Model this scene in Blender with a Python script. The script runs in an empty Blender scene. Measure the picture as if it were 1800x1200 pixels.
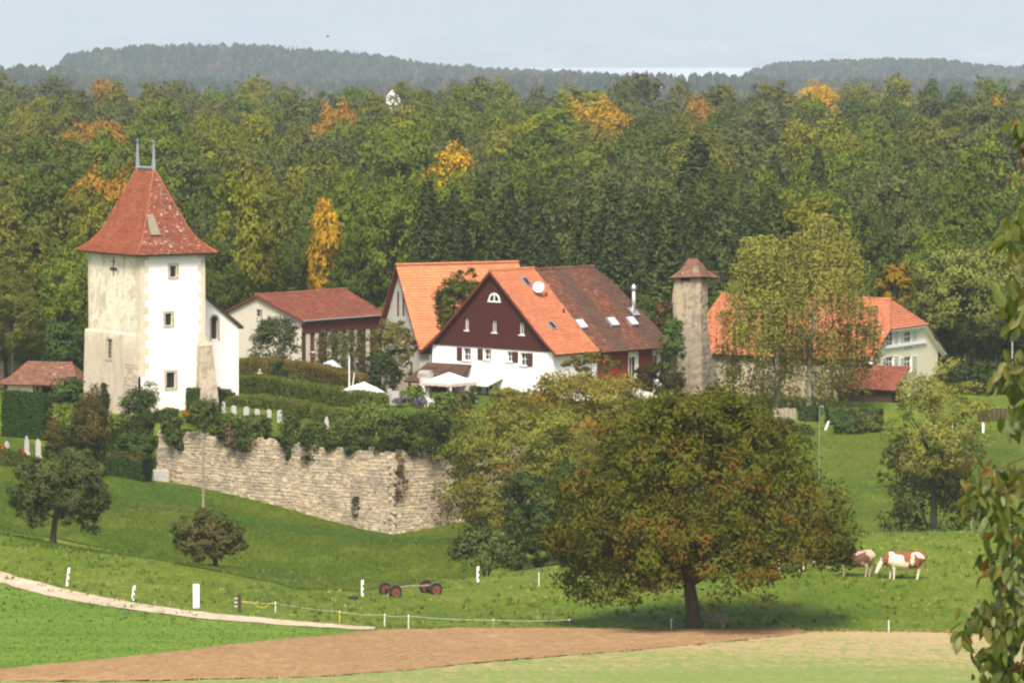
import bpy, bmesh, math
import numpy as np
from math import radians, sin, cos, pi, sqrt

SC = bpy.context.scene
COL = SC.collection
# ------------------------------------------------------------------ camera, sky, sun, exposure
F_PX, Y_EYE = 8000.0, 40.0                       # focal length and eye-level row in photo pixels (1800 x 1200)
PITCH = math.atan((600 - Y_EYE) / F_PX)
camd = bpy.data.cameras.new('camera'); cam = bpy.data.objects.new('camera', camd); COL.objects.link(cam)
cam.location = (0, 0, 0); cam.rotation_euler = (pi / 2 - PITCH, 0, 0)
camd.sensor_width = 36; camd.lens = F_PX / 1800 * 36; camd.clip_start = 0.5; camd.clip_end = 80000
camd.dof.use_dof = True; camd.dof.focus_distance = 300; camd.dof.aperture_fstop = 14
SC.camera = cam
SUN_EL, SUN_AZ = radians(50), radians(185)        # azimuth of the sun clockwise from +Y: behind the camera, a little left
world = bpy.data.worlds.new('World'); SC.world = world; world.use_nodes = True
wn = world.node_tree.nodes; wl = world.node_tree.links
sky = wn.new('ShaderNodeTexSky'); sky.sky_type = 'NISHITA'; sky.sun_disc = False
sky.sun_elevation = SUN_EL; sky.sun_rotation = SUN_AZ
sky.air_density = 0.8; sky.dust_density = 6.0; sky.ozone_density = 1.0; sky.altitude = 500
wl.new(sky.outputs[0], wn['Background'].inputs[0]); wn['Background'].inputs[1].default_value = 0.125
sund = bpy.data.lights.new('sun', 'SUN'); sund.energy = 3.3; sund.angle = radians(16); sund.color = (1.0, 0.90, 0.74)
sun = bpy.data.objects.new('sun', sund); COL.objects.link(sun)
sdir = np.array([sin(SUN_AZ) * cos(SUN_EL), cos(SUN_AZ) * cos(SUN_EL), sin(SUN_EL)])
from mathutils import Vector
sun.rotation_euler = Vector(-sdir).to_track_quat('-Z', 'Y').to_euler(); sun.location = (0, 0, 50)
SC.view_settings.view_transform = 'Standard'; SC.view_settings.look = 'None'
SC.view_settings.exposure = 0.9; SC.view_settings.gamma = 1.0
SC.render.engine = 'CYCLES'
SC.cycles.use_denoising = True
SC.cycles.filter_width = 2.3; SC.cycles.max_bounces = 6; SC.cycles.transmission_bounces = 4; SC.cycles.volume_bounces = 1

# ------------------------------------------------------------------ pixel <-> world helpers
CA, SA = cos(PITCH), sin(PITCH)
def ray(px, py):
    a = (px - 900) / F_PX; b = -(py - 600) / F_PX
    return np.array([a, CA + b * SA, -SA + b * CA])
def PY(px, py, Y):
    r = ray(px, py); return r * (Y / r[1])
def PZ(px, py, z):
    r = ray(px, py); return r * (z / r[2])
def proj(x, y, z):
    d = y * CA - z * SA; u = y * SA + z * CA
    return 900 + F_PX * x / d, 600 - F_PX * u / d
def XPY(px, Y, py=700): return PY(px, py, Y)[0]

class Frame:                                      # th: normal of the front face turned left; g runs right along it, s runs away
    def __init__(f, x, y, th):
        t = radians(th); f.o = np.array([x, y]); f.g = np.array([cos(t), -sin(t)]); f.s = np.array([sin(t), cos(t)])
    def w(f, g, s, z):
        p = f.o + f.g * g + f.s * s; return (p[0], p[1], z)
    def on_s(f, px, py, sv=0.0):
        r = ray(px, py); k = ((f.o + f.s * sv) @ f.s) / (r[:2] @ f.s); p = r * k; return (p[:2] - f.o) @ f.g, p[2]
    def on_g(f, px, py, gv=0.0):
        r = ray(px, py); k = ((f.o + f.g * gv) @ f.g) / (r[:2] @ f.g); p = r * k; return (p[:2] - f.o) @ f.s, p[2]

# ------------------------------------------------------------------ object helpers
ORG = {}
def thing(name, label, cat, loc=(0, 0, 0), rz=0.0, group=None):
    o = bpy.data.objects.new(name, None); COL.objects.link(o); o.empty_display_size = 0.3
    o.location = loc; o.rotation_euler = (0, 0, rz); o['label'] = label; o['category'] = cat
    if group: o['group'] = group
    ORG[o.name] = (np.array(loc, float), rz)
    return o
def tag(o, label=None, cat=None, group=None, kind=None):
    if label: o['label'] = label
    if cat: o['category'] = cat
    if group: o['group'] = group
    if kind: o['kind'] = kind
    return o
def mesh_np(name, V, F, mats=None, smooth=False, attrs=None, midx=None):
    """F: list of index tuples, or an (n,k) int array"""
    me = bpy.data.meshes.new(name)
    V = np.asarray(V, np.float32).reshape(-1, 3)
    if isinstance(F, np.ndarray):
        n, k = F.shape
        tot = np.full(n, k, np.int32); flat = F.astype(np.int32).ravel()
    else:
        tot = np.array([len(f) for f in F], np.int32); flat = np.array([i for f in F for i in f], np.int32); n = len(F)
    me.vertices.add(len(V)); me.vertices.foreach_set('co', V.ravel())
    me.loops.add(len(flat)); me.loops.foreach_set('vertex_index', flat)
    me.polygons.add(n)
    st = np.zeros(n, np.int32); st[1:] = np.cumsum(tot)[:-1]
    me.polygons.foreach_set('loop_start', st); me.polygons.foreach_set('loop_total', tot)
    if midx is not None: me.polygons.foreach_set('material_index', np.asarray(midx, np.int32))
    me.update(calc_edges=True); me.validate()
    me.polygons.foreach_set('use_smooth', np.full(len(me.polygons), bool(smooth)))
    for m in (mats if isinstance(mats, (list, tuple)) else [mats] if mats else []): me.materials.append(m)
    attrs = dict(attrs or {}); nn = attrs.pop('_n', None)
    if nn is not None:                             # leaves shade with the clump they belong to
        me.polygons.foreach_set('use_smooth', np.ones(n, bool)); me.normals_split_custom_set(np.repeat(np.asarray(nn, np.float32), tot, axis=0).tolist())
    for k_, a in attrs.items():
        at = me.attributes.new(k_, 'FLOAT', 'FACE'); at.data.foreach_set('value', np.asarray(a, np.float32))
    return me
def link(name, me, parent=None, org=None):
    o = bpy.data.objects.new(name, me); COL.objects.link(o)
    if parent is not None:
        o.parent = parent; ORG[o.name] = ORG.get(parent.name, (np.zeros(3), 0.0))
    else: ORG[o.name] = (np.zeros(3), 0.0)
    return o
def mk(name, V, F, mat, parent=None, smooth=False, attrs=None, local=False, midx=None):
    """one mesh object; V in world coordinates unless local"""
    V = np.asarray(V, float).reshape(-1, 3)
    if parent is not None and not local:
        o, rz = ORG[parent.name]
        V = V - o
        if rz:
            c, s = cos(-rz), sin(-rz)
            V = np.stack([V[:, 0] * c - V[:, 1] * s, V[:, 0] * s + V[:, 1] * c, V[:, 2]], 1)
    if parent is None and not local:              # a thing that is one mesh: origin at its base
        b = np.array([V[:, 0].mean(), V[:, 1].mean(), V[:, 2].min()])
        ob = link(name, mesh_np(name, V - b, F, mat, smooth, attrs, midx)); ob.location = b; ORG[ob.name] = (b, 0.0)
        return ob
    return link(name, mesh_np(name, V, F, mat, smooth, attrs, midx), parent)
class MB:                                         # collects simple solids into one mesh
    def __init__(m): m.V = []; m.F = []; m.n = 0
    def add(m, V, F):
        V = [tuple(map(float, v)) for v in V]
        m.F += [tuple(i + m.n for i in f) for f in F]; m.V += V; m.n += len(V); return m
    def box(m, c, s, rz=0.0):
        x, y, z = np.array(s) / 2; P = []
        for k in (-z, z):
            for (i, j) in ((-x, -y), (x, -y), (x, y), (-x, y)):
                P.append((c[0] + i * cos(rz) - j * sin(rz), c[1] + i * sin(rz) + j * cos(rz), c[2] + k))
        return m.add(P, BOXF)
    def hexa(m, P): return m.add(P, BOXF)         # 8 corners: bottom ring then top ring
    def tube(m, pts, rad, n=8, cap=True):
        V, F = tube(pts, rad, n, cap); return m.add(V, F)
    def build(m, name, mat, parent=None, smooth=False, local=False): return mk(name, m.V, m.F, mat, parent, smooth, None, local)
BOXF = [(3, 2, 1, 0), (4, 5, 6, 7), (0, 1, 5, 4), (1, 2, 6, 5), (2, 3, 7, 6), (3, 0, 4, 7)]
def tube(pts, rad, n=8, cap=True):
    P = np.asarray(pts, float); k = len(P); rad = np.broadcast_to(np.asarray(rad, float), (k,))
    T = np.gradient(P, axis=0); T /= np.linalg.norm(T, axis=1)[:, None] + 1e-9
    ref = np.array([0.0, 0, 1]) if abs(T[0][2]) < 0.8 else np.array([1.0, 0, 0])
    V = []; U = None
    for i in range(k):
        u = np.cross(T[i], ref) if U is None else U - T[i] * (U @ T[i]); u /= np.linalg.norm(u) + 1e-9; U = u
        v = np.cross(T[i], u)
        for j in range(n):
            a = 2 * pi * j / n; V.append(P[i] + rad[i] * (u * cos(a) + v * sin(a)))
    Fc = [(i * n + j, i * n + (j + 1) % n, (i + 1) * n + (j + 1) % n, (i + 1) * n + j) for i in range(k - 1) for j in range(n)]
    if cap: Fc += [tuple(range(n))[::-1], tuple(range((k - 1) * n, k * n))]
    return V, Fc
def lathe(prof, n=16, c=(0, 0, 0)):
    V = [(c[0] + r * cos(2 * pi * j / n), c[1] + r * sin(2 * pi * j / n), c[2] + z) for r, z in prof for j in range(n)]
    k = len(prof)
    Fc = [(i * n + j, i * n + (j + 1) % n, (i + 1) * n + (j + 1) % n, (i + 1) * n + j) for i in range(k - 1) for j in range(n)]
    return V, Fc + [tuple(range(n))[::-1], tuple(range((k - 1) * n, k * n))]
def copy_thing(root, loc, rz=None, label=None, group=None):
    c = root.copy(); COL.objects.link(c); c.location = loc
    if rz is not None: c.rotation_euler = (0, 0, rz)
    if label: c['label'] = label
    if group: c['group'] = group
    for ch in root.children:
        d = ch.copy(); COL.objects.link(d); d.parent = c
        for g in ch.children:
            e = g.copy(); COL.objects.link(e); e.parent = d
    return c

# ------------------------------------------------------------------ materials
def new_mat(name):
    m = bpy.data.materials.new(name); m.use_nodes = True
    nt = m.node_tree; return m, nt, nt.nodes, nt.links, nt.nodes['Principled BSDF']
def N(nt, t, **kw):
    n = nt.nodes.new('ShaderNode' + t)
    for k, v in kw.items():
        if k[0] == 'i' and k[1:].isdigit(): n.inputs[int(k[1:])].default_value = v
        elif k in ('Scale', 'Detail', 'Roughness', 'Distortion', 'Strength', 'Distance'): n.inputs[k].default_value = v
        else: setattr(n, k, v)
    return n
def noise(nt, scale, detail=4, rough=0.6, co=None, dist=0.0):
    n = N(nt, 'TexNoise', Scale=scale, Detail=detail, Roughness=rough, Distortion=dist)
    if co is not None: nt.links.new(co, n.inputs['Vector'])
    return n.outputs['Fac']
def ramp(nt, fac, stops):
    r = nt.nodes.new('ShaderNodeValToRGB'); e = r.color_ramp.elements
    e[0].position = stops[0][0]; e[0].color = (*stops[0][1], 1); e[1].position = stops[-1][0]; e[1].color = (*stops[-1][1], 1)
    for p, c in stops[1:-1]:
        x = e.new(p); x.color = (*c, 1)
    nt.links.new(fac, r.inputs[0]); return r.outputs[0]
def mix(nt, fac, a, b, mode='MIX'):
    m = nt.nodes.new('ShaderNodeMix'); m.data_type = 'RGBA'; m.blend_type = mode
    for v, i in ((fac, 0), (a, 6), (b, 7)):
        if hasattr(v, 'is_output'): nt.links.new(v, m.inputs[i])
        elif isinstance(v, (int, float)): m.inputs[i].default_value = v
        else: m.inputs[i].default_value = (*v, 1)
    return m.outputs[2]
def math_(nt, op, a, b=0.0, clamp=False):
    m = nt.nodes.new('ShaderNodeMath'); m.operation = op; m.use_clamp = clamp
    for v, i in ((a, 0), (b, 1)):
        if hasattr(v, 'is_output'): nt.links.new(v, m.inputs[i])
        else: m.inputs[i].default_value = v
    return m.outputs[0]
def step(nt, fac, lo, hi):
    m = nt.nodes.new('ShaderNodeMapRange'); m.interpolation_type = 'SMOOTHSTEP'
    nt.links.new(fac, m.inputs[0]); m.inputs[1].default_value = lo; m.inputs[2].default_value = hi; return m.outputs[0]
def bump(nt, bsdf, h, strength=0.4, dist=0.05):
    b = N(nt, 'Bump', Strength=strength, Distance=dist); nt.links.new(h, b.inputs['Height']); nt.links.new(b.outputs[0], bsdf.inputs['Normal'])
def objco(nt): return nt.nodes.new('ShaderNodeTexCoord').outputs['Object']
def worldco(nt): return nt.nodes.new('ShaderNodeNewGeometry').outputs['Position']
def scaleco(nt, co, s):
    m = nt.nodes.new('ShaderNodeMapping'); nt.links.new(co, m.inputs[0]); m.inputs['Scale'].default_value = s; return m.outputs[0]
def simple(name, col, rough=0.6, var=0.25, scale=6.0, metal=0.0, bumpy=0.0):
    m, nt, n, l, b = new_mat(name); co = worldco(nt)
    f = noise(nt, scale, 5, 0.65, co)
    lo = tuple(c * (1 - var) for c in col); hi = tuple(min(1, c * (1 + var * 0.7)) for c in col)
    l.new(ramp(nt, f, [(0.3, lo), (0.7, hi)]), b.inputs['Base Color']); b.inputs['Roughness'].default_value = rough; b.inputs['Metallic'].default_value = metal
    b.inputs['Specular IOR Level'].default_value = 0.3
    if bumpy: bump(nt, b, f, bumpy, 0.03)
    return m
def leaf_mat(name, warm, amount, trans=0.42):
    """tint comes from the object's own colour; 'tone' and 'warmth' vary leaf by leaf"""
    m, nt, n, l, b = new_mat(name)
    oi = nt.nodes.new('ShaderNodeObjectInfo')
    t = N(nt, 'Attribute', attribute_name='tone'); w = N(nt, 'Attribute', attribute_name='warmth')
    c = mix(nt, 1.0, oi.outputs['Color'], ramp(nt, t.outputs['Fac'], [(0, (0.5, 0.55, 0.55)), (0.5, (1, 1, 1)), (1, (1.6, 1.5, 1.25))]), 'MULTIPLY')
    wf = step(nt, w.outputs['Fac'], 1 - amount - 0.12, 1 - amount + 0.12)
    c = mix(nt, wf, c, warm)
    l.new(c, b.inputs['Base Color']); b.inputs['Roughness'].default_value = 0.7; b.inputs['Specular IOR Level'].default_value = 0.06
    tr = nt.nodes.new('ShaderNodeBsdfTranslucent'); l.new(c, tr.inputs[0])
    mx = nt.nodes.new('ShaderNodeMixShader'); mx.inputs[0].default_value = trans
    l.new(b.outputs[0], mx.inputs[1]); l.new(tr.outputs[0], mx.inputs[2])
    l.new(mx.outputs[0], n['Material Output'].inputs[0])
    return m
def plaster(name, col, stain=(0.35, 0.31, 0.24), amount=0.3, fine=0.1, low=None):
    """low: (z of the damp line, height of the fade, colour) for splash dirt near the ground"""
    m, nt, n, l, b = new_mat(name); co = worldco(nt)
    f1 = noise(nt, 0.55, 6, 0.7, co); f2 = noise(nt, 9, 4, 0.6, co); f3 = noise(nt, 1.0, 5, 0.7, scaleco(nt, co, (1.6, 1.6, 0.35)))
    f4 = noise(nt, 2.3, 6, 0.75, co)
    c = mix(nt, step(nt, f1, 0.62 - amount * 0.2, 0.74 - amount * 0.12), col, stain)
    if low:
        sp = nt.nodes.new('ShaderNodeSeparateXYZ'); l.new(co, sp.inputs[0])
        h = math_(nt, 'SUBTRACT', low[0], sp.outputs[2]); h = math_(nt, 'DIVIDE', h, low[1])
        h = math_(nt, 'ADD', h, math_(nt, 'MULTIPLY', math_(nt, 'SUBTRACT', f1, 0.5), 2.2))
        c = mix(nt, math_(nt, 'MULTIPLY', step(nt, h, -0.2, 1.0), 0.8), c, low[2])
    c = mix(nt, math_(nt, 'MULTIPLY', step(nt, f4, 0.60 - amount * 0.12, 0.68 - amount * 0.08), min(1, amount * 1.3)), c, tuple(x * 0.75 for x in stain))
    c = mix(nt, math_(nt, 'MULTIPLY', step(nt, f3, 0.52, 0.62), amount), c, tuple(x * 0.7 for x in stain))
    c = mix(nt, math_(nt, 'MULTIPLY', f2, fine * 2), c, tuple(x * 0.75 for x in col))
    l.new(c, b.inputs['Base Color']); b.inputs['Roughness'].default_value = 0.9; b.inputs['Specular IOR Level'].default_value = 0.1
    bump(nt, b, f2, 0.25, 0.04)
    return m
def tile_mat(name, c0, c1, c2, lichen=0.0, moss=0.0, lich_col=(0.55, 0.47, 0.4), moss_col=(0.07, 0.05, 0.035)):
    m, nt, n, l, b = new_mat(name); co = worldco(nt)
    t = N(nt, 'Attribute', attribute_name='tone').outputs['Fac']
    c = ramp(nt, t, [(0.0, c0), (0.5, c1), (1.0, c2)])
    big = noise(nt, 0.7, 4, 0.6, co); mid = noise(nt, 2.4, 5, 0.7, co)
    c = mix(nt, math_(nt, 'MULTIPLY', step(nt, big, 0.4, 0.65), 0.35), c, tuple(x * 0.7 for x in c0))
    if moss: c = mix(nt, math_(nt, 'MULTIPLY', step(nt, math_(nt, 'ADD', mid, math_(nt, 'MULTIPLY', math_(nt, 'SUBTRACT', t, 0.5), 0.25)), 0.66 - moss * 0.3, 0.74 - moss * 0.25), 0.85), c, moss_col)
    if lichen:
        lf = math_(nt, 'ADD', noise(nt, 3.2, 6, 0.8, co), math_(nt, 'MULTIPLY', math_(nt, 'SUBTRACT', t, 0.5), 0.5))
        c = mix(nt, math_(nt, 'MULTIPLY', step(nt, lf, 0.86 - lichen * 0.35, 0.92 - lichen * 0.35), 0.8), c, lich_col)
    l.new(c, b.inputs['Base Color']); b.inputs['Roughness'].default_value = 0.8; b.inputs['Specular IOR Level'].default_value = 0.2
    return m
def glass_mat(name, col=(0.02, 0.025, 0.03), rough=0.08):
    m, nt, n, l, b = new_mat(name); b.inputs['Base Color'].default_value = (*col, 1); b.inputs['Roughness'].default_value = rough
    b.inputs['Specular IOR Level'].default_value = 0.6; return m

M = {}
M['leaf'] = leaf_mat('leaf_green', (0.30, 0.21, 0.03), 0.05)
M['leaf_autumn'] = leaf_mat('leaf_autumn', (0.26, 0.14, 0.025), 0.22)
M['leaf_walnut'] = leaf_mat('leaf_walnut', (0.19, 0.095, 0.014), 0.24)
M['leaf_sumac'] = leaf_mat('leaf_sumac', (0.27, 0.155, 0.025), 0.22)
M['leaf_plain'] = leaf_mat('leaf_plain', (0.10, 0.09, 0.02), 0.06, 0.2)
M['needle'] = leaf_mat('needle', (0.03, 0.035, 0.012), 0.1, 0.1)
M['bark'] = simple('bark', (0.09, 0.065, 0.045), 0.9, 0.4, 5, bumpy=0.6)
M['bark_walnut'] = simple('bark_walnut', (0.13, 0.075, 0.05), 0.9, 0.4, 4, bumpy=0.6)
M['bark_birch'] = simple('bark_birch', (0.5, 0.45, 0.38), 0.8, 0.6, 3)
M['glass'] = glass_mat('window_glass')
M['white'] = simple('white_paint', (0.78, 0.77, 0.74), 0.5, 0.06, 5)
M['white_cloth'] = simple('white_cloth', (0.82, 0.80, 0.77), 0.8, 0.05, 2)
M['stone'] = simple('cut_stone', (0.42, 0.36, 0.26), 0.9, 0.25, 4, bumpy=0.3)
M['grey_stone'] = simple('grey_stone', (0.36, 0.35, 0.33), 0.85, 0.25, 6)
M['pale_stone'] = simple('pale_stone', (0.38, 0.37, 0.345), 0.7, 0.2, 8)
M['iron'] = simple('dark_iron', (0.035, 0.03, 0.028), 0.6, 0.3, 8)
M['zinc'] = simple('zinc', (0.28, 0.30, 0.33), 0.5, 0.2, 5, metal=0.3)
M['steel'] = simple('steel', (0.6, 0.61, 0.62), 0.35, 0.1, 5, metal=0.7)
M['dark_wood'] = simple('dark_wood', (0.06, 0.035, 0.022), 0.8, 0.35, 6)
M['wood'] = simple('weathered_wood', (0.25, 0.2, 0.14), 0.85, 0.3, 6)
M['brown_wood'] = simple('brown_stained_wood', (0.13, 0.03, 0.025), 0.75, 0.2, 4)
M['dark'] = simple('dark_interior', (0.012, 0.011, 0.01), 0.9, 0.2, 2)
M['rubber'] = simple('rubber', (0.02, 0.02, 0.02), 0.7, 0.3, 6)

# ------------------------------------------------------------------ terrain
def tps(P):
    P = np.asarray(P, float); X = P[:, :2] / 100; z = P[:, 2]; n = len(P)
    def K(A, B):
        r2 = ((A[:, None, :] - B[None]) ** 2).sum(2); return np.where(r2 > 0, 0.5 * r2 * np.log(r2 + 1e-12), 0)
    A = np.zeros((n + 3, n + 3)); A[:n, :n] = K(X, X) + np.eye(n) * 2e-4
    A[:n, n] = 1; A[:n, n + 1:] = X; A[n, :n] = 1; A[n + 1:, :n] = X.T
    c = np.linalg.solve(A, np.r_[z, 0, 0, 0])
    def f(x, y):
        q = np.stack([np.ravel(x), np.ravel(y)], 1) / 100
        out = np.empty(len(q))
        for i in range(0, len(q), 20000):
            k = q[i:i + 20000]; out[i:i + 20000] = K(k, X) @ c[:n] + c[n] + k @ c[n + 1:]
        return out
    return f
def cp(px, py, Y): return tuple(PY(px, py, Y))
low_pts = [(0, 0, -1.7), (-60, 0, -2.5), (60, 0, -2.5), (-40, 60, -10.5), (40, 60, -10.2), (0, 60, -10), (0, 110, -17), (-50, 120, -19), (50, 120, -18.5),
    cp(0, 1200, 178), cp(500, 1200, 176), cp(900, 1200, 175), cp(1400, 1200, 175), cp(1800, 1200, 176), cp(-300, 1180, 180), cp(2100, 1200, 176),
    cp(0, 1110, 206), cp(300, 1125, 200), cp(640, 1113, 208), cp(900, 1108, 211), cp(1225, 1107, 214), cp(1500, 1111, 212), cp(1800, 1120, 210), cp(2100, 1125, 208),
    cp(0, 1022, 238), cp(200, 1064, 225), cp(345, 1083, 218), cp(640, 1106, 211), cp(-300, 990, 245),
    cp(0, 938, 262), cp(300, 990, 249), cp(450, 1020, 243), cp(640, 1047, 238), cp(840, 1024, 246), cp(1000, 1030, 240), cp(1225, 1060, 226), cp(-300, 900, 270),
    cp(1495, 1018, 231), cp(1590, 1020, 231), cp(1800, 1040, 228), cp(1600, 1000, 236), cp(1100, 1000, 248), cp(1600, 940, 252), cp(1400, 945, 252), cp(1800, 935, 252), cp(2100, 935, 252),
    (XPY(150, 280), 280, -33.6), (XPY(300, 282), 282, -34.4), (XPY(500, 292), 292, -36.0), cp(690, 946, 320), (XPY(600, 272), 272, -35.2), (XPY(0, 285), 285, -32.6), (XPY(720, 290), 290, -36.2), cp(800, 965, 300), cp(900, 1005, 275), cp(1000, 990, 285), cp(1150, 985, 285),
    cp(1500, 960, 283), cp(1700, 960, 283), cp(2000, 960, 283), cp(1500, 905, 305), cp(1700, 905, 305), cp(2000, 890, 305), cp(1500, 825, 328), cp(1700, 825, 328), cp(1400, 760, 348), cp(1600, 758, 349), cp(1750, 765, 348), cp(2000, 770, 345),
    cp(280, 842, 339), cp(450, 885, 330), cp(200, 838, 335), cp(0, 832, 334), cp(-300, 820, 335), cp(100, 880, 312), cp(0, 890, 305), cp(400, 915, 310), cp(820, 917, 324), cp(950, 880, 336),
    cp(0, 783, 345), cp(80, 786, 345), cp(150, 800, 345), cp(-300, 790, 350), cp(1100, 850, 338), cp(1250, 760, 345), cp(1250, 715, 360), cp(1400, 722, 360), cp(1600, 728, 360), cp(1800, 735, 358), cp(1350, 694, 371), cp(1600, 700, 371), cp(1800, 710, 370), cp(2100, 720, 368),
    cp(1000, 720, 372), cp(800, 720, 372), cp(500, 720, 375), cp(200, 720, 375), cp(-200, 720, 380),
    cp(100, 735, 395), cp(600, 735, 395), cp(1200, 690, 392), cp(1700, 690, 392), cp(300, 760, 430), cp(900, 760, 430), cp(1500, 740, 430), cp(2100, 740, 430), cp(-300, 760, 430)]
high_pts = [cp(280, 757, 340.5), cp(450, 775, 332), cp(690, 800, 322), cp(850, 790, 328), cp(1000, 760, 345), cp(-100, 742, 352), cp(0, 742, 350), cp(100, 742, 348), cp(250, 728, 348),
    cp(411, 735, 345), cp(600, 742, 342), cp(430, 702, 362), cp(457, 686, 370), cp(670, 712, 355), cp(755, 717, 347.5), cp(800, 709, 350), cp(700, 714, 347), cp(745, 752, 335), cp(800, 702, 358), cp(950, 700, 362), cp(300, 705, 362), cp(150, 712, 362), cp(-200, 712, 362), cp(400, 690, 380), cp(650, 690, 380), cp(900, 680, 378), cp(1100, 690, 375), cp(-200, 690, 385),
    cp(200, 690, 390), (-20, 430, -33), (20, 430, -33), (-60, 430, -33), (60, 430, -33), cp(1250, 715, 362), cp(1500, 715, 365)]
LOW, HIGH = tps(low_pts), tps(high_pts)
WALL_L, WALL_C, WALL_R = (XPY(282, 340), 340.0), (XPY(690, 322), 322.0), (XPY(850, 326.0), 326.0)
EDGE = [(-200, 385), (XPY(-60, 366), 366), (XPY(60, 356), 356), (XPY(150, 351), 351), WALL_L, WALL_C, WALL_R, (XPY(960, 338), 338), (XPY(1030, 357), 357), (XPY(1200, 366), 366), (200, 366)]
def smooth01(t): t = np.clip(t, 0, 1); return t * t * (3 - 2 * t)
def gz(x, y):
    x = np.atleast_1d(np.asarray(x, float)).ravel(); y = np.atleast_1d(np.asarray(y, float)).ravel()
    xc = np.clip(x, -75, 75); yc = np.clip(y, -5, 432)
    lo = LOW(xc, yc); hi = HIGH(xc, yc)
    ew = np.interp(x, [e[0] for e in EDGE], [e[1] for e in EDGE])
    d = (y - ew) * 0.85
    w = smooth01((d - 1.05) / 0.55)
    z = lo * (1 - w) + np.maximum(hi, np.where(w > 0, hi, lo)) * w
    # beyond the village the land levels out under the wood, then falls gently towards the lake
    far = np.interp(y, [400, 440, 520, 980, 1300, 2200, 3600, 5000, 9000, 12000, 22000], [-33, -38, -40, -35.5, -45, -78, -92, -110, -170, -206, -206])
    w2 = smooth01((y - 395) / 45)
    z = z * (1 - w2) + far * w2
    w3 = smooth01((np.abs(x) - 75) / 60) * smooth01((430 - y) / 60)
    near = np.interp(y, [-200, 0, 110, 210, 300, 430], [4, -2.2, -18, -28.5, -32, -37])
    return z * (1 - w3) + near * w3
def g1(x, y): return float(gz([x], [y])[0])
def GP(px, py, y0=20, y1=600):                    # where the sight line meets the ground
    r = ray(px, py); ys = np.arange(y0, y1, 0.5); P = r[None] * (ys / r[1])[:, None]
    below = P[:, 2] < gz(P[:, 0], P[:, 1])
    i = int(np.argmax(below)) if below.any() else len(ys) - 1
    return np.array([P[i, 0], P[i, 1], g1(P[i, 0], P[i, 1])])
def GY(px, Y):                                    # ground point at depth Y in the direction of column px
    x = XPY(px, Y, 800); return np.array([x, Y, g1(x, Y)])

def grass_mat():
    m, nt, n, l, b = new_mat('meadow_grass'); co = worldco(nt)
    big = noise(nt, 0.09, 4, 0.55, co); mid = noise(nt, 0.5, 5, 0.7, scaleco(nt, co, (0.8, 0.5, 1))); fine = noise(nt, 5, 4, 0.75, scaleco(nt, co, (1, 0.14, 1)))
    c = ramp(nt, big, [(0.32, (0.11, 0.165, 0.012)), (0.5, (0.148, 0.196, 0.017)), (0.68, (0.195, 0.218, 0.030))])
    c = mix(nt, math_(nt, 'MULTIPLY', step(nt, mid, 0.45, 0.7), 0.5), c, (0.21, 0.215, 0.045))
    c = mix(nt, math_(nt, 'MULTIPLY', step(nt, mid, 0.5, 0.3), 0.4), c, (0.085, 0.145, 0.016))
    c = mix(nt, step(nt, fine, 0.35, 0.65), mix(nt, 1.0, c, (0.62, 0.68, 0.6), 'MULTIPLY'), c)
    c = mix(nt, step(nt, noise(nt, 1.6, 5, 0.75, scaleco(nt, co, (0.8, 0.2, 1))), 0.45, 0.62), mix(nt, 1.0, c, (0.80, 0.86, 0.75), 'MULTIPLY'), c)
    sp = nt.nodes.new('ShaderNodeSeparateXYZ'); l.new(co, sp.inputs[0])
    wood = step(nt, sp.outputs[1], 395, 425); c = mix(nt, wood, c, (0.02, 0.026, 0.01))       # ground turns dark green from the wood's edge on
    l.new(c, b.inputs['Base Color']); b.inputs['Roughness'].default_value = 0.85; b.inputs['Specular IOR Level'].default_value = 0.1
    bump(nt, b, math_(nt, 'ADD', fine, math_(nt, 'MULTIPLY', mid, 2.0)), 0.8, 0.12); return m
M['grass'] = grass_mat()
xs = np.r_[-9000, -5000, -3000, -1800, -1000, -600, -380, -240, -170, -130, -100, np.arange(-72, 72.1, 1.0), 100, 130, 170, 240, 380, 600, 1000, 1800, 3000, 5000, 9000]
ys = np.r_[-300, -150, -60, np.arange(-20, 160, 5), np.arange(160, 400, 0.95), np.arange(400, 520, 5), np.arange(520, 1000, 20), np.arange(1000, 3000, 100), np.arange(3000, 22001, 1000)]
GX, GYY = np.meshgrid(xs, ys); nx, ny = len(xs), len(ys)
rngt = np.random.default_rng(5)
Zt = gz(GX, GYY).reshape(ny, nx)
lump = 0.5 * np.sin(GX * 0.9 + np.sin(GYY * 0.5)) * np.sin(GYY * 0.7 + 1.3 * np.sin(GX * 0.4)) + rngt.normal(0, 0.5, GX.shape)
Zt += lump * 0.022 * (GYY > 160) * (GYY < 400)
idx = np.arange(nx * ny).reshape(ny, nx)
Fq = np.stack([idx[:-1, :-1], idx[:-1, 1:], idx[1:, 1:], idx[1:, :-1]], -1).reshape(-1, 4)
gr = mk('ground', np.stack([GX, GYY, Zt], -1).reshape(-1, 3), Fq, M['grass'], None, True, local=True); tag(gr, kind='structure')

SHEETS = 1
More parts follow.
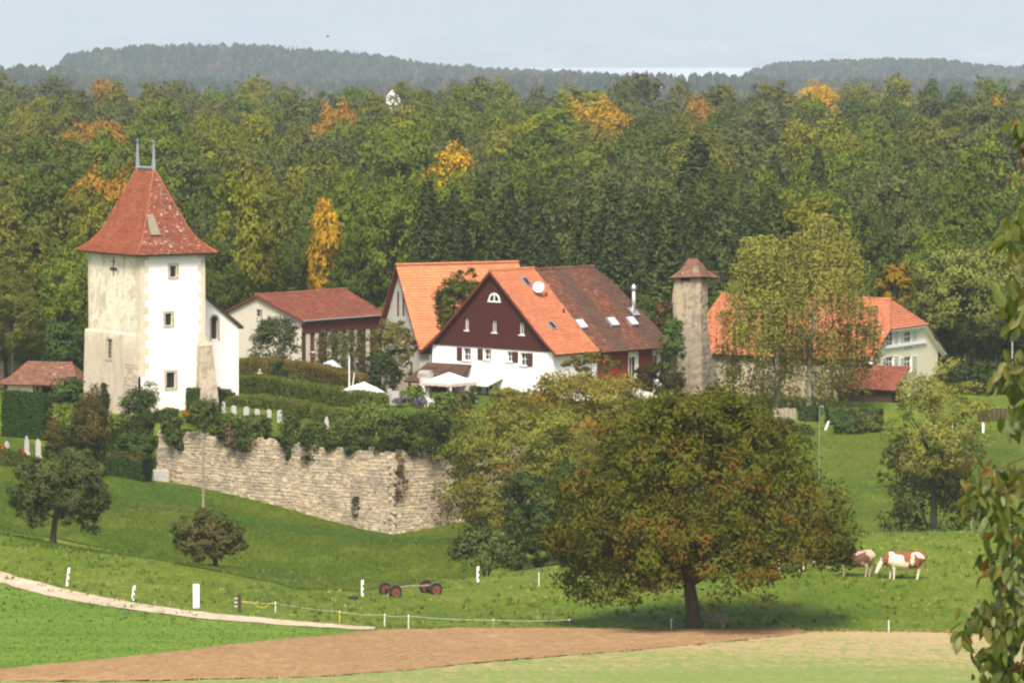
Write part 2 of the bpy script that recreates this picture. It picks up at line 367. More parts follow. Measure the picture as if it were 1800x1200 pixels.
# sheets laid on the ground: fields and the dirt road
def sheet(name, top, bot, mat, n_u, n_v, off, rag=0.0, seed=1, kind='structure', lumps=0.0, furrow=0):
    rg = np.random.default_rng(seed)
    T = np.array(top, float); B = np.array(bot, float); u = np.linspace(0, 1, n_u)
    f = lambda A: np.stack([np.interp(u, np.linspace(0, 1, len(A)), A[:, k]) for k in (0, 1)], 1)
    T, B = f(T), f(B)
    ragf = lambda: np.convolve(rg.normal(0, 1, n_u + 8), np.ones(5) / 5, 'valid')[:n_u, None] * np.array([[0.3, 1.0]]) * rag
    T = T + ragf(); B = B + ragf()
    v = np.linspace(0, 1, n_v)[:, None, None]
    P = B[None] * (1 - v) + T[None] * v
    z = gz(P[..., 0], P[..., 1]).reshape(n_v, n_u) + off + (rg.random((n_v, n_u)) * lumps if lumps else 0) + (0.035 * np.sin(np.linspace(0, 2 * pi * furrow, n_v))[:, None] if furrow else 0)
    V = np.concatenate([P, z[..., None]], -1).reshape(-1, 3)
    I = np.arange(n_u * n_v).reshape(n_v, n_u)
    Fs = np.stack([I[:-1, :-1], I[:-1, 1:], I[1:, 1:], I[1:, :-1]], -1).reshape(-1, 4)
    return tag(mk(name, V, Fs, mat, None, True, local=True), kind=kind)
def gpx(pts): return [tuple(GP(px, py)[:2]) for px, py in pts]
def dirt_mat(name, c0, c1, c2, sc, stripes=None):
    m, nt, n, l, b = new_mat(name); co = worldco(nt)
    f = noise(nt, sc, 6, 0.8, scaleco(nt, co, (1, 0.3, 1))); g = noise(nt, 0.25, 3, 0.5, co); k = noise(nt, 14, 3, 0.6, co)
    c = ramp(nt, f, [(0.32, c0), (0.5, c1), (0.7, c2)])
    c = mix(nt, math_(nt, 'MULTIPLY', step(nt, g, 0.4, 0.65), 0.3), c, c0)
    h = math_(nt, 'ADD', f, k)
    if stripes:
        w = N(nt, 'TexWave', Scale=stripes, Distortion=1.0, Detail=2); w.bands_direction = 'Y'; l.new(scaleco(nt, co, (0.12, 1, 0)), w.inputs[0])
        c = mix(nt, math_(nt, 'MULTIPLY', w.outputs['Fac'], 0.35), c, c0); h = math_(nt, 'ADD', h, w.outputs['Fac'])
    l.new(c, b.inputs['Base Color']); b.inputs['Roughness'].default_value = 0.95; b.inputs['Specular IOR Level'].default_value = 0.05
    bump(nt, b, h, 0.7, 0.06); return m
M['plough'] = dirt_mat('ploughed_earth', (0.225, 0.14, 0.07), (0.295, 0.19, 0.098), (0.375, 0.255, 0.14), 2.2, 0.35)
M['road'] = dirt_mat('gravel_track', (0.36, 0.27, 0.18), (0.52, 0.42, 0.31), (0.62, 0.53, 0.42), 1.2)
def crop_mat():
    m, nt, n, l, b = new_mat('sprouting_crop'); co = worldco(nt)
    f = noise(nt, 2.5, 6, 0.8, scaleco(nt, co, (0.9, 0.3, 1))); g = noise(nt, 0.12, 4, 0.6, scaleco(nt, co, (0.35, 1.5, 1)))
    sp = nt.nodes.new('ShaderNodeSeparateXYZ'); l.new(co, sp.inputs[0])
    # thin stand on the dry crest, denser green lower on the slope: the sowing itself
    t = math_(nt, 'ADD', math_(nt, 'DIVIDE', math_(nt, 'SUBTRACT', sp.outputs[1], 196), 26), math_(nt, 'MULTIPLY', math_(nt, 'SUBTRACT', g, 0.5), 2.6))
    f8 = noise(nt, 9, 4, 0.8, scaleco(nt, co, (1, 0.22, 1)))
    t = math_(nt, 'ADD', t, math_(nt, 'MULTIPLY', math_(nt, 'SUBTRACT', f, 0.5), 5.5)); t = math_(nt, 'ADD', t, math_(nt, 'MULTIPLY', math_(nt, 'SUBTRACT', f8, 0.45), 4.0))
    c = mix(nt, step(nt, t, -0.55, 0.75), (0.175, 0.235, 0.062), (0.38, 0.285, 0.15))
    l.new(c, b.inputs['Base Color']); b.inputs['Roughness'].default_value = 0.9; b.inputs['Specular IOR Level'].default_value = 0.05
    bump(nt, b, f, 0.6, 0.06); return m
M['crop'] = crop_mat()
def lush_mat():
    m, nt, n, l, b = new_mat('lush_field'); co = worldco(nt)
    g = noise(nt, 0.15, 4, 0.6, scaleco(nt, co, (0.5, 1.4, 1))); f = noise(nt, 4, 5, 0.75, scaleco(nt, co, (1, 0.16, 1)))
    c = ramp(nt, g, [(0.35, (0.10, 0.19, 0.018)), (0.55, (0.14, 0.225, 0.026)), (0.75, (0.21, 0.25, 0.04))])
    c = mix(nt, step(nt, f, 0.38, 0.62), mix(nt, 1.0, c, (0.66, 0.72, 0.62), 'MULTIPLY'), c)
    l.new(c, b.inputs['Base Color']); b.inputs['Roughness'].default_value = 0.85; b.inputs['Specular IOR Level'].default_value = 0.1
    bump(nt, b, f, 0.8, 0.1); return m
M['lush'] = lush_mat()
def pasture_mat(name, a, b_, c_):
    m, nt, n, l, b = new_mat(name); co = worldco(nt)
    g = noise(nt, 0.13, 4, 0.6, scaleco(nt, co, (1, 0.8, 1))); f = noise(nt, 4.5, 5, 0.75, scaleco(nt, co, (1, 0.16, 1))); h = noise(nt, 0.8, 5, 0.7, scaleco(nt, co, (1, 0.3, 1)))
    c = ramp(nt, g, [(0.33, a), (0.5, b_), (0.68, c_)]); c = mix(nt, step(nt, f, 0.36, 0.64), mix(nt, 1.0, c, (0.62, 0.68, 0.6), 'MULTIPLY'), c); c = mix(nt, math_(nt, 'MULTIPLY', step(nt, h, 0.5, 0.66), 0.45), c, tuple(x * 1.35 for x in c_))
    l.new(c, b.inputs['Base Color']); b.inputs['Roughness'].default_value = 0.85; b.inputs['Specular IOR Level'].default_value = 0.05; bump(nt, b, f, 0.8, 0.1); return m
M['hollow'] = pasture_mat('hollow_pasture', (0.056, 0.092, 0.008), (0.076, 0.108, 0.010), (0.098, 0.118, 0.014))
M['slope'] = pasture_mat('slope_pasture', (0.062, 0.100, 0.010), (0.084, 0.122, 0.013), (0.11, 0.13, 0.018))
crest = gpx([(-60, 926), (60, 941), (200, 966), (300, 989), (380, 1004), (435, 1016), (520, 1034), (640, 1038), (760, 1022), (860, 1006)])
foot = [(x, np.interp(x, [e[0] for e in EDGE], [e[1] for e in EDGE]) - (0.9 if x > WALL_L[0] else 8)) for x in np.linspace(XPY(-60, 345), XPY(850, 330), 10)]
sheet('hollow_meadow', foot, crest, M['hollow'], 120, 60, 0.05, 0.5, 7)
sheet('churchyard_lawn', [(x, 373) for x in np.linspace(XPY(290, 373), XPY(900, 373), 8)], [(x, np.interp(x, [e[0] for e in EDGE], [e[1] for e in EDGE]) + 2.3) for x in np.linspace(XPY(290, 342), XPY(900, 335), 8)], M['slope'], 90, 60, 0.05, 0.2, 9)
sheet('slope_meadow', [(XPY(px, 352), 351) for px in (1180, 1300, 1450, 1600, 1750, 1900)], [(XPY(px, 262), 262) for px in (1180, 1300, 1450, 1600, 1750, 1900)], M['slope'], 80, 60, 0.05, 0.5, 8)
road_up = gpx([(-260, 968), (0, 1006), (100, 1034), (200, 1055), (345, 1077), (500, 1092), (660, 1104)])
road_dn = gpx([(-260, 986), (0, 1026), (100, 1051), (200, 1069), (345, 1089), (500, 1101), (655, 1109)])
field_dn = gpx([(-260, 1205), (0, 1178), (150, 1163), (300, 1148), (430, 1134), (560, 1119), (655, 1110)])
sheet('lush_field', road_dn, field_dn, M['lush'], 120, 40, 0.045, 0.25, 2)
sheet('dirt_road', road_up, road_dn, M['road'], 160, 6, 0.07, 0.22, 3)
br_top = gpx([(-260, 1207), (0, 1180), (300, 1150), (560, 1121), (660, 1110), (800, 1107), (1000, 1107), (1225, 1109), (1400, 1110)])
br_bot = [(-40, 172)] + gpx([(0, 1199.5), (300, 1199), (560, 1192), (700, 1181), (900, 1163), (1100, 1146), (1300, 1128), (1420, 1114)])
br_bot = [tuple(np.array(br_top[0]) + (-2, -8))] + br_bot[1:]
sheet('ploughed_field', br_top, br_bot, M['plough'], 130, 200, 0.065, 0.6, 4, lumps=0.04, furrow=42)
cr_top = [(-46, 160)] + gpx([(0, 1199.5), (300, 1199), (560, 1191), (700, 1180), (900, 1162), (1100, 1145), (1300, 1127), (1420, 1112), (1600, 1112), (1800, 1120)]) + [(40, 207)]
cr_bot = [(x, 118) for x in np.linspace(-40, 40, len(cr_top))]
sheet('crop_field', cr_top, cr_bot, M['crop'], 200, 70, 0.045, 0.3, 5, lumps=0.03)

# ------------------------------------------------------------------ far country: lake, wooded hills, opposite slope, haze
m, nt, n, l, b = new_mat('lake_glare'); b.inputs['Base Color'].default_value = (0.9, 0.92, 0.93, 1); b.inputs['Roughness'].default_value = 0.5  # near-white base colour stands in for glare and glitter on the water
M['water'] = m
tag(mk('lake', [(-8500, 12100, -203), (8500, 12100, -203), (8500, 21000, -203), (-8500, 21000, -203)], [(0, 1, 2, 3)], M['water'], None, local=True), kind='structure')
def mountain_mat():
    m, nt, n, l, b = new_mat('opposite_slope'); co = worldco(nt)
    f = noise(nt, 0.0012, 6, 0.6, co); v = N(nt, 'TexVoronoi', Scale=0.006); l.new(scaleco(nt, co, (1, 0.3, 2.0)), v.inputs['Vector'])
    c = ramp(nt, f, [(0.35, (0.02, 0.035, 0.02)), (0.55, (0.05, 0.07, 0.03)), (0.7, (0.14, 0.15, 0.06))])
    sp = nt.nodes.new('ShaderNodeSeparateXYZ'); l.new(co, sp.inputs[0])
    fields = math_(nt, 'MULTIPLY', step(nt, v.outputs['Color'], 0.45, 0.6), step(nt, sp.outputs[2], 40, -90))
    c = mix(nt, math_(nt, 'MULTIPLY', fields, 0.5), c, (0.3, 0.28, 0.14))
    d = N(nt, 'TexVoronoi', Scale=0.02); l.new(co, d.inputs['Vector'])
    town = math_(nt, 'MULTIPLY', step(nt, noise(nt, 0.0011, 3, 0.5, scaleco(nt, co, (1, 0.2, 1))), 0.50, 0.62), step(nt, d.outputs['Distance'], 0.42, 0.22))
    town = math_(nt, 'MULTIPLY', town, step(nt, sp.outputs[2], -70, -130))
    c = mix(nt, town, c, (0.95, 0.9, 0.85))
    l.new(c, b.inputs['Base Color']); b.inputs['Roughness'].default_value = 1.0; b.inputs['Specular IOR Level'].default_value = 0; return m
xm = np.linspace(-9000, 9000, 90); tm = np.linspace(0, 1, 40); XM, TM = np.meshgrid(xm, tm)
YM = 20300 + TM * 9000 + 200 * np.sin(XM * 0.0015)
ZM = -207 + 130 * TM ** 0.8 + 620 * np.clip(TM - 0.2, 0, 1) ** 1.2 + (20 * np.sin(XM * 0.0023 + 3 * TM) + 35 * np.sin(XM * 0.001 + 1)) * TM
I = np.arange(XM.size).reshape(XM.shape)
tag(mk('mountain', np.stack([XM, YM, ZM], -1).reshape(-1, 3), np.stack([I[:-1, :-1], I[:-1, 1:], I[1:, 1:], I[1:, :-1]], -1).reshape(-1, 4), mountain_mat(), None, True, local=True), kind='structure')

def far_tree_mat():
    m, nt, n, l, b = new_mat('far_wood'); t = N(nt, 'Attribute', attribute_name='tone')
    l.new(ramp(nt, t.outputs['Fac'], [(0, (0.012, 0.022, 0.016)), (0.5, (0.022, 0.035, 0.018)), (0.85, (0.04, 0.046, 0.02)), (1, (0.085, 0.055, 0.025))]), b.inputs['Base Color'])
    b.inputs['Roughness'].default_value = 0.9; b.inputs['Specular IOR Level'].default_value = 0.1; return m
M['far_tree'] = far_tree_mat()
def far_wood(name, label, sky_px, Y, depth, base, n, seed, conif=0.5, hmin=11, hmax=19, drop=15):
    """a wooded rise whose bare crest follows the skyline sky_px, trees standing on it"""
    rg = np.random.default_rng(seed); S = np.array(sky_px, float)
    X0 = (S[:, 0] - 900) / F_PX * Y; ZC = -(S[:, 1] - Y_EYE) / F_PX * Y - drop
    crest = lambda x: np.interp(x, X0, ZC)
    prof = lambda t: np.where(t < 0, smooth01(1 + t), smooth01(1 - t * 0.9))
    hz = lambda x, t: base + (crest(x) - base) * prof(t)
    x = np.linspace(X0[0], X0[-1], 80); t = np.linspace(-1, 1.1, 24); XX, TT = np.meshgrid(x, t)
    V = np.stack([XX, Y + TT * depth, hz(XX, TT)], -1).reshape(-1, 3); I = np.arange(XX.size).reshape(XX.shape)
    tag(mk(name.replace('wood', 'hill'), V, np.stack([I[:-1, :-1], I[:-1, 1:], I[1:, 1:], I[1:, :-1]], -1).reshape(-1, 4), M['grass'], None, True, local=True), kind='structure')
    tx = rg.uniform(X0[0], X0[-1], n); tt = rg.uniform(-1, 0.25, n); tt[: n // 5] = rg.uniform(-0.06, 0.04, n // 5)
    h = rg.uniform(hmin, hmax, n); con = rg.random(n) < conif; r = np.where(con, h * 0.17, h * 0.33) * rg.uniform(0.8, 1.25, n)
    z = hz(tx, tt); k = 6
    rings = np.where(con[:, None, None], np.array([[[0.10, 0.9], [0.40, 0.62], [0.74, 0.28], [1.0, 0.02]]]), np.array([[[0.12, 0.75], [0.45, 1.0], [0.8, 0.72], [1.0, 0.12]]]))
    a = np.linspace(0, 2 * pi, k, endpoint=False)
    jit = rg.uniform(0.72, 1.28, (n, 4, k)); ang = a[None, None] + rg.uniform(0, 6, (n, 1, 1))
    R = r[:, None, None] * rings[:, :, 1][:, :, None] * jit
    Vt = np.stack([tx[:, None, None] + R * np.cos(ang), (Y + tt * depth)[:, None, None] + R * np.sin(ang), z[:, None, None] + h[:, None, None] * rings[:, :, 0][:, :, None] + r[:, None, None] * rg.uniform(-0.12, 0.12, (n, 4, k))], -1)
    q = np.array([(i * k + j, i * k + (j + 1) % k, (i + 1) * k + (j + 1) % k, (i + 1) * k + j) for i in range(3) for j in range(k)])
    Fv = (np.arange(n)[:, None, None] * 4 * k + q[None]).reshape(-1, 4)
    tone = np.where(con, rg.uniform(0, 0.45, n), rg.uniform(0.25, 0.92, n)); tone[rg.random(n) < 0.03] = 1.0
    tf = np.clip(np.repeat(tone, len(q)) + rg.uniform(-0.12, 0.12, n * len(q)), 0, 1)
    o = mk(name, Vt.reshape(-1, 3), Fv, M['far_tree'], None, True, {'tone': tf}, local=True)
    tag(o, label, 'forest', None, 'stuff')
far_wood('far_wood', 'long blue hazy wooded hill with ragged conifers on its crest', [(100, 175), (116, 100), (150, 93), (230, 84), (370, 80), (440, 82), (560, 90), (640, 97), (700, 105), (770, 117), (830, 118), (900, 126), (1000, 128), (1060, 133), (1120, 150)], 4500, 150, -82, 4000, 11, 0.6, 7, 15, 11)
far_wood('far_wood', 'low dark blue wooded rise in haze just above the forest skyline', [(-160, 122), (0, 124), (110, 124), (140, 138), (330, 146), (560, 150), (760, 145), (900, 140), (1000, 136), (1150, 137), (1300, 138), (1420, 146), (1700, 146), (2000, 146)], 3300, 170, -82, 3600, 12, 0.35, 6, 12, 7)
far_wood('far_wood', 'rounded blue wooded hill in haze at the right', [(1285, 150), (1320, 124), (1370, 112), (1460, 107), (1560, 105), (1660, 106), (1710, 114), (1760, 119), (1850, 116), (2000, 110)], 4800, 140, -84, 2200, 13, 0.25, 7, 12, 9)
# air
hz = MB(); hz.box((0, 14800, 195), (18600, 30400, 806))
hzo = hz.build('haze', None, None, local=True); tag(hzo, kind='stuff')
m = bpy.data.materials.new('haze_air'); m.use_nodes = True; nt = m.node_tree; nt.nodes.clear()
out = nt.nodes.new('ShaderNodeOutputMaterial'); pv = nt.nodes.new('ShaderNodeVolumePrincipled')
pv.inputs['Color'].default_value = (0.63, 0.735, 0.83, 1); pv.inputs['Density'].default_value = 1.1e-4; pv.inputs['Anisotropy'].default_value = 0.0
nt.links.new(pv.outputs[0], out.inputs['Volume']); hzo.data.materials.append(m)

# ------------------------------------------------------------------ vegetation builders
def unit(v): return v / (np.linalg.norm(v, axis=-1, keepdims=True) + 1e-9)
def leaf_quads(rg, C, Nn, L, aspect=0.5):
    n = len(C); t = unit(np.cross(Nn, unit(rg.normal(size=(n, 3))))); b = np.cross(Nn, t)
    L = np.asarray(L)[:, None] if np.ndim(L) else L
    dr = Nn * L * 0.18
    V = np.stack([C - t * L, C - b * L * aspect - dr, C + t * L, C + b * L * aspect - dr], 1).reshape(-1, 3)
    return V, np.arange(4 * n).reshape(n, 4)
def crown_data(rg, clumps, n, size, up=0.35, center=None, aspect=0.5, droop=0.0, fill=0.55, rand=0.7, flat=1.0):
    """clumps: (k,4) centre and radius; leaves sit in the outer part of each clump"""
    cl = np.asarray(clumps, float); k = len(cl); nt_w = 15
    p = cl[:, 3] ** 2; p /= p.sum(); i = rg.choice(k, n, p=p); j = rg.integers(nt_w, size=n)
    c0 = cl[:, :3].mean(0) if center is None else np.asarray(center)
    outc = unit(cl[:, :3] - c0)
    ut = unit(rg.normal(size=(k, nt_w, 3)) + outc[:, None] * 0.6 + np.array([0, 0, up]))           # twigs of each clump
    rt = np.where(rg.random((k, nt_w)) < 0.7, fill + (1 - fill) * rg.random((k, nt_w)) ** 0.6, rg.random((k, nt_w)) ** 0.45 * 1.2)
    off = rg.normal(size=(n, 3)) * np.array([0.185, 0.185, 0.14])
    u = ut[i, j]; P = cl[i, :3] + (u * rt[i, j][:, None] + off) * cl[i, 3:4] * np.array([1, 1, flat])
    if droop: P[:, 2] -= droop * rg.random(n) ** 2 * cl[i, 3]
    Nn = unit(u * 0.8 + np.array([0, 0, 0.35]) + rg.normal(size=(n, 3)) * rand)
    V, Fq = leaf_quads(rg, P, Nn, size * rg.uniform(0.65, 1.35, n), aspect)
    ct = rg.normal(0.5, 0.07, (k, 1)) + rg.normal(0, 0.09, (k, nt_w)); cw = rg.random((k, 1)) * 0.7 + rg.random((k, nt_w)) * 0.3
    tone = np.clip(ct[i, j] + rg.normal(0, 0.07, n), 0, 1); warm = np.clip(cw[i, j] * 0.9 + rg.random(n) * 0.15 - 0.02, 0, 1)
    return V, Fq, {'tone': tone, 'warmth': warm, '_n': unit(u * 0.5 + outc[i] * 0.5 + unit(off) * 0.45 + Nn * 0.2 + np.array([0, 0, 0.32]))}
def ellipsoid_clumps(rg, n, R, c, rmin=0.17, rmax=0.30, low=-0.75, shell=0.55, taper=0.0):
    """clump centres spread through the outer part of an ellipsoid; taper narrows it towards the top"""
    R = np.asarray(R, float); u = unit(rg.normal(size=(n * 3, 3))); u = u[u[:, 2] > low][:n]
    f = shell + (1 - shell) * rg.random(len(u)) ** 0.7
    r = rg.uniform(rmin, rmax, len(u)) * R.min()
    P = u * f[:, None] * (R - r[:, None] * 0.7)
    if taper: P[:, :2] *= (1 - taper * np.clip(P[:, 2:3] / R[2], -0.3, 1))
    return np.concatenate([P + np.asarray(c), r[:, None]], 1)
def join(parts):
    V, Fc, A = [], [], {}; n = 0
    for v, f, a in parts:
        V.append(v); Fc.append(np.asarray(f) + n); n += len(v)
        for k in a: A.setdefault(k, []).append(a[k])
    return np.concatenate(V), np.concatenate(Fc), {k: np.concatenate(a) for k, a in A.items()}
def limbs(rg, base, trunk_top, r0, targets, k=6, wob=0.15):
    m = MB(); base = np.array(base, float); top = np.array(trunk_top, float)
    pts = [base + (top - base) * t + np.r_[rg.normal(0, wob * r0, 2), 0] for t in np.linspace(0, 1, 5)]; pts[0] = base - np.array([0, 0, 0.3])
    m.tube(pts, [r0 * 1.35, r0 * 0.98, r0 * 0.88, r0 * 0.8, r0 * 0.62], 9)
    for t in targets:
        t = np.asarray(t, float); s = top - (top - base) * rg.uniform(0.0, 0.3)
        mid = s + (t - s) * 0.5 + np.array([0, 0, 0.12 * np.linalg.norm(t - s)]) * rg.uniform(-0.2, 1) + rg.normal(0, 0.04, 3) * np.linalg.norm(t - s)
        m.tube([s, s + (mid - s) * 0.55, mid, t], [r0 * 0.45, r0 * 0.33, r0 * 0.22, r0 * 0.05], 6)
    return m
def tree_thing(name, label, loc, cd, wood, leafm, color, barkm='bark', group=None, rz=0.0, cat='tree'):
    t = thing(name, label, cat, loc, rz, group)
    c = link('crown', mesh_np('crown', cd[0], cd[1], M[leafm], False, cd[2]), t); c.color = (color[0] * 1.15, color[1] * 1.12, color[2], 1)
    if wood is not None: link('trunk', mesh_np('trunk', wood.V, wood.F, M[barkm], True), t)
    return t
def bush(name, label, px, py_top, py_bot, w_px, Y, color, leafm='leaf_plain', n=2500, size=0.11, seed=0, shape=(1, 1, 1), clumps=26, cat='bush', group=None, low=-0.6, stems=True, zb=None, taper=0.0, rand=0.7):
    rg = np.random.default_rng(seed + int(px * 7)); top = PY(px, py_top, Y); bot = PY(px, py_bot, Y)
    H = top[2] - bot[2]; W = w_px / F_PX * Y
    base = np.array([bot[0], Y, bot[2]]); 
    r_ = rg.uniform(0.16, 0.30, clumps) * min(W, H * 1.2) * 0.8; f_ = rg.random(clumps) ** 0.8
    zc = np.clip(H * f_, r_ * 0.5, H - r_ * 0.75); Rz = np.sqrt(np.clip(1 - (np.maximum(0, zc / H - 0.35) / 0.68) ** 2, 0.02, 1)) * np.where(zc < 0.2 * H, 0.9, 1.0) * (1 - taper * zc / H)
    a_ = rg.uniform(0, 2 * pi, clumps); q_ = np.sqrt(rg.uniform(0.12, 1, clumps)) * np.maximum(0.02, Rz * W / 2 - r_ * 0.6)
    cl = np.stack([q_ * np.cos(a_), q_ * np.sin(a_) * shape[1], zc, r_], 1)
    cd = crown_data(rg, cl, int(n * 0.74), size * 1.08, rand=rand)
    gzz = min(g1(base[0], Y), bot[2])
    wood = None
    if stems:
        wood = MB()
        for k in range(5):
            a = rg.uniform(0, 6.28); r = W * 0.22
            wood.tube([(0.05 * cos(a), 0.05 * sin(a), gzz - bot[2] - 0.1), (r * 0.5 * cos(a), r * 0.5 * sin(a), H * 0.35), (r * cos(a), r * sin(a), H * 0.75)], [0.05, 0.035, 0.012], 5)
    t = thing(name, label, cat, base, 0.0, group)
    c = link('foliage', mesh_np('foliage', cd[0], cd[1], M[leafm], False, cd[2]), t); c.color = (color[0] * 1.2, color[1] * 1.15, color[2], 1)
    if wood: link('stem', mesh_np('stem', wood.V, wood.F, M['bark'], True), t)
    return t
def hedge(name, label, pts, width, color, leafm='leaf_plain', n_per=420, size=0.085, seed=0, cat='hedge', rough=0.12, top_color=None, group=None):
    """pts: (x, y, z_bottom, z_top) along the hedge"""
    rg = np.random.default_rng(seed); P = np.array(pts, float); parts = []
    core = MB()
    for a, b_ in zip(P[:-1], P[1:]):
        d = b_[:2] - a[:2]; Ls = np.linalg.norm(d); d /= Ls; nrm = np.array([-d[1], d[0]])
        hgt = max(a[3] - a[2], b_[3] - b_[2]); n = int(n_per * 0.75 * Ls * (2 * hgt + width))
        u = rg.random(n); side = rg.random(n) * (2 * hgt + width)
        base = a + (b_ - a) * u[:, None]; wv = width / 2
        on_f = side < hgt; on_b = (side >= hgt) & (side < 2 * hgt)
        q = np.where(on_f, -wv, np.where(on_b, wv, (side - 2 * hgt) - wv))
        v = np.where(on_f, side / hgt, np.where(on_b, (side - hgt) / hgt, 1.0))
        lumps = 0.5 * np.sin(u * Ls * 2.1 + seed) + 0.5 * np.sin(u * Ls * 5.3 + v * 4 + 2 * seed)
        zt = base[:, 2] + (base[:, 3] - base[:, 2]) * v
        o = 1 + 0.0 * u
        pos = np.stack([base[:, 0] + nrm[0] * q, base[:, 1] + nrm[1] * q, zt], 1)
        N0 = np.where((on_f | on_b)[:, None], np.c_[nrm[0] * np.sign(q), nrm[1] * np.sign(q), 0 * q + 0.25], np.array([0, 0, 1.0]))
        pos = pos + N0 * (lumps * rough + rg.normal(0, 0.07, n))[:, None]
        V, Fq = leaf_quads(rg, pos, unit(N0 + rg.normal(size=(n, 3)) * 0.55), size * rg.uniform(0.6, 1.4, n))
        tone = np.clip(0.45 + 0.12 * lumps + rg.normal(0, 0.17, n), 0, 1)
        parts.append((V, Fq, {'tone': tone, 'warmth': np.clip(rg.random(n) * 0.6 + 0.36 * (v > 0.86), 0, 1), '_n': unit(N0 + rg.normal(size=(n, 3)) * 0.25)}))
        w2 = wv - 0.2
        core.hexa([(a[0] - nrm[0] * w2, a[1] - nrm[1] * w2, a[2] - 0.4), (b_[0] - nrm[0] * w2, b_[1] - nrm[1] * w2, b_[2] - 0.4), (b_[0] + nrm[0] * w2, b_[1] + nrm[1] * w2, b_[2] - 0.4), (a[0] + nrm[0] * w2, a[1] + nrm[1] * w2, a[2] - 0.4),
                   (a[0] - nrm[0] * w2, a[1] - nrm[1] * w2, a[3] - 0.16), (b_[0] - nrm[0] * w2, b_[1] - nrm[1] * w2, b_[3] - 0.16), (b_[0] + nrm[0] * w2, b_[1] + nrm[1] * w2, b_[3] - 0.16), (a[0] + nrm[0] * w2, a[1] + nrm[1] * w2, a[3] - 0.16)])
    for e, sgn in ((P[0], -1), (P[-1], 1)):            # leafy ends
        d = (P[1] - P[0] if sgn < 0 else P[-1] - P[-2])[:2]; d = d / np.linalg.norm(d) * sgn; nrm = np.array([-d[1], d[0]]); hgt = e[3] - e[2]; n = int(n_per * hgt * width * 1.3) + 30
        q = rg.uniform(-0.5, 0.5, n) * width; zz = e[2] + hgt * rg.random(n); k_ = rg.normal(0, 0.08, n) + 0.05
        pos = np.stack([e[0] + nrm[0] * q + d[0] * k_, e[1] + nrm[1] * q + d[1] * k_, zz], 1)
        V, Fq = leaf_quads(rg, pos, unit(np.array([d[0], d[1], 0.3]) + rg.normal(size=(n, 3)) * 0.5), size * rg.uniform(0.6, 1.4, n)); parts.append((V, Fq, {'tone': np.clip(rg.normal(0.45, 0.17, n), 0, 1), 'warmth': rg.random(n) * 0.6, '_n': unit(np.array([d[0], d[1], 0.3]) + rg.normal(size=(n, 3)) * 0.25)}))
    V, Fq, A = join(parts)
    t = thing(name, label, cat, (P[:, 0].mean(), P[:, 1].mean(), P[:, 2].min()), 0.0, group)
    f = mk('foliage', V, Fq, M[leafm], t, False, A); f.color = (*color, 1)
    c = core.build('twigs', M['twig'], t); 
    return t
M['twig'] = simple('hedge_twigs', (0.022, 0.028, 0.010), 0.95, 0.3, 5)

# ------------------------------------------------------------------ building helpers
def wall_face(mp, u0, u1, zb, top, holes=()):
    """vertical wall; top: [(u,z)...] polyline; holes: (ua,ub,za,zb,depth). Returns V,F with reveals"""
    T = np.array(top, float); tz = lambda u: float(np.interp(u, T[:, 0], T[:, 1]))
    cuts = sorted({u0, u1, *[t[0] for t in top if u0 < t[0] < u1], *[h[0] for h in holes], *[h[1] for h in holes]})
    V, Fc = [], []
    def quad(*p): Fc.append(tuple(range(len(V), len(V) + 4))); V.extend(mp(*q) for q in p)
    for a, b_ in zip(cuts[:-1], cuts[1:]):
        m = (a + b_) / 2; hs = sorted([h for h in holes if h[0] < m < h[1]], key=lambda h: h[2]); lo = zb
        for h in hs:
            quad((a, 0, lo), (b_, 0, lo), (b_, 0, h[2]), (a, 0, h[2])); lo = h[3]
        quad((a, 0, lo), (b_, 0, lo), (b_, 0, tz(b_)), (a, 0, tz(a)))
    for (a, b_, c, d, e) in holes:
        quad((a, 0, c), (a, e, c), (a, e, d), (a, 0, d)); quad((b_, e, c), (b_, 0, c), (b_, 0, d), (b_, e, d))
        quad((a, 0, c), (b_, 0, c), (b_, e, c), (a, e, c)); quad((a, e, d), (b_, e, d), (b_, 0, d), (a, 0, d))
        quad((a, e, c), (b_, e, c), (b_, e, d), (a, e, d))
    return V, Fc
def mbox(m, mp, u0, u1, d0, d1, z0, z1):          # box in a wall's own coordinates; d grows inwards
    m.hexa([mp(u0, d0, z0), mp(u1, d0, z0), mp(u1, d1, z0), mp(u0, d1, z0), mp(u0, d0, z1), mp(u1, d0, z1), mp(u1, d1, z1), mp(u0, d1, z1)]); return m
def window(parent, mp, ua, ub, za, zb, depth, nv=1, nh=1, fm='white', bar=0.045, sill=None, glass='glass'):
    m = MB(); d = depth
    for (a, b_, c, e) in ((ua, ua + bar, za, zb), (ub - bar, ub, za, zb), (ua + bar, ub - bar, za, za + bar), (ua + bar, ub - bar, zb - bar, zb)): mbox(m, mp, a, b_, d - 0.07, d - 0.004, c, e)
    for i in range(1, nv + 1):
        x = ua + (ub - ua) * i / (nv + 1); mbox(m, mp, x - bar * 0.45, x + bar * 0.45, d - 0.06, d - 0.006, za + bar, zb - bar)
    for i in range(1, nh + 1):
        z = za + (zb - za) * i / (nh + 1); mbox(m, mp, ua + bar, ub - bar, d - 0.055, d - 0.008, z - bar * 0.4, z + bar * 0.4)
    w = m.build('window', M[fm], parent)
    g = MB(); mbox(g, mp, ua + bar * 0.6, ub - bar * 0.6, d - 0.03, d - 0.012, za + bar * 0.6, zb - bar * 0.6); g.build('pane', M[glass], w)
    if sill:
        s = MB(); mbox(s, mp, ua - 0.08, ub + 0.08, -0.07, 0.05, za - 0.10, za - 0.012); s.build('sill', M[sill], w)
    return w
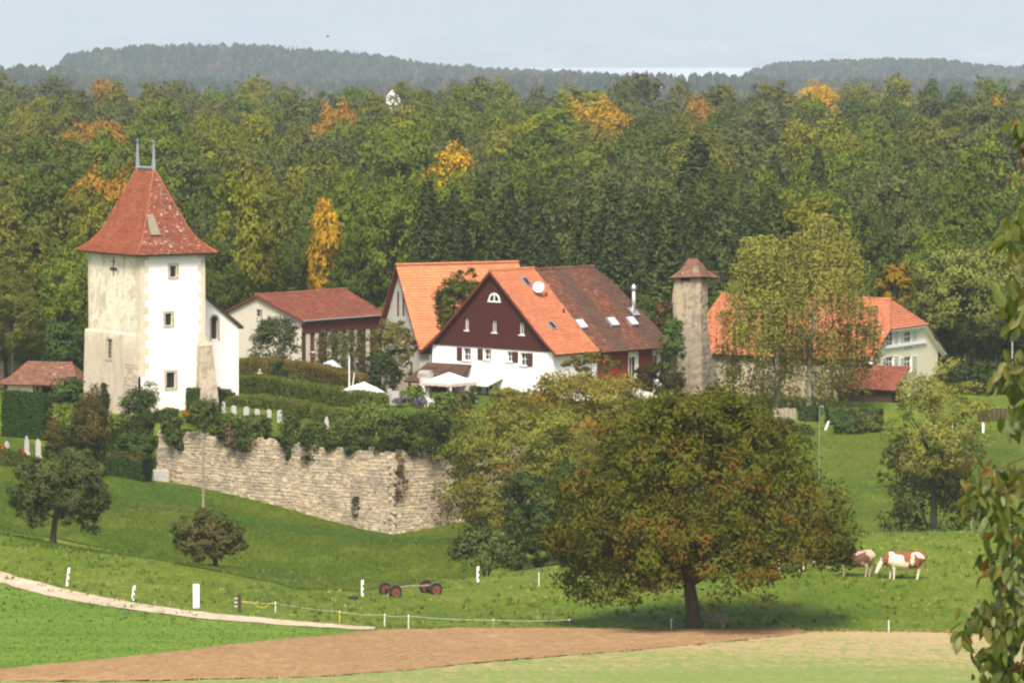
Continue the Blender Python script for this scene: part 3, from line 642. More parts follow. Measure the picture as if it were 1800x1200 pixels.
def tiled(parent, name, path, mat, course=0.22, tile=0.22, thick=0.16, seed=0, raise_=0.05, body=None, slab=True):
    """path: [(L,R)...] from eave to ridge; slab part plus its courses of tiles as one sub-part"""
    rg = np.random.default_rng(seed); path = [(np.array(a, float), np.array(b_, float)) for a, b_ in path]
    rows = []
    for (a, b_), (c, d) in zip(path[:-1], path[1:]):
        k = max(1, int(round(np.linalg.norm((a + b_) / 2 - (c + d) / 2) / course)))
        for i in range(k): rows.append((a + (c - a) * i / k, b_ + (d - b_) * i / k))
    rows.append(path[-1])
    nrm = []
    for i in range(len(rows) - 1):
        (a, b_), (c, d) = rows[i], rows[i + 1]; x = np.cross(b_ - a, (c + d) / 2 - (a + b_) / 2); x = unit(x); x = x if x[2] > 0 else -x; nrm.append(x)
    V, Fc, tone = [], [], []
    for i in range(len(rows) - 1):
        (a, b_), (c, d) = rows[i], rows[i + 1]; w = np.linalg.norm(b_ - a); n = max(1, int(round(w / tile)))
        off = rg.uniform(0, 1) if i % 2 else 0; e = np.clip((np.arange(n + 2) - off) / n, 0, 1); rt = rg.normal(0, 0.05)
        for j in range(n + 1):
            if e[j + 1] - e[j] < 1e-4: continue
            r = raise_ * rg.uniform(0.7, 1.4); o = nrm[i]; k = len(V)
            p, q = a + (b_ - a) * e[j], a + (b_ - a) * e[j + 1]; s_, t_ = c + (d - c) * e[j], c + (d - c) * e[j + 1]
            V += [p + o * r, q + o * r, t_ + o * 0.012, s_ + o * 0.012, p - o * 0.01, q - o * 0.01]
            Fc += [(k, k + 1, k + 2, k + 3), (k + 4, k + 5, k + 1, k)]
            t = float(np.clip(rg.normal(0.5, 0.2) + rt, 0, 1)); tone += [t, t * 0.6]
    S = MB()
    for i in range(len(path) - 1):
        (a, b_), (c, d) = path[i], path[i + 1]; o = unit(np.cross(b_ - a, (c + d) / 2 - (a + b_) / 2)); o = o if o[2] > 0 else -o
        S.hexa([a - o * thick, b_ - o * thick, d - o * thick, c - o * thick, a - o * 0.005, b_ - o * 0.005, d - o * 0.005, c - o * 0.005])
    rf = S.build(name, M[body or 'dark_wood'], parent)
    tl = mk('roof_tiles', V, Fc, mat, rf, False, {'tone': tone}); tl['kind'] = 'stuff'
    return rf
def ridge_cap(parent, a, b_, mat, r=0.13, name='ridge_tile'):
    a, b_ = np.array(a, float), np.array(b_, float); n = max(2, int(np.linalg.norm(b_ - a) / 0.38)); me = None
    m = MB(); rg = np.random.default_rng(int(abs(a[0]) * 100))
    for i in range(n):
        p, q = a + (b_ - a) * i / n, a + (b_ - a) * (i + 1.08) / n
        m.tube([p, q], [r * 1.08, r * 0.92], 7)
    o = m.build('ridge_caps', mat, parent); o['kind'] = 'stuff'
    at = o.data.attributes.new('tone', 'FLOAT', 'FACE'); k = len(o.data.polygons)
    at.data.foreach_set('value', np.repeat(rg.uniform(0.2, 0.9, n), k // n + 1)[:k].astype(np.float32))
    return o

M['tile_old'] = tile_mat('tile_tower', (0.20, 0.055, 0.03), (0.29, 0.085, 0.042), (0.37, 0.13, 0.065), 0.0, 0.25)
M['tile_lichen'] = tile_mat('tile_lichen', (0.15, 0.045, 0.028), (0.25, 0.075, 0.042), (0.33, 0.12, 0.065), 0.62, 0.5, (0.50, 0.36, 0.29))
M['tile_orange'] = tile_mat('tile_orange', (0.40, 0.138, 0.068), (0.465, 0.166, 0.082), (0.52, 0.20, 0.10))
M['tile_bright'] = tile_mat('tile_bright', (0.46, 0.168, 0.076), (0.53, 0.198, 0.09), (0.58, 0.235, 0.11))
M['tile_red'] = tile_mat('tile_red', (0.19, 0.06, 0.036), (0.25, 0.082, 0.05), (0.31, 0.115, 0.07), 0.15, 0.3)
M['tile_rose'] = tile_mat('tile_rose', (0.37, 0.128, 0.066), (0.44, 0.155, 0.078), (0.50, 0.195, 0.10))
M['tile_cap'] = tile_mat('tile_cap', (0.15, 0.075, 0.05), (0.22, 0.105, 0.068), (0.29, 0.15, 0.10), 0.3, 0.35)
M['tile_brown'] = tile_mat('tile_brown', (0.085, 0.045, 0.032), (0.11, 0.06, 0.043), (0.14, 0.08, 0.06))
M['tile_mottled'] = tile_mat('tile_mottled', (0.15, 0.05, 0.028), (0.28, 0.09, 0.045), (0.42, 0.16, 0.08), 0.35, 0.9, (0.5, 0.36, 0.26), (0.075, 0.045, 0.032))
M['plaster_white'] = plaster('plaster_white', (0.86, 0.83, 0.78), (0.72, 0.66, 0.55), 0.05, 0.05, (-28.6, 2.2, (0.66, 0.56, 0.38)))
M['plaster_old'] = plaster('plaster_weathered', (0.80, 0.72, 0.57), (0.52, 0.44, 0.33), 0.6, 0.16, (-23.2, 2.0, (0.47, 0.40, 0.30)))
M['plaster_farm'] = plaster('plaster_farm', (0.88, 0.87, 0.85), (0.8, 0.77, 0.7), 0.05, 0.04)
M['plaster_grey'] = plaster('plaster_grey', (0.48, 0.46, 0.41), (0.4, 0.37, 0.31), 0.25, 0.08, (-28.5, 1.5, (0.42, 0.33, 0.22)))
M['plaster_beige'] = plaster('plaster_beige', (0.52, 0.48, 0.40), (0.44, 0.40, 0.32), 0.15, 0.06)
M['plaster_cream'] = plaster('plaster_cream', (0.66, 0.61, 0.46), (0.56, 0.5, 0.37), 0.15, 0.06)
M['plaster_shed'] = plaster('plaster_shed', (0.47, 0.41, 0.31), (0.36, 0.31, 0.24), 0.4, 0.1, (-29.2, 1.2, (0.5, 0.40, 0.27)))
M['stack_stone'] = plaster('stack_stone', (0.40, 0.335, 0.235), (0.20, 0.175, 0.15), 0.75, 0.3, (-24.2, 2.2, (0.25, 0.215, 0.185)))
M['buttress'] = plaster('buttress', (0.50, 0.42, 0.31), (0.30, 0.25, 0.19), 0.75, 0.25, (-28, 1.5, (0.36, 0.32, 0.27)))
def shingle_mat():
    m, nt, n, l, b = new_mat('brown_cladding'); co = worldco(nt)
    f = noise(nt, 6, 4, 0.6, scaleco(nt, co, (1, 1, 3)))
    w = N(nt, 'TexWave', Scale=1.3, Distortion=0.3); w.bands_direction = 'Z'; w.wave_profile = 'SAW'; l.new(co, w.inputs[0])
    c = ramp(nt, f, [(0.3, (0.055, 0.014, 0.012)), (0.7, (0.09, 0.024, 0.02))]); c = mix(nt, math_(nt, 'MULTIPLY', w.outputs['Fac'], 0.3), c, (0.04, 0.011, 0.01))
    l.new(c, b.inputs['Base Color']); b.inputs['Roughness'].default_value = 0.8; b.inputs['Specular IOR Level'].default_value = 0.15
    bump(nt, b, w.outputs['Fac'], 0.5, 0.04); return m
M['cladding'] = shingle_mat()

M['quoin'] = plaster('quoin_stone', (0.62, 0.55, 0.42), (0.50, 0.43, 0.32), 0.3, 0.15)
# ------------------------------------------------------------------ church tower
T = Frame(XPY(246, 348, 447), 348, -33.8); TW, TL, TZ, TB = 5.72, 8.27, -17.6, -31.2
tower = thing('church_tower', 'tall white square church tower with steep red hipped roof and two finials', 'tower', T.w(TW / 2, TL / 2, TB))
rf_ = lambda u, d, z: T.w(u, d, z)                # right-hand face
lf_ = lambda u, d, z: T.w(d, u, z)                # left-hand face
rwin = [(2.94 - 0.30, 2.94 + 0.25, -19.5, -18.65), (2.51 - 0.32, 2.51 + 0.26, -23.2, -22.3), (2.69 - 0.42, 2.69 + 0.34, -28.05, -26.85)]
mk('wall', *wall_face(rf_, 0, TW, TB, [(0, TZ), (TW, TZ)], [(*w, 0.24) for w in rwin]), M['plaster_white'], tower)
lwin = [(4.69 - 0.42, 4.69 + 0.38, -25.95, -24.45)]
slit = (4.55, 4.66, -22.75, -21.6)
# left face in two storeys, the lower one thicker
mk('wall', *wall_face(lf_, 0, TL, -24.0, [(0, TZ), (TL, TZ)], [(*slit, 0.3)]), M['plaster_old'], tower)
lf2 = lambda u, d, z: T.w(d - 0.10 - 0.25 * (z + 24.0) / (TB + 24.0), u, z)
mk('wall', *wall_face(lf2, -0.004, TL + 0.45, TB, [(-0.004, -24.0), (TL + 0.45, -24.0)], [(*w, 0.2) for w in lwin]), M['plaster_old'], tower)
m = MB(); m.hexa([T.w(-0.10, 0.0, -24.0), T.w(-0.10, TL + 0.45, -24.0), T.w(0.0, TL + 0.4, -24.0), T.w(0.0, 0, -24.0), T.w(-0.06, 0, -23.86), T.w(-0.06, TL + 0.42, -23.86), T.w(0.02, TL, -23.8), T.w(0.02, 0, -23.8)])
m.build('ledge', M['plaster_old'], tower)
mk('wall', *wall_face(lambda u, d, z: T.w(u, TL - d, z), 0, TW, TB, [(0, TZ), (TW, TZ)]), M['plaster_old'], tower)
mk('wall', *wall_face(lambda u, d, z: T.w(TW - d, u, z), 0, TL, TB, [(0, TZ), (TL, TZ)]), M['plaster_white'], tower)
for i, w in enumerate(rwin):
    wd = window(tower, rf_, *w, 0.2, 1 if i < 2 else 2, 2, 'iron', 0.035)
    m = MB(); a, b_, c, d = w; e = 0.20
    for q in ((a - e, a - 0.003, c - e, d + e), (b_ + 0.003, b_ + e, c - e, d + e), (a - 0.003, b_ + 0.003, c - e, c - 0.003), (a - 0.003, b_ + 0.003, d + 0.003, d + e)): mbox(m, rf_, q[0], q[1], -0.035, 0.02, q[2], q[3])
    m.build('stone_surround', M['stone'], wd)
for w in lwin:
    wd = window(tower, lf2, *w, 0.15, 1, 4, 'grey_stone', 0.03); m = MB(); a, b_, c, d = w; e = 0.17
    for q in ((a - e, a - 0.003, c - e, d + e), (b_ + 0.003, b_ + e, c - e, d + e), (a - 0.003, b_ + 0.003, c - e, c - 0.003), (a - 0.003, b_ + 0.003, d + 0.003, d + e)): mbox(m, lf2, q[0], q[1], -0.04, 0.02, q[2], q[3])
    m.build('stone_surround', M['stone'], wd)
# quoins, alternately long and short, on the corners in view
rg = np.random.default_rng(3); quoin_me = {}
z = TZ - 0.05; k = 0
while z > -27.0:
    h = rg.uniform(0.46, 0.60); lw = 0.78 if k % 2 else 0.46; rw = 0.42 if k % 2 else 0.74
    q = MB(); q.hexa([T.w(-0.014, -0.014, z - h + 0.006), T.w(rw, -0.014, z - h + 0.006), T.w(rw, 0.03, z - h + 0.006), T.w(-0.014, 0.03, z - h + 0.006), T.w(-0.014, -0.014, z), T.w(rw, -0.014, z), T.w(rw, 0.03, z), T.w(-0.014, 0.03, z)])
    off = 0.016 if z > -23.7 else -0.10 - 0.25 * (z + 24.0) / (TB + 24.0)
    q.hexa([T.w(-0.03 + off, 0.031, z - h + 0.006), T.w(0.03, 0.031, z - h + 0.006), T.w(0.03, lw, z - h + 0.006), T.w(-0.03 + off, lw, z - h + 0.006), T.w(-0.03 + off, 0.031, z), T.w(0.03, 0.031, z), T.w(0.03, lw, z), T.w(-0.03 + off, lw, z)])
    q.build('quoin', M['quoin'], tower)
    q = MB(); mbox(q, rf_, TW - rw * 0.85, TW + 0.014, -0.014, 0.06, z - h + 0.006, z)
    if z > -24.3: q.build('quoin', M['quoin'], tower)
    q = MB(); mbox(q, lf_, TL - lw * 0.8, TL + 0.014, -0.015, 0.06, z - h + 0.006, z)
    if z > -23.4: q.build('quoin', M['quoin'], tower)
    z -= h; k += 1
# bare rubble strip low on the left face, next to the corner
rg = np.random.default_rng(8); m = MB()
for zz in np.arange(-31.0, -26.2, 0.26):
    u = 0.05
    while u < 2.1:
        w = rg.uniform(0.22, 0.5)
        if rg.random() < 0.85: mbox(m, lf2, u, u + w - 0.05, -0.012 - rg.random() * 0.02, 0.03, zz + rg.uniform(0, 0.05), zz + 0.19 + rg.uniform(-0.05, 0.05))
        u += w
o = m.build('rubble_stones', M['stone'], tower); o['kind'] = 'stuff'
# iron cross anchor
cu, cz = 4.15, -18.78; m = MB()
mbox(m, lf_, cu - 0.03, cu + 0.03, -0.06, -0.004, cz - 0.75, cz + 0.75); mbox(m, lf_, cu - 0.55, cu + 0.5, -0.075, -0.062, cz - 0.28, cz - 0.10); mbox(m, lf_, cu - 0.38, cu + 0.36, -0.075, -0.062, cz + 0.34, cz + 0.40)
V, Fc = lathe([(0.0, 0), (0.16, 0.0), (0.16, 0.02), (0.0, 0.02)], 12); m.build('wall_anchor', M['iron'], tower)
# stone buttress on the right-hand corner
m = MB(); m.hexa([T.w(4.75, -1.0, TB), T.w(6.6, -1.0, TB), T.w(6.6, 1.2, TB), T.w(4.75, 1.2, TB), T.w(4.95, -0.45, -24.9), T.w(6.05, -0.45, -24.9), T.w(6.05, 0.9, -24.7), T.w(4.95, 0.9, -24.7)])
m.hexa([T.w(4.92, -0.5, -24.9), T.w(6.08, -0.5, -24.9), T.w(6.08, 0.9, -24.7), T.w(4.92, 0.9, -24.7), T.w(5.1, -0.02, -24.25), T.w(5.95, -0.02, -24.25), T.w(5.95, 0.6, -24.2), T.w(5.1, 0.6, -24.2)])
m.build('buttress', M['buttress'], tower)
# bell-cast hipped roof
OV = 0.70; ZE, ZR = -17.72, -11.28
prof = [(0, 0), (0.18, 0.075), (0.34, 0.175), (0.45, 0.275), (0.6, 0.47), (0.8, 0.735), (1, 1)]
def rp(g0, s0, g1_, s1, t): return (g0 + (g1_ - g0) * t, s0 + (s1 - s0) * t)
cg = TW / 2; e0, e1 = (-OV, -OV), (TW + OV, TL + OV); r0, r1 = (cg, cg), (cg, TL - cg)
cor = {'f': (e0[0], e0[1], *r0), 'r': (e1[0], e0[1], *r0), 'b': (e1[0], e1[1], *r1), 'l': (e0[0], e1[1], *r1)}
def rpath(a, b_): return [(T.w(*rp(*cor[a], t), ZE + (ZR - ZE) * h), T.w(*rp(*cor[b_], t), ZE + (ZR - ZE) * h)) for t, h in prof]
tiled(tower, 'roof', rpath('f', 'r'), M['tile_lichen'], 0.17, 0.17, 0.12, 1)
tiled(tower, 'roof', rpath('l', 'f'), M['tile_old'], 0.17, 0.17, 0.12, 2)
tiled(tower, 'roof', rpath('r', 'b'), M['tile_lichen'], 0.3, 0.3, 0.12, 3)
tiled(tower, 'roof', rpath('b', 'l'), M['tile_old'], 0.3, 0.3, 0.12, 4)
for a in 'frl':
    P = [T.w(*rp(*cor[a], t), ZE + (ZR - ZE) * h + 0.05) for t, h in prof]
    m = MB(); m.tube(P, 0.085, 6); o = m.build('hip_ridge', M['tile_old'], tower); at_ = o.data.attributes.new('tone', 'FLOAT', 'FACE'); at_.data.foreach_set('value', np.random.default_rng(1).uniform(0.3, 0.9, len(o.data.polygons)).astype(np.float32))
m = MB(); m.tube([T.w(*r0, ZR + 0.05), T.w(*r1, ZR + 0.05)], 0.13, 8); m.build('ridge', M['zinc'], tower)
for q in (r0, r1):
    m = MB(); b_ = np.array(T.w(*q, ZR - 0.1))
    m.tube([b_, b_ + (0, 0, 1.2), b_ + (0, 0, 2.2)], [0.17, 0.11, 0.07], 8); m.tube([b_ + (0, 0, 2.2), b_ + (0, 0, 2.26)], [0.2, 0.2], 8); m.tube([b_ + (0, 0, 2.26), b_ + (0, 0, 2.42)], [0.05, 0.02], 6)
    m.build('finial', M['zinc'], tower)
# hatch dormer on the right-hand slope near the hip
t_ = 0.505; h_ = np.interp(t_, [p[0] for p in prof], [p[1] for p in prof]); gg, ss = rp(*cor['f'], t_)
gg += 0.55; zz = ZE + (ZR - ZE) * h_
m = MB(); m.hexa([T.w(gg - 0.28, ss - 0.42, zz - 0.85), T.w(gg + 0.5, ss - 0.42, zz - 0.85), T.w(gg + 0.5, ss + 0.5, zz - 0.55), T.w(gg - 0.28, ss + 0.5, zz - 0.55), T.w(gg - 0.40, ss - 0.62, zz - 0.75), T.w(gg + 0.44, ss - 0.62, zz - 0.75), T.w(gg + 0.30, ss + 0.22, zz + 0.78), T.w(gg - 0.30, ss + 0.22, zz + 0.78)])
m.build('roof_hatch', M['wood'], tower)
# church nave joined to the tower's right
SN = 3.2; p0, p1, p2 = T.on_s(362, 520, SN), T.on_s(424, 573, SN), T.on_s(418, 640, SN); gR = p1[0] - 0.25
sl = (p1[1] - p0[1]) / (p1[0] - p0[0]); zat = lambda g: p0[1] + sl * (g - p0[0])
nave = thing('church_nave', 'white church wing with sloping dark roof edge beside the tower', 'church', T.w(6.5, 7, -30.8))
nf = lambda u, d, z: T.w(u, SN + d, z)
aw, az = T.on_s(377, 597, SN), T.on_s(377, 560, SN); aw = aw[0]; wz0, wz1 = T.on_s(377, 596, SN)[1], T.on_s(377, 562, SN)[1]
mk('wall', *wall_face(nf, TW - 0.3, gR, TB, [(TW - 0.3, zat(TW - 0.3) - 0.1), (gR, zat(gR) - 0.1)], [(aw - 0.3, aw + 0.3, wz0, wz1, 0.35)]), M['plaster_white'], nave)
mk('wall', *wall_face(lambda u, d, z: T.w(gR - d, SN + u, z), 0, 9, TB, [(0, zat(gR) - 0.1), (9, zat(gR) - 0.1)]), M['plaster_white'], nave)
m = MB(); V, Fc = lathe([(0.30, 0), (0.30, 0.02), (0.02, 0.02)], 16)   # arched head of the window
arc = [nf(aw + 0.3 * cos(a), 0.0, wz1 + 0.3 * sin(a)) for a in np.linspace(0, pi, 9)]; arc2 = [nf(aw + 0.3 * cos(a), -0.03, wz1 + 0.3 * sin(a)) for a in np.linspace(0, pi, 9)]
m.add(arc + arc2, [tuple(range(9)), tuple(range(17, 8, -1))] + [(i, i + 1, i + 10, i + 9) for i in range(8)]); hd = m.build('window_head', M['dark'], nave)
wd = window(nave, nf, aw - 0.3, aw + 0.3, wz0, wz1, 0.3, 1, 3, 'iron', 0.03)
m = MB(); arcs = [(aw + r * cos(a), wz1 + r * sin(a)) for r in (0.32, 0.45) for a in np.linspace(0, pi, 9)]
m.add([nf(u, -0.045, z) for u, z in arcs] + [nf(u, 0.0, z) for u, z in arcs], [(i, i + 1, i + 10, i + 9) for i in range(8)] + [(18 + i + 9, 18 + i + 10, i + 10, i + 9) for i in range(8)])
mbox(m, nf, aw - 0.45, aw - 0.303, -0.045, 0.0, wz0 - 0.12, wz1); mbox(m, nf, aw + 0.303, aw + 0.45, -0.045, 0.0, wz0 - 0.12, wz1); m.build('stone_surround', M['stone'], wd)
tiled(nave, 'roof', [(T.w(gR + 0.35, SN - 0.25, zat(gR + 0.35)), T.w(gR + 0.35, SN + 9, zat(gR + 0.35))), (T.w(TW - 0.6, SN - 0.25, zat(TW - 0.6)), T.w(TW - 0.6, SN + 9, zat(TW - 0.6)))], M['tile_red'], 0.3, 0.3, 0.18, 6)

# ------------------------------------------------------------------ timber barn with red roof
B = Frame(XPY(530, 395, 560), 395, 40); BW, BL, BB = 8.7, 10.3, -31.5
barn = thing('barn', 'low barn with pale gable, brown slatted side and red tiled roof', 'barn', B.w(-BW / 2, BL / 2, BB))
bf = lambda u, d, z: B.w(u, d, z); bs = lambda u, d, z: B.w(-d, u, z)
ga, zr, zl, zrr = -5.15, -23.95, -25.3, -25.72
bu, bz = B.on_s(455.5, 550); 
mk('wall', *wall_face(bf, -BW, 0, BB, [(-BW, zl), (ga, zr), (0, zrr)], [(bu - 0.34, bu + 0.34, bz - 0.32, bz + 0.32, 0.2)]), M['plaster_beige'], barn)
window(barn, bf, bu - 0.34, bu + 0.34, bz - 0.32, bz + 0.32, 0.16, 1, 1, 'wood', 0.05)
for u in np.arange(-BW + 0.55, -0.3, 1.1):
    m = MB(); mbox(m, bf, u - 0.02, u + 0.02, -0.02, -0.002, BB, float(np.interp(u, [-BW, ga, 0], [zl, zr, zrr])) - 0.12); m.build('batten', M['plaster_beige'], barn)
mk('wall', *wall_face(bs, 0, BL, BB, [(0, zrr), (BL, zrr)]), M['dark_wood'], barn)
mk('wall', *wall_face(lambda u, d, z: B.w(-BW + d, u, z), 0, BL, BB, [(0, zl), (BL, zl)]), M['plaster_beige'], barn)
mk('wall', *wall_face(lambda u, d, z: B.w(u, BL - d, z), -BW, 0, BB, [(-BW, zl), (ga, zr), (0, zrr)]), M['plaster_beige'], barn)
for i in range(21):                               # brown boards under the eave
    u = 0.02 + i * 0.49; m = MB(); mbox(m, bs, u, u + 0.46, -0.10 - 0.015 * (i % 2), -0.01, zrr - 1.25, zrr - 0.02); m.build('board', M['brown_wood'], barn)
for i, px in enumerate((541, 556, 578, 597, 611, 625, 646)):
    u = B.on_g(px, 590, 0)[0]; m = MB(); mbox(m, bs, u - 0.24, u + 0.24, -0.06, 0.3, BB, zrr - 1.28); m.build('pillar', M['plaster_beige'], barn)
    m = MB(); mbox(m, bs, u + 0.3, u + 0.75, -0.02, 0.1, BB, zrr - 1.7); m.build('board', M['brown_wood'], barn)
tiled(barn, 'roof', [(B.w(0.45, -0.35, zrr - 0.12), B.w(0.45, BL + 0.4, zrr - 0.12)), (B.w(ga, -0.35, zr + 0.14), B.w(ga, BL + 1.2, zr + 0.14))], M['tile_red'], 0.25, 0.25, 0.15, 11, body='brown_wood')
tiled(barn, 'roof', [(B.w(-BW - 0.5, -0.35, zl - 0.15), B.w(-BW - 0.5, BL + 0.4, zl - 0.15)), (B.w(ga, -0.35, zr + 0.14), B.w(ga, BL + 1.2, zr + 0.14))], M['tile_red'], 0.3, 0.3, 0.15, 12, body='brown_wood')
ridge_cap(barn, B.w(ga, -0.36, zr + 0.17), B.w(ga, BL + 1.2, zr + 0.17), M['tile_red'], 0.11)
m = MB(); m.tube([B.w(0.55, -0.3, zrr - 0.12), B.w(0.55, BL + 0.4, zrr - 0.10)], 0.07, 6); m.tube([B.w(0.5, -0.2, zrr - 0.2), B.w(0.1, -0.12, zrr - 0.5), B.w(-1.2, -0.08, zrr - 0.75), B.w(-1.3, -0.08, BB)], 0.04, 6); m.build('gutter', M['zinc'], barn)

# ------------------------------------------------------------------ tall orange-roofed house behind the farmhouse
O = Frame(XPY(738, 378, 610), 378, 65); OW, OL, OB = 8.0, 10.4, -31.0
oh = thing('gabled_house', 'tall pale house with steep plain bright orange roof behind the farmhouse', 'house', O.w(-OW / 2, OL / 2, OB))
of = lambda u, d, z: O.w(u, d, z); oa, ozr, oze = -3.95, -20.4, -26.6
tops = [(-OW, oze), (oa, ozr - 0.1), (0, oze)]
lv = []
for px in (699.5, 709):
    a, zc = O.on_s(px, 534); lv.append((a - 0.22, a + 0.22, zc - 1.05, zc + 1.05))
a, zc = O.on_s(722, 648); low_w = (a - 0.4, a + 0.4, zc - 0.7, zc + 0.6)
mk('wall', *wall_face(of, -OW, 0, OB, tops, [(*q, 0.2) for q in lv] + [(*low_w, 0.2)]), M['plaster_grey'], oh)
for q in lv:
    w = MB(); mbox(w, of, q[0], q[0] + 0.06, 0.02, 0.18, q[2], q[3]); mbox(w, of, q[1] - 0.06, q[1], 0.02, 0.18, q[2], q[3]); w = w.build('louvre_window', M['brown_wood'], oh)
    for zz in np.arange(q[2], q[3] - 0.05, 0.15):
        s = MB(); s.hexa([of(q[0] + 0.06, 0.05, zz), of(q[1] - 0.06, 0.05, zz), of(q[1] - 0.06, 0.15, zz + 0.08), of(q[0] + 0.06, 0.15, zz + 0.08), of(q[0] + 0.06, 0.05, zz + 0.025), of(q[1] - 0.06, 0.05, zz + 0.025), of(q[1] - 0.06, 0.15, zz + 0.105), of(q[0] + 0.06, 0.15, zz + 0.105)]); s.build('slat', M['brown_wood'], w)
window(oh, of, *low_w, 0.17, 1, 2, 'wood', 0.05)
for f_ in (lambda u, d, z: O.w(-d, u, z), lambda u, d, z: O.w(-OW + d, u, z)): mk('wall', *wall_face(f_, 0, OL, OB, [(0, oze), (OL, oze)]), M['plaster_grey'], oh)
mk('wall', *wall_face(lambda u, d, z: O.w(u, OL - d, z), -OW, 0, OB, tops), M['plaster_grey'], oh)
tiled(oh, 'roof', [(O.w(0.75, -0.45, -27.1), O.w(0.75, OL + 0.5, -27.1)), (O.w(oa, -0.45, ozr + 0.12), O.w(oa, OL + 0.5, ozr + 0.12))], M['tile_bright'], 0.27, 0.25, 0.16, 21, body='brown_wood')
tiled(oh, 'roof', [(O.w(-OW - 0.7, -0.45, -27.1), O.w(-OW - 0.7, OL + 0.5, -27.1)), (O.w(oa, -0.45, ozr + 0.12), O.w(oa, OL + 0.5, ozr + 0.12))], M['tile_bright'], 0.27, 0.25, 0.16, 22, body='brown_wood')
ridge_cap(oh, O.w(oa, -0.46, ozr + 0.15), O.w(oa, OL + 0.5, ozr + 0.15), M['tile_orange'], 0.12)

# ------------------------------------------------------------------ farmhouse with brown gable
M['shutter_brown'] = simple('shutter_brown', (0.065, 0.022, 0.018), 0.75, 0.2, 4)
H = Frame(XPY(972, 360, 618), 360, 43); HW, HL, HB, HM = 13.3, 13.3, -31.0, -26.05
fh = thing('farmhouse', 'large farmhouse with white ground floor, dark brown gable and orange roof', 'farmhouse', H.w(-HW / 2, HL / 2, HB))
hf = lambda u, d, z: H.w(u, d, z); hs = lambda u, d, z: H.w(-d, u, z)
ha, hzr = -6.45, -19.95
rl = lambda u: float(np.interp(u, [-14.35, -12.2, ha, -1.0, 0.78], [-26.78, -25.15, hzr + 0.12, -24.75, -26.2])) - 0.12
low = []; hw_ = []
for (xa, xb, ya, yb) in ((815.5, 825.5, 611, 634), (852, 861, 613, 633), (892, 899, 617, 636), (915.5, 924.5, 619, 643)):
    ua, z1_ = H.on_s(xa, ya); ub, z0_ = H.on_s(xb, yb); low.append((ua - 0.12, ub + 0.12, z0_, z1_ - 0.02))
mk('wall', *wall_face(hf, -HW, 0, HB, [(-HW, HM), (0, HM)], [(*q, 0.3) for q in low]), M['plaster_farm'], fh)
up = []
for (xa, xb, ya, yb) in ((818.5, 825, 558, 580), (866.5, 874.5, 562, 584), (914.5, 923, 566, 588)):
    ua, z1_ = H.on_s(xa, ya); ub, z0_ = H.on_s(xb, yb); up.append((ua, ub, z0_, z1_))
hc = lambda u, d, z: H.w(u, d - 0.09, z)
topg = [(-13.3, rl(-13.3)), (ha, rl(ha)), (0.0, rl(0.0))]; topc = [(-12.2, rl(-12.2)), (ha, rl(ha)), (-1.0, rl(-1.0))]
mu, mz = H.on_s(870.5, 528.5)                     # half-round window: boxed opening behind its frame
mk('gable_cladding', *wall_face(hc, -HW - 0.02, 0.02, HM, [(-HW - 0.02, max(HM, rl(-13.3)))] + topc + [(0.02, max(HM, rl(0.0)))], [(*q, 0.25) for q in up] + [(mu - 0.5, mu + 0.5, mz, mz + 0.5, 0.2)]), M['cladding'], fh)
for q in up: window(fh, hc, *q, 0.2, 1, 0, 'white', 0.06, 'white')
m = MB(); ang = np.linspace(0, pi, 13)
for r0_, r1_ in ((0.5, 0.64),):
    P = [(mu + r * cos(a), mz + r * sin(a)) for r in (r0_, r1_) for a in ang]
    m.add([hc(u, -0.05, z) for u, z in P] + [hc(u, 0.02, z) for u, z in P], [(i, i + 1, i + 14, i + 13) for i in range(12)] + [(26 + 13 + i, 26 + 14 + i, 14 + i, 13 + i) for i in range(12)] + [(i, 26 + i, 27 + i, i + 1) for i in range(12)])
mbox(m, hc, mu - 0.7, mu + 0.7, -0.07, 0.02, mz - 0.12, mz - 0.004); mbox(m, hc, mu - 0.06, mu + 0.06, -0.04, 0.02, mz, mz + 0.5)
hr = m.build('half_round_window', M['white'], fh)
m = MB(); P = [(mu + 0.5 * cos(a), mz + 0.5 * sin(a)) for a in ang]; m.add([hc(u, -0.015, z) for u, z in P], [tuple(range(13))]); m.build('pane', M['glass'], hr)
for i, q in enumerate(low):
    wd = window(fh, hf, *q, 0.26, 1, 1, 'white', 0.05, 'pale_stone'); m = MB(); wdt = 0.58
    a = q[0] - 0.06 - wdt if i < 2 else q[1] + 0.06
    mbox(m, hf, a, a + wdt, -0.06, -0.012, q[2] - 0.02, q[3] + 0.02); sh = m.build('shutter', M['shutter_brown'], wd)
# right-hand side: red boarded wall with openings
rw = [(H.on_g(x0, 640, 0)[0], H.on_g(x1, 640, 0)[0], -29.0, -26.9) for x0, x1 in ((1106, 1119), (1147, 1158))]
mk('wall', *wall_face(hs, 0, HL, HB, [(0, rl(0.0)), (HL, rl(0.0) - 0.3)], [(*q, 0.25) for q in rw]), M['plaster_farm'], fh)
M['red_board'] = simple('red_board', (0.22, 0.022, 0.02), 0.7, 0.2, 4)
for q in rw: window(fh, hs, *q, 0.2, 1, 0, 'white', 0.07)
u = 5.2
while u < HL - 0.1:
    inside = [q for q in rw if q[0] - 0.2 < u < q[1] + 0.02]
    if not inside:
        m = MB(); mbox(m, hs, u, u + 0.19, -0.05, -0.006, -29.2, rl(0.0) - 0.32); m.build('board', M['red_board'], fh)
    u += 0.21
mk('wall', *wall_face(lambda u, d, z: H.w(u, 11.6 - d, z), -HW, 0, HB, [(-HW, -26.6)] + topg[1:2] + [(0, -26.4)]), M['plaster_farm'], fh)
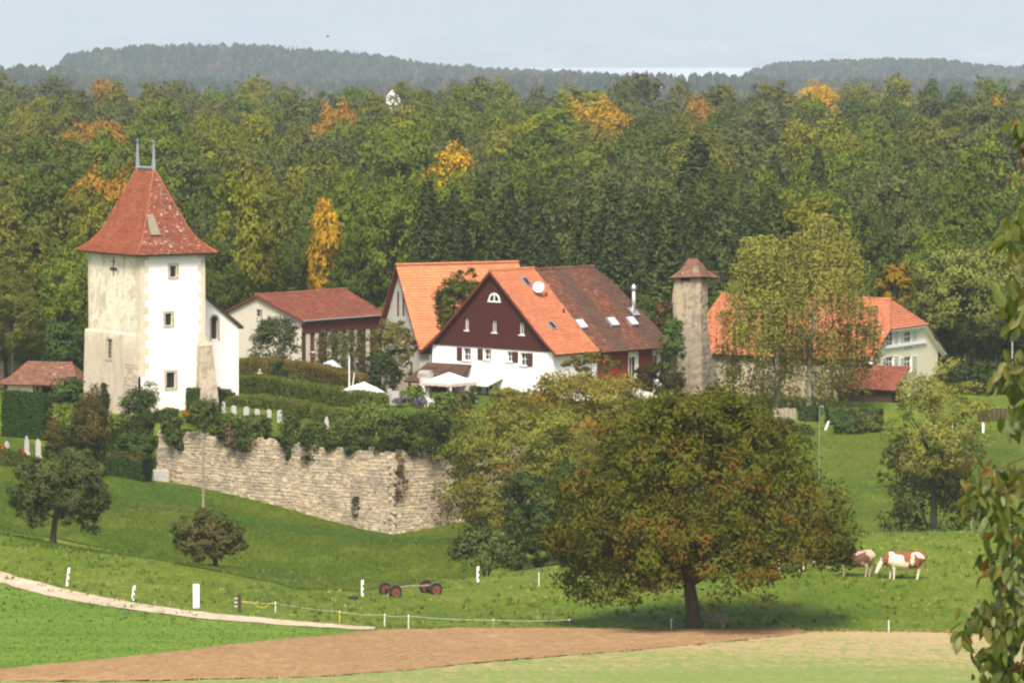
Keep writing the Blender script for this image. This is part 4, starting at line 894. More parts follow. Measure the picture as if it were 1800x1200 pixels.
mk('wall', *wall_face(lambda u, d, z: H.w(-HW + d, u, z), 0, HL, HB, [(0, -26.4), (HL, -26.4)]), M['dark_wood'], fh)
kE, kR = (0.78, -26.2), (ha, hzr + 0.12)
def slope(s0, s1, e0=0.0, e1=0.0, dz=0.0): return [(H.w(kE[0], s0 + e0, kE[1] + dz), H.w(kE[0], s1 + e1, kE[1] + dz)), (H.w(-1.0, s0, -24.75 + dz), H.w(-1.0, s1, -24.75 + dz)), (H.w(kR[0], s0, kR[1] + dz), H.w(kR[0], s1, kR[1] + dz))]
tiled(fh, 'roof', slope(-0.5, 4.75), M['tile_orange'], 0.24, 0.24, 0.16, 31, body='brown_wood')
for i, (a, b_, mt) in enumerate(((4.75, 6.6, 'tile_mottled'), (6.6, 8.5, 'tile_brown'), (8.5, 10.9, 'tile_mottled'))): tiled(fh, 'roof', slope(a, b_, dz=-0.11), M[mt], 0.24, 0.24, 0.16, 32 + i)
tiled(fh, 'roof', [(H.w(kE[0], 10.9, kE[1] - 0.11), H.w(kE[0] + 0.05, 14.2, kE[1] - 0.2)), (H.w(-1.0, 10.9, -24.86), H.w(-1.0, 13.9, -24.95)), (H.w(-5.2, 10.9, -21.12), H.w(-5.2, 12.9, -21.2)), (H.w(kR[0], 10.9, kR[1] - 0.11), H.w(kR[0], 11.9, kR[1] - 0.15))], M['tile_brown'], 0.24, 0.24, 0.16, 36)
tiled(fh, 'roof', [(H.w(-14.35, -0.5, -26.78), H.w(-14.35, 12.6, -26.78)), (H.w(-12.2, -0.5, -25.15), H.w(-12.2, 12.4, -25.15)), (H.w(kR[0], -0.5, kR[1]), H.w(kR[0], 11.9, kR[1]))], M['tile_orange'], 0.4, 0.4, 0.16, 37, body='brown_wood')
ridge_cap(fh, H.w(ha, -0.52, kR[1] + 0.03), H.w(ha, 4.75, kR[1] + 0.03), M['tile_orange'], 0.13)
ridge_cap(fh, H.w(ha, 4.8, kR[1] - 0.08), H.w(ha, 12.0, kR[1] - 0.12), M['tile_mottled'], 0.13)
# things fixed to the right-hand slope
def on_slope(px, py):                              # point where a sight line meets the upper slope plane
    a, b_, c = np.array(H.w(-1.0, 0, -24.75)), np.array(H.w(-1.0, 8, -24.75)), np.array(H.w(kR[0], 0, kR[1])); nrm = unit(np.cross(b_ - a, c - a)); r = ray(px, py); nrm = nrm if nrm[2] > 0 else -nrm
    return r * ((a @ nrm) / (r @ nrm)), nrm
upv = unit(np.array(H.w(kR[0], 0, kR[1])) - np.array(H.w(-1.0, 0, -24.75))); sdv = np.array([H.s[0], H.s[1], 0])
for (x0, y0, w, h, col) in ((924.5, 496, 0.62, 0.95, 'glass'), (970, 573, 0.62, 0.85, 'glass'), (1021.5, 570, 0.95, 1.0, 'skyglass'), (1077, 566, 0.95, 0.95, 'skyglass'), (1111, 565, 0.9, 0.95, 'skyglass')):
    if 'skyglass' not in M: M['skyglass'] = glass_mat('sky_glass', (0.55, 0.6, 0.62), 0.12)
    p, nn = on_slope(x0, y0); m = MB()
    def rect(m, hw, hh, z0, z1): m.hexa([p + sdv * a * hw + upv * c * hh + nn * z for z in (z0, z1) for a, c in ((-1, -1), (1, -1), (1, 1), (-1, 1))])
    rect(m, w / 2, h / 2, -0.05, 0.12); s = m.build('skylight', M['zinc'], fh); m = MB(); rect(m, w / 2 - 0.09, h / 2 - 0.09, 0.121, 0.14); m.build('pane', M[col], s)
p, nn = on_slope(941, 516); m = MB()
fd = unit(np.array([-0.1, -0.9, 0.35])); ax1 = unit(np.cross(fd, (0, 0, 1))); ax2 = np.cross(ax1, fd); c0 = p + nn * 0.55 + np.array([0, 0, 0.12])
P = [c0 + fd * (0.09 * (r / 0.45) ** 2) + (ax1 * cos(a) + ax2 * sin(a)) * r for r in (0.02, 0.2, 0.36, 0.45) for a in np.linspace(0, 2 * pi, 20, endpoint=False)]
m.add(P, [(i * 20 + j, i * 20 + (j + 1) % 20, (i + 1) * 20 + (j + 1) % 20, (i + 1) * 20 + j) for i in range(3) for j in range(20)] + [tuple(range(20))])
ds = m.build('satellite_dish', M['white'], fh, True)
m = MB(); m.tube([p - nn * 0.05, p + nn * 0.3, c0], 0.035, 6); m.tube([c0 - ax2 * 0.4, c0 + fd * 0.42 - ax2 * 0.1], 0.015, 5); m.build('dish_arm', M['zinc'], ds)
p, nn = on_slope(1114, 548); m = MB(); m.tube([p - (0, 0, 0.2), p + (0, 0, 1.75)], [0.16, 0.16], 10); m.tube([p + (0, 0, 1.75), p + (0, 0, 2.05), p + (0, 0, 2.3)], [0.22, 0.22, 0.04], 10)
ch = m.build('flue_pipe', M['steel'], fh, True); m = MB(); m.hexa([p + sdv * a * 0.4 + upv * c * 0.45 + nn * z for z in (0.02, 0.08) for a, c in ((-1, -1), (1, -1), (1, 1), (-1, 1))]); m.build('flashing', M['steel'], ch)
for px, py in ((960, 522), (991, 551)):
    p, nn = on_slope(px, py); m = MB(); m.tube([p - nn * 0.05, p + (0, 0, 0.32)], 0.08, 8); m.tube([p + (0, 0, 0.32), p + (0, 0, 0.42)], [0.14, 0.02], 8); m.build('roof_vent', M['dark_wood'], fh)
# lean-to porch roof and entrance below the left of the gable
q0, q1 = H.on_s(752, 641)[0], H.on_s(829, 646)[0]
tiled(fh, 'porch_roof', [(H.w(q0 - 1.1, -1.7, -29.05), H.w(q1 - 0.05, -1.7, -29.0)), (H.w(q0 + 0.1, 0.0, -27.55), H.w(q1, 0.0, -27.5))], M['tile_brown'], 0.2, 0.25, 0.12, 41)
m = MB(); mbox(m, hf, q0 + 0.2, q1 - 1.6, -0.06, -0.01, HB, -28.1); m.build('door', M['brown_wood'], fh)
for u in (q0 - 0.6, q1 - 0.3):
    m = MB(); mbox(m, hf, u - 0.07, u + 0.07, -1.6, -1.45, HB, -29.1); m.build('porch_post', M['dark_wood'], fh)
q2, q3 = H.on_s(829, 660)[0], H.on_s(885, 668)[0]; M['awning_cloth'] = simple('awning_cloth', (0.56, 0.5, 0.42), 0.85, 0.1, 3)
m = MB(); m.hexa([hf(q2 + 0.1, -1.9, -28.95), hf(q3, -1.9, -29.0), hf(q3, -0.01, -28.42), hf(q2 + 0.1, -0.01, -28.42), hf(q2 + 0.1, -1.9, -28.90), hf(q3, -1.9, -28.95), hf(q3, -0.01, -28.37), hf(q2 + 0.1, -0.01, -28.37)])
m.build('awning', M['awning_cloth'], fh)
for u in (q2 + 0.4, q2 + 1.6):
    w = (u, u + 0.8, -30.6, -28.75); window(fh, lambda u_, d, z: H.w(u_, d - 0.1, z), *w, 0.08, 1, 1, 'white', 0.06, None)
# downpipe on the left-hand corner
m = MB(); m.tube([hf(-HW - 0.15, -0.1, HB), hf(-HW - 0.15, -0.1, -26.9)], 0.06, 6); m.build('downpipe', M['zinc'], fh)

# ------------------------------------------------------------------ stone chimney tower and the half-hipped farmhouse on the right
C = Frame(XPY(1232, 370, 690), 370, 30)
st = thing('chimney_tower', 'tall tapering weathered stone chimney tower with small tiled cap roof', 'tower', C.w(-1.2, 1.2, -30.9))
sec = []
for (py, xl, xm, xr) in ((700, 1190, 1234, 1270), (660, 1190, 1234, 1260), (610, 1188, 1233, 1248), (560, 1184, 1232, 1241), (530, 1182, 1232, 1240), (505, 1183, 1232, 1239), (488, 1187, 1232, 1237)):
    zz = PY(1232, py, 370)[2]; gl = C.on_s(xl, py)[0]; gm = C.on_s(xm, py)[0]; sr = C.on_g(xr, py, gm)[0]; sec.append((gl, gm, max(1.2, sr), zz))
rg = np.random.default_rng(61); S_ = np.array(sec)[::-1]; zs = np.linspace(S_[0, 3], S_[-1, 3], 44) if S_[0, 3] < S_[-1, 3] else np.linspace(S_[-1, 3], S_[0, 3], 44); o_ = np.argsort(S_[:, 3]); V = []; nr = 28
for zz in zs:                                      # rough masonry: rings of points pushed in and out
    gl, gm, sr = (np.interp(zz, S_[o_, 3], S_[o_, c]) for c in range(3)); ring_ = []
    for (a0, b0), (a1, b1) in (((gl, 0), (gm, 0)), ((gm, 0), (gm, sr)), ((gm, sr), (gl, sr)), ((gl, sr), (gl, 0))): ring_ += [(a0 + (a1 - a0) * t / 7, b0 + (b1 - b0) * t / 7) for t in range(7)]
    mid_g, mid_s = (gl + gm) / 2, sr / 2
    for g_, s_ in ring_: k_ = 1 + rg.normal(0, 0.016); V.append(C.w(mid_g + (g_ - mid_g) * k_, mid_s + (s_ - mid_s) * k_, zz + rg.normal(0, 0.02)))
Fc = [(i * nr + j, i * nr + (j + 1) % nr, (i + 1) * nr + (j + 1) % nr, (i + 1) * nr + j) for i in range(43) for j in range(nr)] + [tuple(range(43 * nr, 44 * nr))]
o = mk('shaft', V, Fc, M['stack_stone'], st)
gl, gm, sr, zt = sec[-1]
m = MB(); m.hexa([C.w(gm - 0.7, -0.16, zt - 0.05), C.w(gm + 0.02, -0.16, zt - 0.05), C.w(gm + 0.02, 0.5, zt - 0.05), C.w(gm - 0.7, 0.5, zt - 0.05), C.w(gm - 0.62, -0.1, zt + 0.85), C.w(gm - 0.4, -0.1, zt + 1.0), C.w(gm - 0.4, 0.5, zt + 1.0), C.w(gm - 0.62, 0.5, zt + 0.85)]); m.build('stone_cheek', M['stack_stone'], st)
m = MB(); mbox(m, lambda u, d, z: C.w(u, d, z), gl + 0.5, gl + 1.35, -0.03, 0.02, zt - 0.3, zt - 0.02); m.build('smoke_opening', M['dark'], st)
ctr = ((gl + gm) / 2 + 0.2, sr / 2)
rt = [C.w(ctr[0] - 0.42, ctr[1], zt + 1.55), C.w(ctr[0] + 0.3, ctr[1], zt + 1.55)]
ea = [C.w(gl - 0.35, -0.4, zt - 0.08), C.w(gm + 0.35, -0.4, zt + 0.1), C.w(gm + 0.75, sr + 0.9, zt - 0.12), C.w(gl - 0.3, sr + 0.5, zt - 0.08)]
mid = [tuple(np.array(ea[i]) * 0.42 + np.array(rt[j]) * 0.58 - (0, 0, 0.3)) for i, j in ((0, 0), (1, 1), (2, 1), (3, 0))]
tiled(st, 'roof', [(ea[0], ea[1]), (mid[0], mid[1]), (rt[0], rt[1])], M['tile_cap'], 0.2, 0.2, 0.1, 51)
tiled(st, 'roof', [(ea[1], ea[2]), (mid[1], mid[2]), (rt[1], rt[1])], M['tile_cap'], 0.2, 0.2, 0.1, 52)
tiled(st, 'roof', [(ea[2], ea[3]), (mid[2], mid[3]), (rt[1], rt[0])], M['tile_cap'], 0.2, 0.2, 0.1, 53)
tiled(st, 'roof', [(ea[3], ea[0]), (mid[3], mid[0]), (rt[0], rt[0])], M['tile_cap'], 0.2, 0.2, 0.1, 54)

R = Frame(XPY(1530, 372, 640), 372, 30); RB = -31.3
rh = thing('half_hipped_house', 'cream house with half-hipped red roof and green chevron shutters behind birches', 'house', R.w(-8, 7, RB))
RLn, RS0, RS1 = 16.8, 0.0, 13.2; rzr, rze = -23.1, -27.5; rsm = 6.6; rzh = -25.2
rzs = lambda s: rze + (rzr - rze) * (1 - abs(s - rsm) / 7.1)
mk('wall', *wall_face(lambda u, d, z: R.w(u, d, z), -RLn, 0, RB, [(-RLn, -27.3), (0, -27.3)]), M['plaster_shed'], rh)
gs = lambda u, d, z: R.w(-d, u, z)
wins = []
for (xa, xb) in ((1558.5, 1570.5), (1589.5, 1602)):
    ua, z1_ = R.on_g(xa, 583, 0); ub, z0_ = R.on_g(xb, 609, 0); wins.append((ua, ub, z0_, z1_))
lowr = [(ua, ub, z0_ - 2.1, z1_ - 2.1) for ua, ub, z0_, z1_ in wins]
mk('wall', *wall_face(gs, RS0, RS1, RB, [(0, rzs(0) - 0.15), (2.9, rzh - 0.1), (10.3, rzh - 0.1), (RS1, rzs(13.2) - 0.15)], [(*q, 0.18) for q in wins + lowr]), M['plaster_cream'], rh)
mk('wall', *wall_face(lambda u, d, z: R.w(u, RS1 - d, z), -RLn, 0, RB, [(-RLn, -27.3), (0, -27.3)]), M['plaster_shed'], rh)
mk('wall', *wall_face(lambda u, d, z: R.w(-RLn + d, u, z), RS0, RS1, RB, [(0, rzs(0)), (rsm, rzr - 0.1), (RS1, rzs(RS1))]), M['plaster_shed'], rh)
M['green_paint'] = simple('green_paint', (0.08, 0.13, 0.10), 0.6, 0.15, 5)
for q in wins + lowr:
    wd = window(rh, gs, *q, 0.14, 1, 2, 'white', 0.06, 'pale_stone')
    for sd in (-1, 1):
        wv = (q[1] - q[0]) * 0.62; a = q[0] - wv - 0.03 if sd < 0 else q[1] + 0.03
        m = MB(); mbox(m, gs, a, a + wv, -0.06, -0.012, q[2], q[3]); sh = m.build('shutter', M['white'], wd)
        m = MB(); hgt = q[3] - q[2]; nst = 5
        for i in range(-1, nst):
            zb_ = q[2] + hgt * i / nst; rise = wv * 0.55
            for (u0_, u1_, za_, zb2) in ((a, a + wv, zb_, zb_ + rise) if sd < 0 else (a, a + wv, zb_ + rise, zb_),):
                cl = lambda z: min(max(z, q[2]), q[3]); th = hgt / nst * 0.5
                m.add([gs(u0_, -0.064, cl(za_)), gs(u1_, -0.064, cl(zb2)), gs(u1_, -0.064, cl(zb2 + th)), gs(u0_, -0.064, cl(za_ + th))], [(0, 1, 2, 3)])
        m.build('chevron_stripe', M['green_paint'], sh)
m = MB(); mbox(m, gs, 2.6, 10.6, -0.18, -0.005, -26.80, -26.55); m.build('balcony_band', M['white'], rh)
tiled(rh, 'roof', [(R.w(-RLn - 0.4, -0.55, rze - 0.08), R.w(0.45, -0.55, rze - 0.08)), (R.w(-RLn - 0.4, 2.9, rzh + 0.0), R.w(0.45, 2.9, rzh + 0.0)), (R.w(-RLn - 0.4, rsm, rzr + 0.1), R.w(-1.3, rsm, rzr + 0.1))], M['tile_rose'], 0.26, 0.26, 0.16, 61)
tiled(rh, 'roof', [(R.w(-RLn - 0.4, 13.75, rze - 0.08), R.w(0.45, 13.75, rze - 0.08)), (R.w(-RLn - 0.4, 10.3, rzh), R.w(0.45, 10.3, rzh)), (R.w(-RLn - 0.4, rsm, rzr + 0.1), R.w(-1.3, rsm, rzr + 0.1))], M['tile_rose'], 0.4, 0.4, 0.16, 62)
tiled(rh, 'roof', [(R.w(0.47, 2.9, rzh - 0.02), R.w(0.47, 10.3, rzh - 0.02)), (R.w(-1.3, rsm, rzr + 0.1), R.w(-1.3, rsm + 0.01, rzr + 0.1))], M['tile_rose'], 0.26, 0.26, 0.12, 63)
ridge_cap(rh, R.w(-RLn - 0.4, rsm, rzr + 0.14), R.w(-1.3, rsm, rzr + 0.14), M['tile_rose'], 0.12)
# curved white soffits under the gable edges
for (pts) in ([(2.9, rzh - 0.1), (1.0, -26.5), (0.0, -27.3), (-0.6, -27.75)], [(10.3, rzh - 0.1), (12.0, -26.4), (13.0, -27.2), (14.0, -27.9)]):
    m = MB()
    for (s0, z0_), (s1, z1_) in zip(pts[:-1], pts[1:]): m.hexa([R.w(0.01, s0, z0_ - 0.28), R.w(0.01, s1, z1_ - 0.28), R.w(0.42, s1, z1_ - 0.12), R.w(0.42, s0, z0_ - 0.12), R.w(0.01, s0, z0_), R.w(0.01, s1, z1_), R.w(0.42, s1, z1_ - 0.04), R.w(0.42, s0, z0_ - 0.04)])
    m.build('soffit', M['white'], rh)
m = MB(); mbox(m, lambda u, d, z: R.w(u, d, z), 0.02, 0.40, 2.9, 10.3, rzh - 0.22, rzh - 0.10); m.build('soffit', M['white'], rh)
# low annex with red roof in front
an = thing('shed', 'low open-fronted shed with red tiled roof beside the house with chevron shutters', 'shed', R.w(-1.0, -2.2, -31.2))
A0 = R.on_s(1468, 684, -2.6)[0]; A1 = R.on_s(1565, 684, -2.6)[0]
mk('wall', *wall_face(lambda u, d, z: R.w(u, -0.06 - 0.02 - d, z), A0 + 0.2, A1, -31.2, [(A0, -29.2), (A1, -29.2)]), M['dark_wood'], an)
for u in (A0 + 0.2, (A0 + A1) / 2, A1 - 0.2):
    m = MB(); mbox(m, lambda u_, d, z: R.w(u_, d, z), u - 0.09, u + 0.09, -2.4, -2.2, -31.2, -29.62); m.build('post', M['dark_wood'], an)
m = MB(); mbox(m, lambda u_, d, z: R.w(u_, d, z), A0 + 0.1, A1, -2.35, -2.25, -30.9, -29.95); m.build('plank_front', M['dark_wood'], an)
tiled(an, 'roof', [(R.w(A0 - 0.3, -2.8, -29.75), R.w(A1 + 0.6, -2.8, -29.75)), (R.w(A0 + 0.9, -0.1, -27.95), R.w(A1 + 0.6, -0.1, -27.95))], M['tile_red'], 0.24, 0.24, 0.12, 66)

# ------------------------------------------------------------------ small pavilion at the left
Q = Frame(XPY(34, 366, 676), 366, 14); pv_ = thing('pavilion', 'small low pavilion with red hipped roof behind the ivy wall', 'pavilion', Q.w(1.8, 1.8, -31.0))
qf = lambda u, d, z: Q.w(u, d, z); qze, qzr = -28.95, -27.45
mk('wall', *wall_face(qf, -1.0, 1.15, -31.0, [(-1, qze), (1.15, qze)]), M['plaster_cream'], pv_)
mk('wall', *wall_face(lambda u, d, z: Q.w(u, 3.6 - d, z), -1.0, 4.7, -31.0, [(-1, qze), (4.7, qze)]), M['dark_wood'], pv_)
for u in (1.35, 1.75, 4.6):
    m = MB(); mbox(m, qf, u - 0.1, u + 0.1, 0.0, 0.2, -31.0, qze); m.build('pillar', M['wood'], pv_)
E4 = [(-1.6, -0.6), (5.3, -0.6), (5.3, 4.2), (-1.6, 4.2)]; R2 = [(0.1, 1.8), (3.85, 1.8)]
mid_ = lambda e, r: tuple(np.array(e) * 0.55 + np.array(r) * 0.45)
for i, (a, b_, ra, rb) in enumerate(((0, 1, 0, 1), (1, 2, 1, 1), (2, 3, 1, 0), (3, 0, 0, 0))):
    tiled(pv_, 'roof', [(Q.w(*E4[a], qze - 0.1), Q.w(*E4[b_], qze - 0.1)), (Q.w(*mid_(E4[a], R2[ra]), qze + 0.42), Q.w(*mid_(E4[b_], R2[rb]), qze + 0.42)), (Q.w(*R2[ra], qzr), Q.w(*R2[rb], qzr))], M['tile_cap'], 0.22, 0.22, 0.1, 70 + i, body='brown_wood')
ridge_cap(pv_, Q.w(*R2[0], qzr + 0.03), Q.w(*R2[1], qzr + 0.03), M['tile_cap'], 0.09)
for i, r in ((0, 0), (1, 1)):
    m = MB(); m.tube([Q.w(*E4[i], qze - 0.05), Q.w(*mid_(E4[i], R2[r]), qze + 0.47), Q.w(*R2[r], qzr + 0.05)], 0.06, 6); o = m.build('hip_ridge', M['tile_old'], pv_); at_ = o.data.attributes.new('tone', 'FLOAT', 'FACE'); at_.data.foreach_set('value', np.full(len(o.data.polygons), 0.8, np.float32))

# ------------------------------------------------------------------ far white house peeping over the wood
FH = Frame(XPY(694, 1010, 165), 1010, 30); zf = PY(690, 168, 1010)[2]
wh = thing('far_house', 'tiny white gabled house with red roof peeping over the forest skyline', 'house', FH.w(0, 0, zf - 22))
m = MB(); m.hexa([FH.w(-2.2, 0, zf - 20), FH.w(1.2, 0, zf - 20), FH.w(1.2, 6, zf - 20), FH.w(-2.2, 6, zf - 20), FH.w(-2.2, 0, zf), FH.w(1.2, 0, zf), FH.w(1.2, 6, zf), FH.w(-2.2, 6, zf)])
m.add([FH.w(-2.2, 0, zf), FH.w(1.2, 0, zf), FH.w(-0.5, 0, zf + 1.7)], [(0, 1, 2)]); m.build('wall', M['plaster_farm'], wh)
m = MB(); m.hexa([FH.w(1.5, -0.3, zf - 0.3), FH.w(1.5, 6.3, zf - 0.3), FH.w(-0.5, 6.3, zf + 1.7), FH.w(-0.5, -0.3, zf + 1.7), FH.w(1.5, -0.3, zf - 0.1), FH.w(1.5, 6.3, zf - 0.1), FH.w(-0.5, 6.3, zf + 1.95), FH.w(-0.5, -0.3, zf + 1.95)])
m.hexa([FH.w(-2.5, -0.3, zf - 0.3), FH.w(-2.5, 6.3, zf - 0.3), FH.w(-0.5, 6.3, zf + 1.7), FH.w(-0.5, -0.3, zf + 1.7), FH.w(-2.5, -0.3, zf - 0.1), FH.w(-2.5, 6.3, zf - 0.1), FH.w(-0.5, 6.3, zf + 1.94), FH.w(-0.5, -0.3, zf + 1.94)])
o = m.build('roof', M['tile_red'], wh); at_ = o.data.attributes.new('tone', 'FLOAT', 'FACE'); at_.data.foreach_set('value', np.full(len(o.data.polygons), 0.6, np.float32))

# ------------------------------------------------------------------ retaining wall of rubble stone
def stone_mat():
    m, nt, n, l, b = new_mat('wall_stone'); co = worldco(nt)
    oi = nt.nodes.new('ShaderNodeObjectInfo'); t = N(nt, 'Attribute', attribute_name='tone')
    r = math_(nt, 'FRACT', math_(nt, 'ADD', oi.outputs['Random'], t.outputs['Fac']))
    c = ramp(nt, r, [(0, (0.33, 0.27, 0.185)), (0.35, (0.46, 0.38, 0.265)), (0.7, (0.55, 0.465, 0.33)), (1, (0.38, 0.325, 0.25))])
    f = noise(nt, 7, 5, 0.7, co); g = noise(nt, 0.6, 4, 0.6, co)
    c = mix(nt, math_(nt, 'MULTIPLY', step(nt, f, 0.45, 0.75), 0.45), c, (0.30, 0.245, 0.175))
    c = mix(nt, math_(nt, 'MULTIPLY', step(nt, g, 0.48, 0.60), 0.6), c, (0.27, 0.235, 0.185))
    l.new(c, b.inputs['Base Color']); b.inputs['Roughness'].default_value = 0.95; b.inputs['Specular IOR Level'].default_value = 0.1
    bump(nt, b, f, 0.5, 0.05); return m
M['wall_stone'] = stone_mat(); M['mortar'] = simple('wall_mortar', (0.26, 0.215, 0.155), 0.95, 0.35, 5, bumpy=0.4)
rg = np.random.default_rng(17); stone_vars = []
for v in range(7):                                # unit stones: x along the wall, y out of it, z up
    j = lambda s: rg.uniform(-s, s)
    b8 = [(x + j(0.05), 0.5, z + j(0.07)) for x, z in ((-0.5, -0.5), (0.5, -0.5), (0.5, 0.5), (-0.5, 0.5))]
    f8 = [(x * 0.96 + j(0.05), -0.25 + j(0.08), z * 0.92 + j(0.08)) for x, z in ((-0.5, -0.5), (0.5, -0.5), (0.5, 0.5), (-0.5, 0.5))]
    t8 = [(x * 0.78 + j(0.05), -0.5 + j(0.1), z * 0.7 + j(0.08)) for x, z in ((-0.5, -0.5), (0.5, -0.5), (0.5, 0.5), (-0.5, 0.5))]
    V = np.array(b8 + f8 + t8); Fc = [(i, (i + 1) % 4, 4 + (i + 1) % 4, 4 + i) for i in range(4)] + [(4 + i, 4 + (i + 1) % 4, 8 + (i + 1) % 4, 8 + i) for i in range(4)] + [(8, 9, 10, 11)]
    stone_vars.append((V, Fc, mesh_np('stone', V, Fc, M['wall_stone'], False, {'tone': np.full(9, rg.random())})))
sw = thing('retaining_wall', 'tall dry rubble stone retaining wall below the churchyard hedges', 'wall', (WALL_C[0], WALL_C[1], g1(WALL_C[0], WALL_C[1] - 1)))
stones = []; core = MB()
def rubble(u0, u1, z0, z1, out):                   # random rubble: split a patch until the pieces are stone sized
    w, h = u1 - u0, z1 - z0; hm, wm = rg.uniform(0.22, 0.44), rg.uniform(0.34, 0.72)
    if h > hm and h > 0.3:
        f = rg.uniform(0.34, 0.66); rubble(u0, u1, z0, z0 + h * f, out); rubble(u0, u1, z0 + h * f, z1, out)
    elif w > wm and w > 0.36:
        f = rg.uniform(0.32, 0.68); rubble(u0, u0 + w * f, z0, z1, out); rubble(u0 + w * f, u1, z0, z1, out)
    else: out.append((u0, u1, z0, z1))
BAT = 0.035
for (A, Bp, za, zb_, vis) in ((WALL_L, WALL_C, -30.45, -30.42, 1.0), (WALL_C, tuple(np.array(WALL_R) + unit(np.array(WALL_R) - np.array(WALL_C)) * 3.5), -30.42, -30.2, 0.8)):
    A = np.array(A); Bp = np.array(Bp); d = Bp - A; L = np.linalg.norm(d); d /= L; nrm = np.array([d[1], -d[0]]); nrm = nrm if nrm[1] < 0 else -nrm
    ang = math.atan2(d[1], d[0]); topz = lambda u: za + (zb_ - za) * u / L + 0.13 * sin(u * 1.7) + 0.09 * sin(u * 4.1)
    gzs = lambda u: float(LOW(*(A + d * u + nrm * 0.6))[0]) - 0.35
    us = np.linspace(0.0 if vis == 1.0 else 0.55, L if vis < 1 else L - 0.3, 14); dp = lambda a: 0.45 if (vis == 1.0 and a > L - 3.4) or (vis < 1 and a < 2.4) else 2.0
    for a, b_ in zip(us[:-1], us[1:]):
        zb0 = min(gzs(a), gzs(b_)) - 0.6; q = lambda u, o, z: (*(A + d * u + nrm * o), z)
        bo = BAT * (topz(a) - zb0)
        core.hexa([q(a, bo, zb0), q(b_, bo, zb0), q(b_, -dp(a), zb0), q(a, -dp(a), zb0), q(a, 0, topz(a) - 0.12), q(b_, 0, topz(b_) - 0.12), q(b_, -dp(a), topz(b_) - 0.25), q(a, -dp(a), topz(a) - 0.25)])
    ztop = max(topz(u) for u in us) + 0.1; zmin = min(gzs(u) for u in us) - 0.2; z = ztop
    while z > zmin:
        hb = rg.uniform(0.7, 1.3); u = -rg.uniform(0, 1.5)
        while u < L + 0.3:
            wb = rg.uniform(1.6, 3.4); pcs = []; rubble(u, u + wb, z - hb, z, pcs); u += wb
            for (a, b_, c, e) in pcs:
                uc, zc = (a + b_) / 2, (c + e) / 2
                if -0.25 < uc < L + 0.25 and zc < topz(uc) and e > gzs(uc):
                    p = A + d * uc + nrm * (BAT * (topz(uc) - zc) + rg.uniform(-0.03, 0.05)); zc += 0.05 * sin(uc * 0.9 + zc * 0.7)
                    stones.append(((p[0], p[1], zc), ang, ((b_ - a) * 0.95, rg.uniform(0.13, 0.2), (e - c) * 0.92), rg.integers(7), vis * (b_ - a) * (e - c)))
        z -= hb
dl, dr_ = unit(np.array(WALL_L) - np.array(WALL_C)), unit(np.array(WALL_R) - np.array(WALL_C)); cw = [np.array(WALL_C) + dl * 0.35 + dr_ * 0.35, np.array(WALL_C) + dl * 4.6 + dr_ * 0.3, np.array(WALL_C) + dl * 0.3 + dr_ * 4.6]
core.add([(*p, zz) for zz in (-38.0, -30.7) for p in cw], [(0, 1, 2), (5, 4, 3), (0, 3, 4, 1), (1, 4, 5, 2), (2, 5, 3, 0)])
stones.sort(key=lambda s: -s[4])
wc = core.build('wall_core', M['mortar'], sw)
Vs, Fs, ts, n0 = [], [], [], 0
for i, (p, ang, sc, v, _) in enumerate(stones):
    if i < 300:
        o = bpy.data.objects.new('stone', stone_vars[v][2]); COL.objects.link(o); o.parent = sw
        o.location = np.array(p) - ORG[sw.name][0]; o.rotation_euler = (0, rg.normal(0, 0.02), ang); o.scale = sc
    else:
        V = stone_vars[v][0] * np.array(sc); c_, s_ = cos(ang), sin(ang)
        Vs.append(np.stack([V[:, 0] * c_ - V[:, 1] * s_, V[:, 0] * s_ + V[:, 1] * c_, V[:, 2]], 1) + np.array(p)); Fs += [tuple(k + n0 for k in f) for f in stone_vars[v][1]]; n0 += len(V); ts += [rg.random()] * 9
o = mk('small_stones', np.concatenate(Vs), Fs, M['wall_stone'], sw, False, {'tone': ts}); o['kind'] = 'stuff'

# ------------------------------------------------------------------ churchyard: hedges, graves, topiary
def hp(px, py_top, Y, h):                          # hedge point from its top edge in the photo
    p = PY(px, py_top, Y); return (p[0], p[1], min(p[2] - h, g1(p[0], p[1])) - 0.05, p[2])
hedge('clipped_hedge', 'long clipped green hedge stepping down behind the gravestones, the nearer row', [hp(405, 700, 354, 1.2), hp(460, 696, 351, 1.3), hp(530, 706, 346, 1.3), hp(600, 722, 340, 1.2), hp(625, 728, 338.5, 1.1)], 1.0, (0.16, 0.20, 0.038), 'leaf', 260, 0.085, 1)
hedge('clipped_hedge', 'long dense green hedge between gravestone hedge and brown hedge, reaching the garden', [hp(425, 664, 368, 1.6), hp(455, 660, 366, 1.6), hp(500, 667, 362, 1.5), hp(540, 676, 358, 1.5), hp(600, 684, 352, 1.5), hp(668, 694, 347, 1.4)], 1.5, (0.14, 0.19, 0.03), 'leaf', 240, 0.09, 2)
hedge('beech_hedge', 'tall brownish green hedge in front of the barn', [hp(390, 636, 380, 2.0), hp(450, 630, 377, 2.2), hp(550, 640, 372, 2.4), hp(600, 652, 366, 2.2), hp(645, 662, 361, 2.2)], 1.4, (0.18, 0.16, 0.036), 'leaf_autumn', 220, 0.09, 3)
hedge('low_hedge', 'low rust topped hedge against the foot of the tower buttress', [hp(338, 682, 350.0, 1.4), hp(372, 680, 354, 1.4), hp(405, 690, 355.5, 1.3)], 1.0, (0.05, 0.09, 0.016), 'leaf_autumn', 280, 0.085, 4)
